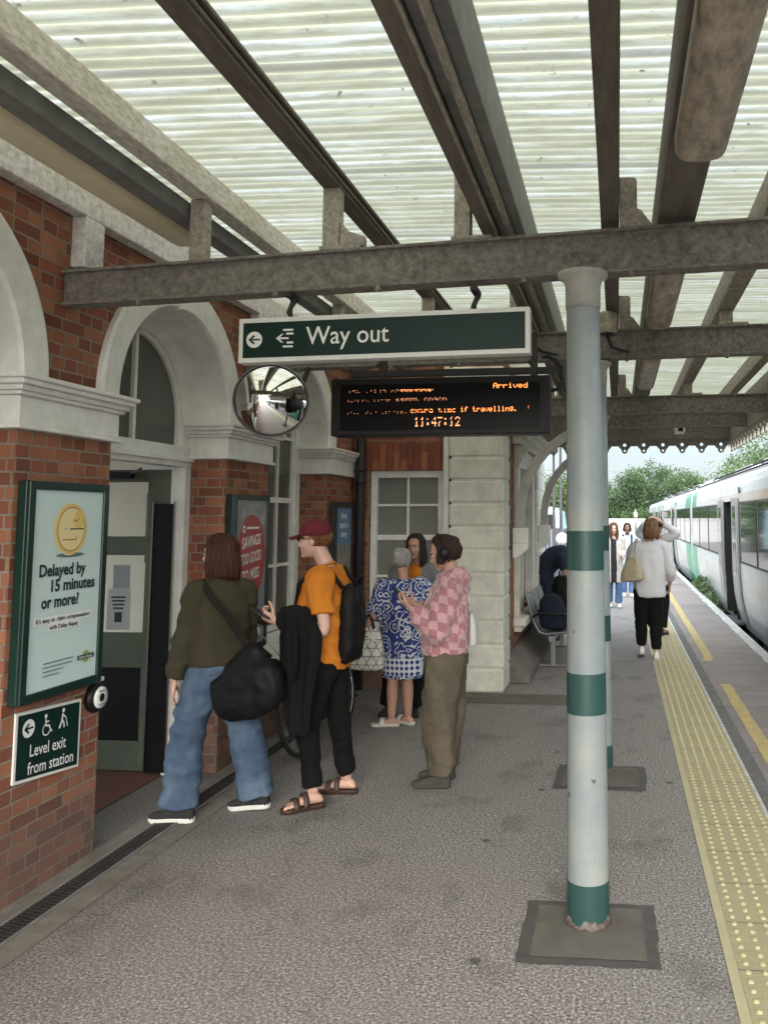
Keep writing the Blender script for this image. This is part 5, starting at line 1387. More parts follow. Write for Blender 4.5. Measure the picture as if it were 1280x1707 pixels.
class Frame:
    def __init__(s, c, f, u=(0,0,1), k=1.0):
        s.c = Vector(c); s.f = Vector(f).normalized(); u = Vector(u); s.r = s.f.cross(u).normalized(); s.u = s.r.cross(s.f).normalized(); s.k = k
    def __call__(s, x, y, z): return s.c + (s.r*x + s.f*y + s.u*z)*s.k
    def ax(s): return (s.r, s.f, s.u)
def head_mesh(mb, H):
    B = lambda x,y,z,rx,ry,rz: mb.ball(H(x,y,z), (rx*H.k,ry*H.k,rz*H.k), 18, 12, 0, H.ax())
    B(0,-.014,.032,.074,.093,.084); B(0,.018,-.025,.063,.074,.086); B(0,.03,-.075,.046,.052,.038); B(0,.068,-.098,.024,.020,.017)
    B(0,.068,.03,.05,.022,.016); B(.034,.060,-.028,.026,.024,.024); B(-.034,.060,-.028,.026,.024,.024)
    limb(mb, [H(0,.082,.008), H(0,.094,-.012), H(0,.104,-.032)], [.008*H.k,.0095*H.k,.012*H.k], 8, 3)
    B(.011,.092,-.037,.008,.010,.007); B(-.011,.092,-.037,.008,.010,.007)
    B(0,.080,-.060,.021,.013,.0065); B(0,.078,-.071,.019,.013,.0075)
    for s in (-1,1): B(s*.074,-.008,-.008,.009,.020,.031); B(s*.076,.0,-.028,.007,.010,.012)
def face_parts(body, H, lip=True, brow=BROW, eyes=True):
    if eyes:
        for s in (-1,1):
            m = MB(); m.ball(H(s*.030,.0735,.004), (.0135*H.k,.0125*H.k,.0075*H.k), 12, 8, 0, H.ax()); m.ball(H(s*.030,.083,.004), (.0055*H.k,.004*H.k,.0055*H.k), 10, 6, 1, H.ax()); m.build('eye', [EYEW, MT['black']], body)
            m = MB(); m.tube([H(s*.014,.089,.020),H(s*.030,.088,.026),H(s*.047,.075,.020)], [.0025,.0038,.0015], 6); m.build('eyebrow', brow, body)
    if lip:
        m = MB(); m.ball(H(0,.0895,-.0605), (.019*H.k,.006*H.k,.0042*H.k), 12, 6, 0, H.ax()); m.ball(H(0,.0875,-.070), (.017*H.k,.006*H.k,.0052*H.k), 12, 6, 0, H.ax()); m.build('lips', LIP, body)
def hand(mb, w, d, n, s, curl=.35, k=1.0):
    """w wrist, d finger direction, n palm normal (fingers bend towards it), s thumb side"""
    w = Vector(w); d = Vector(d).normalized(); n = Vector(n); n = (n - d*n.dot(d)).normalized(); s0 = n.cross(d); s = s0 if s0.dot(Vector(s)) > 0 else -s0
    rr = []
    for t, hw, ht in ((-.012,.020,.017),(.02,.027,.016),(.055,.037,.0145),(.088,.038,.012),(.096,.033,.009)):
        c = w + d*(t*k); rr.append([c + s*(hw*k*math.copysign(abs(math.cos(a))**.7, math.cos(a))) + n*(ht*k*math.copysign(abs(math.sin(a))**.7, math.sin(a))) for a in [2*PI*j/14 for j in range(14)]])
    mb.rings(rr, True, True)
    for o, L, r in ((.029,.072,.0088),(.0095,.081,.0092),(-.0105,.075,.0088),(-.029,.058,.0078)):
        p = w + d*(.084*k) + s*(o*k); dd = d + s*(o*1.5); dd.normalize(); P = [p]; ang = curl*.6
        for sl in (.46,.31,.23):
            v = dd*math.cos(ang) + n*math.sin(ang); p = p + v*(L*sl*k); P.append(p); ang += curl*1.1
        limb(mb, P, [r*k, r*k, r*.92*k, r*.75*k], 8, 2)
    p = w + d*(.022*k) + s*(.024*k); P = [p, p + (d*.55+s*.75+n*.25)*(.034*k), p + (d*.9+s*.9+n*.5)*(.05*k), p + (d*1.35+s*.85+n*.75)*(.058*k)]
    limb(mb, P, [.0125*k,.0112*k,.010*k,.0078*k], 8, 2)
def foot(mb, a, toe, k=1.0, toes=True):
    """bare foot: a = ankle point, toe = ground direction"""
    a = Vector(a); t = Vector((toe[0],toe[1],0)).normalized(); s = Vector((t.y,-t.x,0)); g = Vector((a.x,a.y,0)); z0 = a.z - .085
    U = Vector((0,0,1)); rr = []
    for q, hw, h in ((-.062,.018,.03),(-.05,.030,.052),(-.02,.034,.070),(.03,.034,.066),(.08,.039,.048),(.125,.045,.032),(.152,.042,.024),(.16,.034,.016)):
        c = g + t*(q*k) + U*(z0 + .008); rr.append([c + s*(hw*k*math.cos(b)) + U*(h*k*.5*(1+math.sin(b))) for b in [2*PI*j/14 for j in range(14)]])
    mb.rings(rr, True, True)
    if toes:
        for o, L, r in ((.030,.046,.012),(.012,.043,.0088),(-.003,.038,.0082),(-.018,.032,.0078),(-.031,.025,.0074)):
            sgn = 1; p = g + t*((.142-abs(o-.03)*.35)*k) + s*(-o*k*sgn) + U*(z0+.018); limb(mb, [p, p+t*(L*.55*k)+U*.002, p+t*(L*k)-U*.005], [r*k,r*k,r*.85*k], 7, 2)
SOLE = [(-.5,0),(-.47,.11),(-.38,.145),(-.15,.13),(.05,.14),(.22,.175),(.36,.17),(.46,.115),(.5,.0)]
def shoe(parent, a, toe, L=.27, mats=None, lift=0.0, pitch=0.0, sole_h=.03, high=.085, name='shoe'):
    """trainer: sole with its own outline, lofted upper; pitch lifts the heel about the ball of the foot"""
    a = Vector(a); t = Vector((toe[0],toe[1],0)).normalized(); s = Vector((t.y,-t.x,0)); U = Vector((0,0,1))
    c = Vector((a.x,a.y,lift)) + t*(L*.22); piv = c + t*(L*.2)
    def X(p):
        v = p - piv; x, z = v.dot(t), v.dot(U); y = v.dot(s); ca, sa = math.cos(pitch), math.sin(pitch)
        return piv + t*(x*ca + z*sa) + U*(-x*sa + z*ca) + s*y
    out = [(q, w) for q, w in SOLE] + [(q, -w*.95) for q, w in SOLE[-2:0:-1]]
    m = MB(); rr = []
    for z, sc in ((.002,.97),(.008,1.0),(sole_h*.8,1.02),(sole_h,.99)):
        rr.append([X(c + t*(q*L*(.985+.015*sc)) + s*(w*L*sc) + U*(z + (.012 if q > .4 else 0)*(1-z/sole_h))) for q, w in out])
    m.rings(rr, True, True)
    so = m.build('sole', mats[1], None) if parent is None else None
    up = MB(); rr = []
    for q, w, h in ((-.49,.055,.50),(-.46,.115,.95),(-.36,.135,1.05),(-.22,.125,1.0),(-.08,.122,.86),(.08,.135,.64),(.24,.165,.47),(.38,.15,.36),(.46,.10,.27),(.49,.05,.2)):
        cc = c + t*(q*L) + U*(sole_h-.004); H = high*h
        rr.append([X(cc + s*(w*L*math.copysign(abs(math.cos(b))**.6, math.cos(b))) + U*(H*max(0,math.sin(b))**.75 - (.004 if math.sin(b) < 0 else 0))) for b in [2*PI*j/20 for j in range(20)]])
    up.rings(rr, True, True)
    u = up.build(name, mats[0], parent); m.build('sole', mats[1], u)
    if len(mats) > 2:
        lc = MB()
        for i in range(4):
            q = -.04+.07*i; hh = high*(.83-.1*i)*.98
            lc.tube([X(c+t*(q*L)+s*(w*L)+U*(sole_h+hh*zz)) for w, zz in ((-.085,.72),(-.04,.98),(.04,.98),(.085,.72))], .0045, 5)
        lc.build('laces', mats[2], u)
    return u
def hair_locks(parent, H, mat, spec, name='hair'):
    """cap over the skull plus hanging locks. spec: length below ear line at back/sides, front angle, fullness, n, fringe"""
    rng = random.Random(spec.get('seed', 1)); L = spec.get('len', .14); full = spec.get('full', 1.0); fa = spec.get('front', .55); n = int(spec.get('n', 150)*1.5)
    m = MB(); e = Vector((.079*full,.099*full,.090*full)); co = (0,-.018,.037)
    def on(az, el, q=1.0): # az 0 = front, +-pi back
        return H(co[0]+e.x*q*math.cos(el)*math.sin(az), co[1]+e.y*q*math.cos(el)*math.cos(az), co[2]+e.z*q*math.sin(el))
    rr = []
    for i in range(9):
        el = PI/2*.98 - (PI/2*.98+.12)*i/8; ring = []
        for k in range(28):
            az = 2*PI*k/28; az = az-2*PI if az > PI else az; ee = el
            if abs(az) < fa*1.9: ee = max(el, spec.get('line', .62)*(1-(abs(az)/(fa*1.9))**2*.9))
            ring.append(on(az, ee, .985))
        rr.append(ring)
    m.rings(rr, True, True)
    for i in range(n):
        side = rng.choice((-1,1)); az = side*rng.uniform(fa, PI); q = rng.uniform(.97,1.05)
        pa = rng.uniform(-.25,.25)*0 + spec.get('part', 0)
        P = [on(pa+az*.25, 1.35, q), on(az*.7, .85, q*1.01), on(az, .25, q*1.02), on(az, -.12, q*1.02)]
        a0 = P[-1]; ll = L*rng.uniform(.82,1.05)*(spec.get('frontlen', 1.0) if abs(az) < 1.2 else 1.0)
        out = (a0 - H(0,-.02,0)); out = (out - H.u*out.dot(H.u)).normalized(); fl = spec.get('flare', .012)
        D = Vector((0,0,-1))*.8 - H.u*.2
        P += [a0 + D*(ll*.5) + out*fl*rng.uniform(.4,1.2), a0 + D*ll + out*(fl*.3+rng.uniform(-.012,.010)) + H.r*rng.uniform(-.008,.008)]
        r = rng.uniform(.006,.0115)*full; p, R = catmull(P, [r*.5,r,r*1.05,r,r*.9,r*.2], 3); m.tube(p, R, 6)
    return m.build(name, mat, parent)
def short_hair(parent, H, mat, seed, full=1.0, el0=-.35, n=260, ln=.03, fa=1.15, name='hair', line=.55, elmax=1.4):
    rng = random.Random(seed); m = MB(); e = Vector((.078*full,.098*full,.089*full))
    def on(az, el, q=1.0): return H(e.x*q*math.cos(el)*math.sin(az), -.018+e.y*q*math.cos(el)*math.cos(az), .035+e.z*q*math.sin(el))
    rr = []
    for i in range(10):
        el = PI/2*.97 - (PI/2*.97-el0)*i/9; ring = []
        for k in range(28):
            az = 2*PI*k/28; az = az-2*PI if az > PI else az; ee = el
            if abs(az) < fa: ee = max(el, line*(1-(abs(az)/fa)**3))
            ring.append(on(az, ee, .98))
        rr.append(ring)
    m.rings(rr, True, True)
    for i in range(n):
        az = rng.uniform(-PI,PI); el = rng.uniform(el0, elmax)
        if abs(az) < fa and el < line*(1-(abs(az)/fa)**3): continue
        a = on(az, el, .97); b = on(az+rng.uniform(-.12,.12), el-.28, 1.03); c = on(az+rng.uniform(-.15,.15), el-.28-ln*9, 1.02)
        m.tube([a,b,c], [.008,.008,.002], 5)
    return m.build(name, mat, parent)

def person(label, P, group=None):
    """P: joints in metres; builds one continuous body, then clothing and hair as its children"""
    F = Vector((P['F'][0],P['F'][1],0)).normalized(); S = Vector((F.y,-F.x,0)); v = P.get('voxel', .0075); k = P.get('k', 1.0)
    H = Frame(P['head'], P['look'], P.get('headup', (0,0,1)), k*P.get('hk', 1.0))
    mb = MB(); head_mesh(mb, H); nb = Vector(P['neck']); pv = Vector(P['pelvis']); ch = Vector(P.get('chest', nb*.72+pv*.28))
    limb(mb, [nb-Vector((0,0,.05)), nb+Vector((0,0,.02)), H(0,-.022,-.05)], [.062*k,.052*k,.050*k], 14)
    sw = P.get('sw', .17)
    torso(mb, [(*(pv-Vector((0,0,.06))),.13*k,.10*k),(*(pv+Vector((0,0,.06))),.135*k,.095*k),(*(pv*.6+ch*.4),.115*k,.085*k),(*ch,.14*k,.10*k),(*(nb-Vector((0,0,.06))),.12*k,.075*k),(*nb,.055*k,.05*k)], F)
    for q in ('L','R'):
        sh, el, wr = Vector(P['sh'+q]), Vector(P['el'+q]), Vector(P['wr'+q])
        limb(mb, [nb*.5+sh*.5-Vector((0,0,.02)), sh, sh*.5+el*.5, el, el*.55+wr*.45, wr], [.055*k,.050*k,.046*k,.039*k,.037*k,.025*k], 12)
        hd = P.get('hand'+q)
        if hd: hand(mb, wr + Vector(hd[0]).normalized()*.012, hd[0], hd[1], hd[2], hd[3] if len(hd) > 3 else .35, k)
        hp, kn, an = Vector(P['hip'+q]), Vector(P['kn'+q]), Vector(P['an'+q])
        limb(mb, [pv*.4+hp*.6, hp, hp*.5+kn*.5, kn, kn*.62+an*.38, an], [.08*k,.075*k,.064*k,.050*k,.053*k,.036*k], 14)
        foot(mb, (an.x,an.y,an.z), P['toe'+q], k, P.get('toes', False))
    me = remesh(mb, v, 2, .4)
    body = place(me, 'person', P['skin'], None, (P['base'][0], P['base'][1], 0))
    tag(body, label, 'person', group)
    if P.get('face', True): face_parts(body, H, eyes=P.get('eyes', True))
    return body, H, F, S
def sleeve_pts(P, q, upto, lift=.0):
    nb, sh, el, wr = Vector(P['neck']), Vector(P['sh'+q]), Vector(P['el'+q]), Vector(P['wr'+q])
    pts = [nb*.45+sh*.55-Vector((0,0,.03)), sh, sh*.5+el*.5]
    if upto <= 1: return pts[:2] + [sh + (el-sh)*upto*.6, sh + (el-sh)*upto]
    return pts + [el, el+(wr-el)*min(1,(upto-1))*.5, el + (wr-el)*(upto-1)]
def top(body, P, secs, F, upto, radii, mat, voxel=.010, fold=None, name='shirt', matfn=None, smooth=3, e=.85):
    mb = MB(); torso(mb, secs, F, 30, e)
    for q in ('L','R'):
        pts = sleeve_pts(P, q, upto if not isinstance(upto, dict) else upto[q]); cloth_tube(mb, pts, radii[:len(pts)], 18)
    me = remesh(mb, voxel, smooth)
    if fold: wrinkle(me, fold)
    return place(me, name, mat, body, matfn=matfn)
def bottoms(body, P, wsecs, F, radii, hem, mat, voxel=.010, fold=None, name='trousers', smooth=3):
    mb = MB(); torso(mb, wsecs, F, 28, .85)
    for q in ('L','R'):
        pv, hp, kn, an = Vector(P['pelvis']), Vector(P['hip'+q]), Vector(P['kn'+q]), Vector(P['an'+q])
        hm = an + (kn-an).normalized()*(hem) ; pts = [pv*.35+hp*.65, hp-Vector((0,0,.03)), hp*.5+kn*.5, kn, kn*.5+hm*.5, hm]
        cloth_tube(mb, pts, radii, 22)
    me = remesh(mb, voxel, smooth)
    if fold: wrinkle(me, fold)
    return place(me, name, mat, body)
def sum_f(*fs): return lambda p: sum(f(p) for f in fs)

# ---------------------------------------------------------------- woman in olive sweater and wide jeans
P = dict(F=(-.80,.60), look=(-1,.02,-.04), head=(-2.475,5.05,1.572), neck=(-2.445,5.03,1.405), pelvis=(-2.445,5.05,.90), base=(-2.5,5.03), skin=SK['fair'], voxel=.0075, k=.97,
  shL=(-2.545,4.91,1.345), elL=(-2.605,4.90,1.08), wrL=(-2.645,4.885,.84), handL=((-.1,-.02,-1),(.6,.3,0),(-.7,.7,0),.3),
  shR=(-2.355,5.16,1.345), elR=(-2.345,5.19,1.08), wrR=(-2.325,5.10,.90), handR=((-.1,-.3,-1),(-.6,.3,0),(-.5,-.7,0),.5),
  hipL=(-2.51,4.97,.86), hipR=(-2.385,5.13,.86), knL=(-2.595,4.95,.47), knR=(-2.31,5.15,.465), anL=(-2.615,4.93,.09), anR=(-2.245,5.17,.09), toeL=(-1,-.10), toeR=(-1,.05))
olive = cloth_mat('olive_wool_knit', (.048,.042,.025), .2, 190, .6, 4)
b, H, F, S = person('woman seen from behind in an olive brown sweater and wide blue jeans entering the doorway', P)
top(b, P, [(-2.455,5.05,.885,.172,.128),(-2.455,5.05,.93,.190,.142),(-2.455,5.05,1.08,.185,.140),(-2.455,5.045,1.22,.178,.132),(-2.45,5.04,1.32,.168,.112),(-2.448,5.035,1.385,.118,.088),(-2.446,5.032,1.425,.066,.062)], F, 1.98, [.072,.073,.068,.064,.060,.050], olive, .009, sum_f(folds(.018,5,5,9,1), folds(.004,13,13,17,2)), 'sweater')
m = MB(); torso(m, [(-2.455,5.05,.875,.172,.128),(-2.455,5.05,.915,.176,.131)], F, 40, .85); m.build('sweater_hem', olive, b)
jeans = cloth_mat('faded_blue_denim', (.058,.092,.150), .22, 420, .3, 3, fade=(.135,.185,.255))
bottoms(b, P, [(-2.445,5.05,.80,.165,.125),(-2.445,5.05,.88,.17,.13),(-2.445,5.05,.95,.16,.12)], F, [.10,.108,.104,.098,.104,.110], .005, jeans, .010, sum_f(folds(.019,5,5,10,3), folds(.004,13,13,24,4)), 'jeans')
shm = [pm('black_trainer_fabric', (.014,.014,.016), .8, .2, 30), pm('white_sole', (.62,.62,.60), .5, .04), pm('grey_laces', (.25,.25,.26), .8)]
shoe(b, (-2.595,4.93,0), (-1,-.10), .275, shm); shoe(b, (-2.225,5.17,0), (-1,.05), .275, shm, 0, .10)
hair_locks(b, H, hair_mat('dark_auburn_hair', (.030,.010,.007), (.085,.030,.018)), dict(len=.19, front=.95, full=1.04, n=220, seed=3, flare=.012, frontlen=.9))
# duffel bag slung behind her
blackbag = cloth_mat('black_nylon', (.0055,.0055,.006), .3, 300, .3, 6, .6)
u_ = Vector((.93,-.10,.30)).normalized(); w_ = Vector((-.30,-.06,.95)).normalized(); d_ = u_.cross(w_); cc = Vector((-2.185,4.90,.79)); mb = MB(); rr = []
for t, hw, hh in ((-.225,.05,.07),(-.205,.09,.115),(-.13,.105,.145),(0,.11,.155),(.12,.105,.15),(.20,.08,.115),(.222,.04,.06)):
    sag = -.02*math.cos(t*7); rr.append([cc+u_*t+w_*(hh*math.copysign(abs(math.sin(a))**.75,math.sin(a))+sag)+d_*(hw*math.copysign(abs(math.cos(a))**.8,math.cos(a))) for a in [2*PI*j/24 for j in range(24)]])
mb.rings(rr, True, True); rr = []
for t, hu, hv, su in ((.02,.19,.10,0),(.10,.175,.09,.01),(.16,.135,.065,.03),(.21,.085,.04,.055),(.25,.035,.02,.07)):
    rr.append([cc+w_*t+u_*(su+hu*math.copysign(abs(math.cos(a))**.8,math.cos(a)))+d_*(hv*math.sin(a)) for a in [2*PI*j/22 for j in range(22)]])
mb.rings(rr, True, True)
me = remesh(mb, .011, 4); wrinkle(me, sum_f(folds(.018,5,5,6,5), folds(.004,12,12,12,6)))
bag = tag(place(me, 'duffel_bag', blackbag, None, tuple(cc)), 'bulky black duffel bag hanging behind the woman in jeans on a long strap', 'bag')
def flat_strap(pts, w, th, nrm, mat, name, parent):
    m = MB(); p, _ = catmull(pts, [1]*len(pts), 5); rr = []
    for i, q in enumerate(p):
        t = (p[min(len(p)-1,i+1)]-p[max(0,i-1)]).normalized(); nn = Vector(nrm(q) if callable(nrm) else nrm); s = t.cross(nn).normalized(); nn = s.cross(t)
        rr.append([q+s*w/2+nn*th/2, q-s*w/2+nn*th/2, q-s*w/2-nn*th/2, q+s*w/2-nn*th/2])
    m.rings(rr, True, True, 0, False); return m.build(name, mat, parent)
flat_strap([cc+w_*.25+u_*.07, (-2.245,4.875,1.10), (-2.33,4.865,1.22), (-2.425,4.862,1.33), (-2.505,4.905,1.412), (-2.545,4.99,1.408), (-2.55,5.10,1.33)], .040, .007, lambda q: (q.x+2.45, q.y-5.05, .25), cloth_mat('black_webbing', (.016,.014,.012), .2, 300), 'strap', bag)
m = MB(); 
for s in (-.09,.09):
    m.tube([cc+u_*(s-.05)+w_*.13-d_*.09, cc+u_*s+w_*.20-d_*.10, cc+u_*(s+.05)+w_*.13-d_*.09], .010, 6)
m.build('handle', blackbag, bag)
m = MB(); m.tube([cc+u_*t+w_*(.10-.02*abs(t)*8)-d_*(.098-.8*t*t) for t in np.linspace(-.17,.17,9)], .0035, 5); m.build('zip', MT['grey_metal'], bag)
m = MB(); m.obox(cc+u_*(-.13)+w_*.09-d_*.118, u_*.006, w_*.014, d_*.002); m.build('zip_pull', MT['grey_metal'], bag)

# ---------------------------------------------------------------- man in orange T-shirt and maroon cap
P = dict(F=(-1,.04), look=(-1,-.03,-.03), head=(-1.955,5.30,1.655), neck=(-1.875,5.30,1.475), chest=(-1.86,5.30,1.28), pelvis=(-1.855,5.30,.93), base=(-1.87,5.3), skin=SK['pale'], voxel=.0065, toes=True, sw=.2,
  shL=(-1.845,5.105,1.405), elL=(-1.80,5.055,1.105), wrL=(-2.055,4.985,1.165), handL=((-.9,.0,.45),(.25,.85,.4),(-.2,-.1,1),1.0),
  shR=(-1.865,5.495,1.405), elR=(-1.845,5.55,1.12), wrR=(-2.055,5.35,1.12), handR=((-.8,-.55,.1),(.2,-.3,-.9),(-.3,.4,.8),.5),
  hipL=(-1.86,5.205,.885), hipR=(-1.855,5.395,.885), knL=(-1.935,5.20,.505), knR=(-1.815,5.44,.50), anL=(-1.905,5.235,.105), anR=(-1.79,5.54,.105), toeL=(-.78,-.62), toeR=(-1,-.06))
b, H, F, S = person('man in profile with maroon cap, orange T-shirt and black trousers looking left', P)
orange = cloth_mat('orange_cotton', (.56,.185,.022), .10, 380, .2, 5)
top(b, P, [(-1.855,5.30,.845,.185,.132),(-1.855,5.30,.95,.188,.135),(-1.875,5.30,1.10,.190,.150),(-1.880,5.30,1.25,.197,.155),(-1.875,5.30,1.36,.195,.135),(-1.870,5.30,1.435,.145,.10),(-1.878,5.30,1.48,.072,.066)], F, .66, [.085,.088,.082,.083], orange, .008, sum_f(folds(.016,6,6,7,7), folds(.003,16,16,18,8)), 't_shirt')
m = MB(); m.tube([Vector((-1.884,5.30,1.488))+(Vector((-1,0,-.35))*math.cos(2*PI*k/24)*.066+Vector((0,1,0))*math.sin(2*PI*k/24)*.068) for k in range(24)], .009, 6, closed=True); m.build('collar', orange, b)
blk = cloth_mat('black_cotton', (.006,.006,.0065), .25, 340, .25, 4)
bottoms(b, P, [(-1.855,5.30,.83,.165,.12),(-1.855,5.30,.90,.168,.122),(-1.855,5.30,.98,.155,.112)], F, [.098,.106,.088,.072,.064,.062], .035, blk, .009, sum_f(folds(.009,7,7,12,9), folds(.003,18,18,28,10)), 'trousers')
def sandal(body, an, toe, k=1.0, mat=None, straps=2, smat=None):
    a = Vector((an[0],an[1],0)); t = Vector((toe[0],toe[1],0)).normalized(); s = Vector((t.y,-t.x,0)); U = Vector((0,0,1)); L = .285*k; c = a + t*(.062*k)
    out = [(q,w) for q,w in SOLE] + [(q,-w*.95) for q,w in SOLE[-2:0:-1]]; m = MB()
    m.rings([[c+t*(q*L)+s*(w*L*1.02)+U*z for q,w in out] for z in (.002,.022,.026)], True, True); sd = m.build('sandal', mat, body)
    for q in ([.055,.115] if straps == 2 else [.09]):
        m = MB(); cc = a + t*(q*k); hw, hh = .053*k, (.078 if q < .07 else .055)*k; rr = []
        for off in (-.018,.018):
            rr.append([cc+t*off+s*(hw*math.cos(b_))+U*(.02+hh*math.sin(b_)) for b_ in [PI*j/12 for j in range(13)]])
        m.rings(rr, False, False, 0, True); o = m.build('strap', smat or mat, sd, fix=False); md_ = o.modifiers.new('thick','SOLIDIFY'); md_.thickness = .006
        if straps == 2:
            m = MB(); m.obox(cc+s*(hw*.5)+U*(.024+hh*.9), t*.011, s*.009, U*.003); m.build('buckle', MT['grey_metal'], sd)
brownl = pm('brown_leather', (.055,.030,.020), .55, .25, 9, 60, .2)
sandal(b, (-1.905,5.235), (-.78,-.62), .98, brownl); sandal(b, (-1.79,5.54), (-1,-.06), .98, brownl)
short_hair(b, H, hair_mat('ginger_brown_hair', (.11,.048,.018), (.24,.115,.045)), 5, 1.0, -.62, 260, .028, 1.5, line=.1, elmax=.12)
maroon = cloth_mat('maroon_cotton', (.135,.022,.034), .2, 300, .25, 10)
m = MB(); rr = []
for i in range(10):
    el = PI/2*.985 - (PI/2*.985-.02)*i/9; rr.append([H(.086*math.cos(el)*math.sin(2*PI*k/32), -.012+.106*math.cos(el)*math.cos(2*PI*k/32), .048+.088*math.sin(el)) for k in range(32)])
rr.append([H(.0865*math.sin(2*PI*k/32), -.012+.1065*math.cos(2*PI*k/32), .028) for k in range(32)])
m.rings(rr, True, True); cap_ = m.build('cap', maroon, b)
m = MB(); rr = []
for i in range(8):
    t = i/7; rr.append([H(.080*(1-.20*t*t)*math.sin(-1.0+2.0*k/14)*1.15, .080+.085*t*math.cos((-1.0+2.0*k/14)*.95)+.012*(1-abs(-1+k/7.0)), .040-.020*t-.018*abs(-1+k/7.0)**2) for k in range(15)])
m.rings(rr, False, False, 0, True); pk = m.build('peak', maroon, cap_, fix=False); md_ = pk.modifiers.new('thick','SOLIDIFY'); md_.thickness = .006
m = MB(); m.ball(H(0,-.012,.137), (.008,.008,.005)); m.build('button', maroon, cap_)
m = MB()
for s in (-1,1): m.obox(H(s*.034,.090,.006), H.r*.021, H.f*.003, H.u*.013); m.tube([H(s*.056,.088,.010),H(s*.074,.05,.012),H(s*.080,-.005,.006)], .0028, 5)
m.build('glasses', MT['black'], b, bevel=.003)
# phone in his hand, jacket over his forearm, rucksack
m = MB(); ph = Vector((-2.158,4.965,1.225)); m.obox(ph, Vector((-.30,-.05,.16)).normalized()*.072, Vector((.1,-.9,-.1)).normalized()*.035, Vector((.45,.1,.85)).normalized()*.0045)
tag(m.build('phone', MT['black'], bevel=.003), 'dark phone held low by the man in the orange T-shirt', 'phone')
mb = MB(); 
torso(mb, [(-1.895,4.965,.50,.04,.022),(-1.90,4.965,.54,.068,.030),(-1.90,4.965,.66,.085,.034),(-1.91,4.97,.82,.105,.038),(-1.915,4.98,.98,.122,.042),(-1.915,4.985,1.08,.125,.05),(-1.915,4.99,1.15,.10,.05)], (0,-1), 26, .9)
limb(mb, [(-1.855,4.995,1.165),(-1.915,4.985,1.185),(-1.980,4.965,1.19),(-2.025,4.95,1.18)], [.055,.080,.078,.05])
limb(mb, [(-1.970,4.93,1.14),(-1.920,4.915,1.05),(-1.925,4.92,.85)], [.04,.045,.03])
me = remesh(mb, .010, 3); wrinkle(me, sum_f(folds(.030,17,9,1.4,11), folds(.004,18,14,5,12)))
tag(place(me, 'jacket', blk, None, (-1.97,4.98,.4)), 'black jacket draped over the forearm of the man in orange, hanging to his knee', 'jacket')
mb = MB(); rr = []
for z, hx, hy, cx in ((.88,.035,.10,-1.72),(.90,.052,.13,-1.712),(.98,.062,.14,-1.702),(1.14,.064,.145,-1.698),(1.26,.058,.135,-1.70),(1.345,.045,.11,-1.70),(1.375,.02,.06,-1.71)):
    rr.append([(cx+hx*math.copysign(abs(math.cos(a))**.7,math.cos(a)), 5.32+hy*math.copysign(abs(math.sin(a))**.7,math.sin(a)), z) for a in [2*PI*j/28 for j in range(28)]])
mb.rings(rr, True, True); me = remesh(mb, .010, 3); wrinkle(me, sum_f(folds(.010,8,8,6,13), folds(.004,20,20,20,14)))
bp_ = tag(place(me, 'rucksack', blackbag, None, (-1.66,5.32,.86)), 'black rucksack worn on the back of the man in the orange T-shirt', 'rucksack')
m = MB()
for y in (5.17,5.45): m.tube([(-1.72,y,1.36),(-1.80,y,1.465),(-1.90,y,1.47),(-2.0,y,1.38),(-2.02,y,1.22)], [.014,.018,.02,.016,.012], 8)
m.tube([(-1.68,5.28,1.36),(-1.65,5.28,1.42),(-1.65,5.36,1.42),(-1.68,5.36,1.36)], .008, 6); m.build('strap', blackbag, bp_)

# ---------------------------------------------------------------- woman in pink checked fleece
P = dict(F=(-1,-.16), look=(-.90,-.16,-.36), head=(-1.205,5.775,1.553), headup=(-.3,0,1), neck=(-1.145,5.78,1.385), pelvis=(-1.175,5.78,.90), base=(-1.18,5.8), skin=SK['fair'], voxel=.007, k=.96,
  shL=(-1.135,5.62,1.325), elL=(-1.205,5.555,1.035), wrL=(-1.375,5.60,1.185), handL=((-.8,.25,.45),(.45,.35,.75),(-.4,.2,1),.6),
  shR=(-1.15,5.95,1.325), elR=(-1.22,5.97,1.04), wrR=(-1.385,5.79,1.19), handR=((-.75,-.45,.45),(.5,-.4,.7),(-.4,-.2,1),.6),
  hipL=(-1.17,5.69,.86), hipR=(-1.18,5.87,.86), knL=(-1.205,5.70,.465), knR=(-1.19,5.87,.465), anL=(-1.205,5.71,.09), anR=(-1.21,5.90,.09), toeL=(-1,-.08), toeR=(-1,.0))
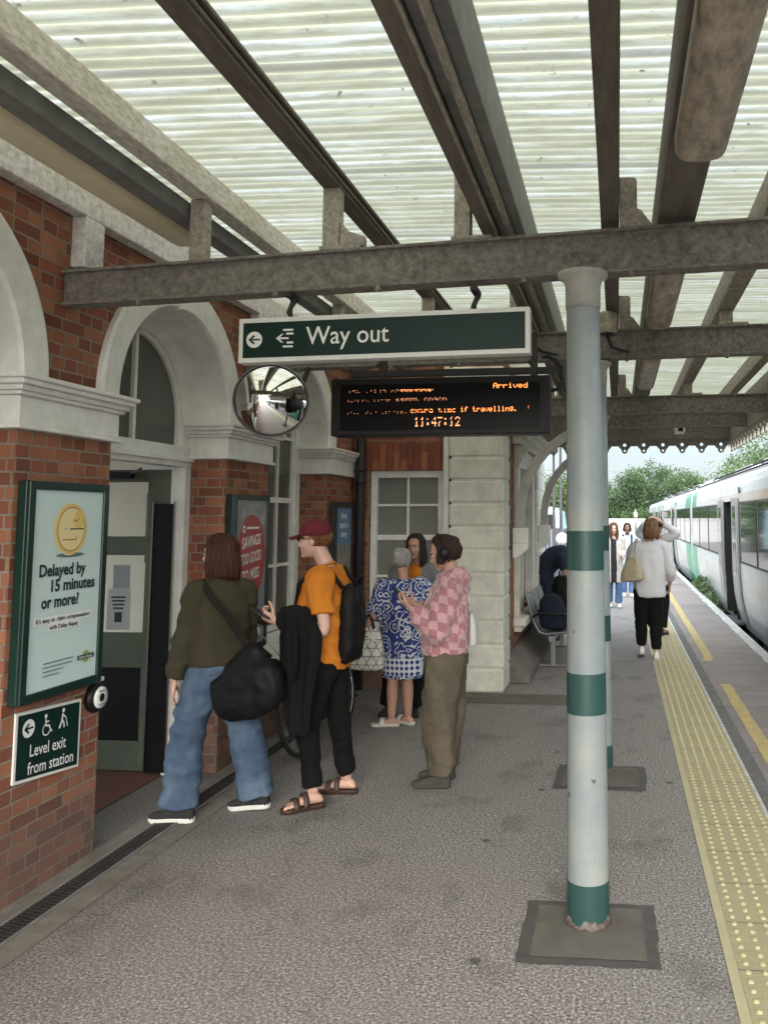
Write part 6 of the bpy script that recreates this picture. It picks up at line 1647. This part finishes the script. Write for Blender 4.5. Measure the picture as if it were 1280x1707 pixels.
def check_mat():
    m, n, l, b = newmat('pink_checked_fleece'); t = n.new('ShaderNodeTexCoord'); g = n.new('ShaderNodeNewGeometry')
    sp = n.new('ShaderNodeSeparateXYZ'); l.new(t.outputs['Object'], sp.inputs[0]); sn = n.new('ShaderNodeSeparateXYZ'); l.new(g.outputs['Normal'], sn.inputs[0])
    k = mth(n, l, 'GREATER_THAN', mth(n, l, 'ABSOLUTE', sn.outputs[0]), mth(n, l, 'ABSOLUTE', sn.outputs[1]))
    u = mth(n, l, 'ADD', mth(n, l, 'MULTIPLY', sp.outputs[1], k), mth(n, l, 'MULTIPLY', sp.outputs[0], mth(n, l, 'SUBTRACT', 1.0, k)))
    wv = mth(n, l, 'MULTIPLY', mth(n, l, 'SUBTRACT', ntex(n, l, t.outputs['Object'], 5, 2), .5), .05)
    u = mth(n, l, 'ADD', u, wv); z = mth(n, l, 'ADD', mth(n, l, 'ADD', sp.outputs[2], mth(n, l, 'MULTIPLY', u, .28)), wv)
    c = n.new('ShaderNodeTexChecker'); c.inputs['Scale'].default_value = 17; cb = n.new('ShaderNodeCombineXYZ'); l.new(u, cb.inputs[0]); l.new(z, cb.inputs[1]); cb.inputs[2].default_value = .031; l.new(cb.outputs[0], c.inputs[0])
    f = ntex(n, l, t.outputs['Object'], 170, 2, .7)
    c.inputs['Color1'].default_value = (.58,.34,.36,1); c.inputs['Color2'].default_value = (.38,.165,.19,1)
    l.new(mixc(n, l, mth(n, l, 'MULTIPLY', f, .3), c.outputs[0], (.30,.16,.17)), b.inputs['Base Color']); b.inputs['Roughness'].default_value = .95; b.inputs['Sheen Weight'].default_value = .3
    bump(n, l, b, f, .5, .004); return m
chk = check_mat()
b, H, F, S = person('woman in a pink checked fleece, olive trousers and headphones looking down at her phone', P)
top(b, P, [(-1.19,5.78,.865,.185,.150),(-1.19,5.78,.91,.20,.152),(-1.18,5.78,1.05,.20,.156),(-1.17,5.78,1.20,.195,.145),(-1.155,5.78,1.30,.19,.13),(-1.15,5.78,1.37,.14,.10),(-1.148,5.78,1.415,.075,.075)], F, 1.94, [.09,.092,.088,.080,.070,.052], chk, .009, sum_f(folds(.020,6,6,8,21), folds(.007,14,14,16,22)), 'fleece')
m = MB(); pts = [Vector((-1.15,5.78,1.415))+(Vector((-1,-.1,-.30))*math.cos(2*PI*k/24)*.082+Vector((0,1,0))*math.sin(2*PI*k/24)*.080) for k in range(24)]; m.tube(pts, .024, 8, closed=True)
m.ball((-1.065,5.785,1.375), (.055,.11,.05)); me = remesh(m, .008, 3); wrinkle(me, folds(.006,12,12,12,23)); place(me, 'hood', chk, b)
m = MB()
for y in (5.735,5.81): m.tube([(-1.228,y,1.395),(-1.262,y+.005,1.33),(-1.30,y,1.22)], .004, 5)
m.build('drawcord', MT['ink_white'], b)
olv = cloth_mat('olive_cargo_cotton', (.105,.088,.062), .18, 320, .25, 4, fade=(.155,.13,.095))
bottoms(b, P, [(-1.18,5.78,.80,.165,.145),(-1.18,5.78,.87,.168,.148),(-1.18,5.78,.95,.15,.125)], F, [.11,.128,.126,.120,.106,.090], .0, olv, .010, sum_f(folds(.020,6,6,5,24), folds(.005,12,12,20,25)), 'trousers')
sh3 = [pm('grey_suede', (.055,.050,.044), .9, .2, 12), pm('dark_sole', (.045,.042,.038), .8, .15)]
shoe(b, (-1.205,5.705,0), (-1,-.08), .262, sh3, 0, 0, .024, .075); shoe(b, (-1.205,5.90,0), (-1,.0), .262, sh3, 0, .05, .024, .075)
hair_locks(b, H, hair_mat('dark_brown_bob', (.022,.012,.009), (.062,.034,.024)), dict(len=.105, front=1.12, full=1.05, n=190, seed=8, flare=.018, frontlen=1.0, line=.7))
m = MB(); m.tube([H(.098*math.cos(a), -.012, .02+.124*math.sin(a)) for a in np.linspace(.05, PI-.05, 20)], .008, 8)
for s in (-1,1): m.lathe([(.035,-.012),(.041,-.006),(.041,.010),(.030,.018)], (0,0,0), 4) if 0 else m.ball(H(s*.108,-.01,-.005), (.022,.038,.044), 16, 10, 0, H.ax())
m.build('headphones', MT['black'], b)
m = MB(); m.obox((-1.475,5.675,1.262), Vector((-.45,0,.55)).normalized()*.076, Vector((0,1,0))*.036, Vector((.55,0,.45)).normalized()*.0045)
tag(m.build('phone', MT['black'], bevel=.003), 'phone held up in both hands by the woman in pink fleece', 'phone')
mb = MB(); torso(mb, [(-1.005,5.83,.92,.10,.02),(-1.00,5.83,.95,.13,.032),(-1.0,5.83,1.05,.13,.03),(-1.01,5.83,1.15,.11,.015)], (1,.1), 20, .8); me = remesh(mb, .009, 2); wrinkle(me, folds(.007,8,8,8,31))
wb = tag(place(me, 'tote_bag', cloth_mat('white_canvas', (.62,.62,.62), .06, 260, .2), None, (-1.0,5.83,.92)), 'plain white cloth bag hanging behind the woman in pink fleece', 'bag')
m = MB(); m.tube([(-1.01,5.76,1.14),(-1.02,5.72,1.28),(-1.10,5.67,1.405),(-1.22,5.66,1.36),(-1.31,5.67,1.2)], .007, 5); m.build('strap', MT['ink_white'], wb)
# ---------------------------------------------------------------- grey-haired woman in blue and white dress, seen from behind
P = dict(F=(.12,1), look=(.20,1,-.02), head=(-1.885,7.27,1.408), neck=(-1.868,7.255,1.245), pelvis=(-1.868,7.26,.80), base=(-1.87,7.27), skin=SK['warm'], voxel=.009, k=.92,
  shL=(-2.03,7.25,1.185), elL=(-2.095,7.20,.985), wrL=(-2.125,7.10,.885), handL=((-.1,-.45,-.8),(.9,-.1,0),(0,1,-.4),.8),
  shR=(-1.70,7.25,1.185), elR=(-1.65,7.30,.98), wrR=(-1.72,7.43,.90), handR=((-.2,.8,.3),(-.9,0,0),(0,0,1),.5),
  hipL=(-1.94,7.26,.76), hipR=(-1.80,7.28,.76), knL=(-1.955,7.275,.42), knR=(-1.835,7.32,.42), anL=(-1.965,7.29,.085), anR=(-1.84,7.37,.085), toeL=(-1,-.15), toeR=(-.75,.4))
def print_mat():
    m, n, l, b = newmat('blue_white_print'); t = n.new('ShaderNodeTexCoord'); sp = n.new('ShaderNodeSeparateXYZ'); l.new(t.outputs['Object'], sp.inputs[0])
    v = n.new('ShaderNodeTexVoronoi'); v.inputs['Scale'].default_value = 11.5; v.inputs['Randomness'].default_value = .6
    nw = n.new('ShaderNodeTexNoise'); nw.inputs['Scale'].default_value = 11; nw.inputs['Detail'].default_value = 2; l.new(t.outputs['Object'], nw.inputs['Vector'])
    sc_ = n.new('ShaderNodeVectorMath'); sc_.operation = 'SCALE'; sc_.inputs['Scale'].default_value = .085; l.new(nw.outputs['Color'], sc_.inputs[0])
    av = n.new('ShaderNodeVectorMath'); l.new(t.outputs['Object'], av.inputs[0]); l.new(sc_.outputs[0], av.inputs[1]); l.new(av.outputs[0], v.inputs['Vector'])
    w = mth(n, l, 'ADD', mth(n, l, 'MULTIPLY', v.outputs['Distance'], 21), mth(n, l, 'MULTIPLY', ntex(n, l, t.outputs['Object'], 22, 2), 5))
    ring = mth(n, l, 'SINE', w)
    v2 = n.new('ShaderNodeTexVoronoi'); v2.inputs['Scale'].default_value = 26; l.new(t.outputs['Object'], v2.inputs['Vector'])
    dots = mth(n, l, 'LESS_THAN', v2.outputs['Distance'], .30)
    pat = mth(n, l, 'GREATER_THAN', mth(n, l, 'ADD', ring, mth(n, l, 'MULTIPLY', dots, .35)), .52)
    band = mth(n, l, 'MULTIPLY', mth(n, l, 'LESS_THAN', sp.outputs[2], .60), mth(n, l, 'GREATER_THAN', sp.outputs[2], .455))
    zig = mth(n, l, 'GREATER_THAN', mth(n, l, 'ADD', mth(n, l, 'SINE', mth(n, l, 'MULTIPLY', sp.outputs[0], 150)), mth(n, l, 'SINE', mth(n, l, 'MULTIPLY', sp.outputs[2], 130))), -.25)
    pat = mth(n, l, 'ADD', mth(n, l, 'MULTIPLY', pat, mth(n, l, 'SUBTRACT', 1.0, band)), mth(n, l, 'MULTIPLY', zig, band))
    l.new(mixc(n, l, pat, (.018,.040,.20), (.60,.62,.64)), b.inputs['Base Color']); b.inputs['Roughness'].default_value = .8
    bump(n, l, b, ntex(n, l, t.outputs['Object'], 260, 2), .15, .003); return m
pr = print_mat()
b, H, F, S = person('short grey-haired woman from behind in a blue and white patterned dress', P)
top(b, P, [(-1.865,7.27,.425,.175,.135),(-1.865,7.27,.50,.180,.14),(-1.868,7.265,.70,.195,.15),(-1.868,7.26,.85,.195,.150),(-1.868,7.26,1.0,.190,.145),(-1.868,7.255,1.12,.190,.130),(-1.868,7.255,1.21,.15,.10),(-1.868,7.255,1.262,.075,.07)], F, 1.35, [.085,.088,.082,.078,.076,.080], pr, .010, sum_f(folds(.014,8,8,3,41), folds(.004,16,16,12,42)), 'dress')
grey = hair_mat('grey_hair', (.26,.25,.235), (.50,.485,.46)); short_hair(b, H, grey, 9, 1.10, -.50, 420, .034, .9, line=.45)
m = MB(); m.ball(H(0,-.105,.06), (.045,.035,.045), 14, 10, 0, H.ax()); m.tube([H(.045*math.cos(a),-.10+.0*a,.06+.045*math.sin(a)) for a in np.linspace(0,2*PI,16)], .012, 6); m.build('hair_bun', grey, b)
whs = pm('white_leather', (.60,.59,.56), .5, .06); sandal(b, (-1.965,7.29), (-1,-.15), .88, whs, 1); sandal(b, (-1.84,7.37), (-.75,.4), .88, whs, 1)
# geometric tote on her arm
def facet_mat():
    m, n, l, b = newmat('white_faceted_vinyl'); t = n.new('ShaderNodeTexCoord'); sp = n.new('ShaderNodeSeparateXYZ'); l.new(t.outputs['Object'], sp.inputs[0])
    o = None
    for (a, c) in ((0,1),(.866,.5),(.866,-.5)):
        q = mth(n, l, 'ADD', mth(n, l, 'MULTIPLY', sp.outputs[0], a*14.5), mth(n, l, 'MULTIPLY', sp.outputs[2], c*14.5)); fr = mth(n, l, 'FRACT', mth(n, l, 'ADD', q, 50.3)); ln = mth(n, l, 'LESS_THAN', fr, .085)
        o = ln if o is None else mth(n, l, 'MAXIMUM', o, ln)
    l.new(mixc(n, l, o, (.60,.585,.53), (.10,.10,.095)), b.inputs['Base Color']); b.inputs['Roughness'].default_value = .35; return m
mb = MB(); rr = []
for z, hw, hd in ((.515,.10,.04),(.53,.145,.065),(.66,.150,.068),(.78,.128,.04),(.855,.112,.018),(.862,.10,.012)):
    rr.append([(-2.125+hw*math.copysign(abs(math.cos(a))**.5,math.cos(a)), 7.06+hd*math.copysign(abs(math.sin(a))**.5,math.sin(a)), z) for a in [2*PI*j/28 for j in range(28)]])
mb.rings(rr, True, True); me = remesh(mb, .010, 2); wrinkle(me, folds(.005,14,14,14,43))
tb = tag(place(me, 'tote_bag', facet_mat(), None, (-2.125,7.06,.515)), 'white handbag with a grey triangle pattern hanging beside the blue dress', 'bag')
m = MB()
for y in (7.045,7.075): m.tube([(-2.18,y,.85),(-2.165,y+.01,.93),(-2.12,y+.03,.975),(-2.085,y+.01,.93),(-2.065,y,.85)], .008, 6)
m.build('handle', MT['black'], tb)
m = MB(); m.obox((-2.045,6.985,.80), (.018,0,.002), (0,.003,0), (-.002,0,.038)); m.build('tag', MT['ink_white'], tb)

# ---------------------------------------------------------------- woman facing us behind her
P = dict(F=(-.05,-1), look=(-.12,-1,-.06), head=(-1.87,7.70,1.525), neck=(-1.87,7.735,1.36), pelvis=(-1.93,7.74,.88), base=(-1.93,7.74), skin=SK['warm'], voxel=.008, k=.96,
  shR=(-2.04,7.73,1.29), elR=(-2.12,7.70,1.04), wrR=(-2.03,7.58,.98), shL=(-1.71,7.73,1.29), elL=(-1.63,7.72,1.04), wrL=(-1.70,7.58,1.0),
  handR=((.5,-.6,.3),(0,.3,1),(0,-.5,.8),.5), handL=((-.5,-.6,.3),(0,.3,1),(0,-.5,.8),.5),
  hipR=(-2.02,7.74,.84), hipL=(-1.86,7.74,.84), knR=(-2.09,7.73,.46), knL=(-1.86,7.73,.46), anR=(-2.12,7.75,.085), anL=(-1.86,7.75,.085), toeR=(-.1,-1), toeL=(.1,-1))
b, H, F, S = person('dark-haired woman facing the camera in orange top and grey cardigan, behind the grey-haired woman', P)
top(b, P, [(-1.92,7.74,.70,.18,.13),(-1.91,7.74,.9,.185,.135),(-1.88,7.74,1.1,.185,.135),(-1.87,7.735,1.24,.185,.12),(-1.87,7.735,1.32,.14,.095),(-1.87,7.735,1.362,.08,.07)], F, 1.9, [.08,.08,.072,.066,.060,.05], [cloth_mat('grey_cardigan_knit', (.17,.18,.19), .15, 200, .4), orange], .011, sum_f(folds(.008,8,8,8,51)), 'cardigan', matfn=lambda p: 1 if abs(p.x+1.87) < .075 and p.y < 7.70 else 0)
bottoms(b, P, [(-1.93,7.74,.80,.16,.12),(-1.93,7.74,.93,.15,.11)], F, [.09,.10,.09,.08,.075,.08], .0, blk, .012, folds(.006,8,8,12,52), 'trousers')
shoe(b, (-2.12,7.75,0), (-.1,-1), .25, [shm[0], shm[0]], 0, 0, .022, .07); shoe(b, (-1.86,7.75,0), (.1,-1), .25, [shm[0], shm[0]], 0, 0, .022, .07)
hair_locks(b, H, hair_mat('near_black_hair', (.018,.011,.009), (.05,.03,.022)), dict(len=.23, front=.95, full=1.0, n=170, seed=12, flare=.016))

# ---------------------------------------------------------------- woman walking away with the beige shoulder bag
P = dict(F=(.04,1), look=(.05,1,-.05), head=(.425,10.98,1.645), neck=(.405,10.97,1.475), pelvis=(.385,10.98,.93), base=(.37,11.0), skin=SK['fair'], voxel=.010, face=False,
  shL=(.215,10.97,1.405), elL=(.135,10.93,1.13), wrL=(.19,11.12,1.02), shR=(.585,10.97,1.405), elR=(.655,10.93,1.12), wrR=(.655,11.08,.93), handL=((.3,.8,.1),(.8,0,-.2),(0,0,1),.6), handR=((0,.5,-.7),(-.9,0,0),(0,.8,.4),.5),
  hipL=(.30,10.98,.88), hipR=(.47,10.98,.88), knL=(.285,11.02,.48), knR=(.465,10.97,.48), anL=(.285,11.07,.12), anR=(.465,10.93,.09), toeL=(-.05,1), toeR=(.05,1))
b, H, F, S = person('woman walking away along the yellow strip in white shirt and black trousers', P)
wsh = cloth_mat('white_cotton_shirt', (.60,.60,.64), .04, 300, .15, 3)
top(b, P, [(.405,10.98,.775,.185,.128),(.40,10.98,.83,.20,.14),(.395,10.98,.92,.203,.141),(.395,10.975,1.05,.20,.138),(.40,10.97,1.25,.20,.13),(.403,10.97,1.37,.185,.112),(.405,10.97,1.45,.13,.095),(.405,10.97,1.49,.07,.07)], F, 1.6, [.085,.082,.076,.072,.070,.062], wsh, .009, sum_f(folds(.014,6,6,3,61), folds(.003,9,9,10,62)), 'shirt')
bottoms(b, P, [(.385,10.98,.78,.178,.128),(.385,10.98,.88,.17,.118),(.385,10.98,.98,.15,.10)], F, [.095,.112,.100,.088,.075,.058], .04, blk, .011, sum_f(folds(.010,7,7,12,63)), 'trousers')
wt = [pm('white_trainer', (.62,.61,.60), .5, .05), pm('grey_sole', (.40,.40,.40), .6)]
shoe(b, (.285,11.05,0), (-.05,1), .265, wt, .0, .28); shoe(b, (.465,10.92,0), (.05,1), .265, wt)
hair_locks(b, H, hair_mat('light_brown_hair', (.12,.062,.032), (.30,.18,.10)), dict(len=.16, front=.6, full=1.03, n=200, seed=15, flare=.016))
mb = MB(); rr = []
for z, hw, hd in ((.985,.12,.05),(1.0,.165,.075),(1.10,.155,.07),(1.22,.10,.04),(1.29,.06,.022)):
    rr.append([Vector((.175,10.80,z)) + Vector((.9,-.3,.1))*(hw*math.copysign(abs(math.cos(a))**.7,math.cos(a))) + Vector((.3,.9,0))*(hd*math.copysign(abs(math.sin(a))**.7,math.sin(a))) for a in [2*PI*j/24 for j in range(24)]])
mb.rings(rr, True, True); me = remesh(mb, .010, 3); wrinkle(me, folds(.008,9,9,9,64))
tb = tag(place(me, 'shoulder_bag', pm('beige_leather', (.36,.31,.22), .5, .1, 5), None, (.175,10.80,.985)), 'beige leather shoulder bag carried by the woman walking away', 'bag')
m = MB()
for dx in (-.03,.04): m.tube([(.175+dx,10.79,1.26),(.19+dx*.7,10.83,1.40),(.235+dx*.3,10.93,1.515),(.25,11.02,1.50),(.20,11.08,1.3)], .009, 6)
m.build('strap', pm('beige_strap', (.38,.33,.25), .5), tb)

# ---------------------------------------------------------------- figures farther along the platform
def simple(label, x, y, h, F, look, skin, hairm, hairspec, topm, topsec, upto, botm, arms, legs=None, long=None, shoes=None, seed=0, face=True):
    s = h/1.70; Fv = Vector((F[0],F[1],0)).normalized(); Sv = Vector((Fv.y,-Fv.x,0)); O = Vector((x,y,0))
    W = lambda r, f, z: O + Sv*(r*s) + Fv*(f*s) + Vector((0,0,z*s))
    A = dict(shL=(-.17,0,1.36), elL=(-.22,-.03,1.08), wrL=(-.20,.12,.88), shR=(.17,0,1.36), elR=(.22,-.03,1.08), wrR=(.20,.12,.88)); A.update(arms)
    G = dict(hipL=(-.085,0,.86), knL=(-.09,.05,.47), anL=(-.09,.0,.085), hipR=(.085,0,.86), knR=(.09,.02,.47), anR=(.09,-.08,.10)); G.update(legs or {})
    P = dict(F=Fv, look=look, head=W(0,.03,1.575), neck=W(0,0,1.41), pelvis=W(0,0,.90), base=(x,y), skin=skin, voxel=.012, k=s*.97, toeL=Fv, toeR=Fv, face=face)
    for q, v_ in {**A, **G}.items(): P[q] = W(*v_)
    P['handL'] = (P['wrL']-P['elL'], -Sv*-1, Fv, .4); P['handR'] = (P['wrR']-P['elR'], -Sv, Fv, .4)
    b, H, F_, S_ = person(label, P, None)
    top(b, P, [(*W(0,0,z), hw*s, hd*s) for z, hw, hd in topsec], Fv, upto, [.075*s,.075*s,.068*s,.062*s,.056*s,.05*s], topm, .014, folds(.008,7,7,7,seed), 'shirt', matfn=long)
    bottoms(b, P, [(*W(0,0,.80),.16*s,.12*s),(*W(0,0,.95),.15*s,.11*s)], Fv, [.10*s,.10*s,.085*s,.075*s,.07*s,.075*s], .02, botm, .014, folds(.006,8,8,12,seed+1), 'trousers')
    for q in 'LR': shoe(b, (*P['an'+q][:2],0), Fv, .26, shoes or wt, max(0, P['an'+q].z-.10))
    if hairspec is not None: hair_locks(b, H, hairm, hairspec)
    return b, H, P
bj = cloth_mat('mid_blue_denim', (.06,.12,.25), .2, 400, .2, 3, fade=(.12,.2,.34))
whc = cloth_mat('white_light_cotton', (.58,.58,.60), .06, 300, .15)
TS = [(.72,.19,.14),(.90,.19,.14),(1.10,.185,.135),(1.25,.185,.12),(1.34,.14,.095),(1.40,.07,.07)]
ltop = [cloth_mat('oatmeal_cotton', (.40,.385,.36), .08, 300, .15), cloth_mat('black_vest', (.02,.02,.022), .2)]
b, H, P = simple('woman with long brown hair and open pale overshirt walking towards us', -.09, 17.0, 1.68, (.15,-1), (.12,-1,-.1), SK['fair'], hair_mat('long_brown_hair', (.05,.025,.016), (.13,.07,.045)), dict(len=.26, front=.55, full=1.05, n=150, seed=20), ltop, [(.50,.21,.15)]+TS[1:], 1.8, bj, dict(elL=(-.20,-.02,1.10), wrL=(-.16,.22,1.02)), seed=71, long=lambda p: 1 if abs(p.x+.09) < .06 and p.y < 16.92 else 0)
b, H, P = simple('woman with dark braids, pale blue shirt and blue jeans walking towards us', .21, 19.3, 1.66, (.0,-1), (-.05,-1,.02), SK['deep'], hair_mat('black_braids', (.012,.010,.010), (.03,.025,.022)), dict(len=.10, front=.75, full=1.0, n=120, seed=21), [cloth_mat('pale_blue_shirt', (.36,.45,.58), .08, 300, .15), ltop[1]], TS, 1.3, bj, dict(elR=(.21,.0,1.1), wrR=(.08,.22,1.05)), seed=73, long=lambda p: 1 if .07 < abs(p.x-.21) < .115 and p.z > .95 and p.y < 19.3 else 0)
b, H, P = simple('woman in white blouse with both arms raised to her dark ponytail', .60, 13.2, 1.79, (.5,1), (.5,1,-.1), SK['warm'], hair_mat('black_ponytail', (.016,.012,.011), (.04,.03,.026)), dict(len=.05, front=.6, full=1.02, n=120, seed=22), whc, TS, 1.9, blk, dict(shL=(-.18,0,1.40), elL=(-.30,.02,1.47), wrL=(-.13,-.10,1.62), shR=(.18,0,1.40), elR=(.30,.02,1.47), wrR=(.13,-.10,1.62)), seed=75, shoes=[shm[0], shm[0]])
m = MB(); m.tube([H(0,-.105,.06),H(.01,-.16,.03),H(.015,-.165,-.06),H(.01,-.14,-.16)], [.02,.03,.026,.006], 10); m.build('ponytail', hair_mat('black_ponytail_hair', (.016,.012,.011), (.04,.03,.026)), b)
# man bending over the far seat
navy_c = cloth_mat('navy_cotton', (.022,.026,.045), .2, 260)
P = dict(F=(1,-.25), look=(.75,-.2,-.8), headup=(1,0,.6), head=(-.62,12.52,1.19), neck=(-.76,12.55,1.25), chest=(-.86,12.57,1.22), pelvis=(-1.10,12.60,1.00), base=(-1.05,12.6), skin=SK['warm'], voxel=.011,
  shR=(-.83,12.40,1.20), elR=(-.76,12.36,.98), wrR=(-.68,12.32,.78), shL=(-.80,12.72,1.20), elL=(-.72,12.70,.98), wrL=(-.62,12.62,.80), handR=((.3,0,-1),(0,1,0),(1,0,0),.5), handL=((.3,0,-1),(0,-1,0),(1,0,0),.5),
  hipL=(-1.06,12.70,.93), hipR=(-1.06,12.52,.93), knL=(-1.0,12.72,.5), knR=(-1.0,12.50,.5), anL=(-1.06,12.72,.09), anR=(-1.06,12.48,.09), toeL=(1,-.1), toeR=(1,-.1))
b, H, F, S = person('man in navy top bending down over a bag beside the bench', P)
mb = MB()
cloth_tube(mb, [(-1.13,12.60,.96),(-1.05,12.60,1.10),(-.93,12.58,1.20),(-.80,12.56,1.24),(-.74,12.55,1.25)], [.15,.165,.17,.15,.08], 22)
for q in 'LR': cloth_tube(mb, sleeve_pts(P, q, .8), [.08,.08,.075,.072], 16)
me = remesh(mb, .012, 3); wrinkle(me, folds(.008,7,7,7,81)); place(me, 'shirt', navy_c, b)
bottoms(b, P, [(-1.08,12.60,.85,.15,.12),(-1.10,12.60,1.0,.15,.13),(-1.09,12.60,1.06,.13,.12)], F, [.10,.105,.09,.08,.075,.075], .02, cloth_mat('dark_indigo_denim', (.022,.03,.055), .2, 300), .012, folds(.006,8,8,12,82), 'trousers')
for q in 'LR': shoe(b, (*P['an'+q][:2],0), (1,-.1), .28, [shm[0], shm[0]])
short_hair(b, H, hair_mat('cropped_dark_hair', (.02,.013,.01), (.05,.035,.028)), 30, 1.03, -.3, 160, .02)
# bags left on the bench
def soft_bag(name, label, c, hx, hy, hz, mat, seed):
    mb = MB(); rr = []
    for t, q in ((0,.7),(.06,.95),(.4,1.0),(.75,.85),(.93,.6),(1,.25)):
        rr.append([(c[0]+hx*q*math.copysign(abs(math.cos(a))**.7,math.cos(a))-.10*t*hz, c[1]+hy*q*math.copysign(abs(math.sin(a))**.7,math.sin(a)), c[2]+hz*t) for a in [2*PI*j/22 for j in range(22)]])
    mb.rings(rr, True, True); me = remesh(mb, .012, 3); wrinkle(me, folds(.012,8,8,8,seed)); o = tag(place(me, name, mat, None, c), label, 'bag')
    m = MB(); m.tube([(c[0]-.03-.1*hz,c[1]-.05,c[2]+hz*.97),(c[0]-.03-.1*hz,c[1]-.03,c[2]+hz*1.08),(c[0]-.03-.1*hz,c[1]+.03,c[2]+hz*1.08),(c[0]-.03-.1*hz,c[1]+.05,c[2]+hz*.97)], .010, 6); m.build('handle', MT['black'], o); return o
soft_bag('holdall', 'navy bag slumped on the nearest bench seat', (-.79,10.47,.435), .17, .20, .42, cloth_mat('navy_nylon', (.016,.02,.035), .3, 260), 91)
soft_bag('rucksack', 'black rucksack standing on the middle bench seat', (-.68,11.1,.44), .17, .2, .60, blackbag, 92)
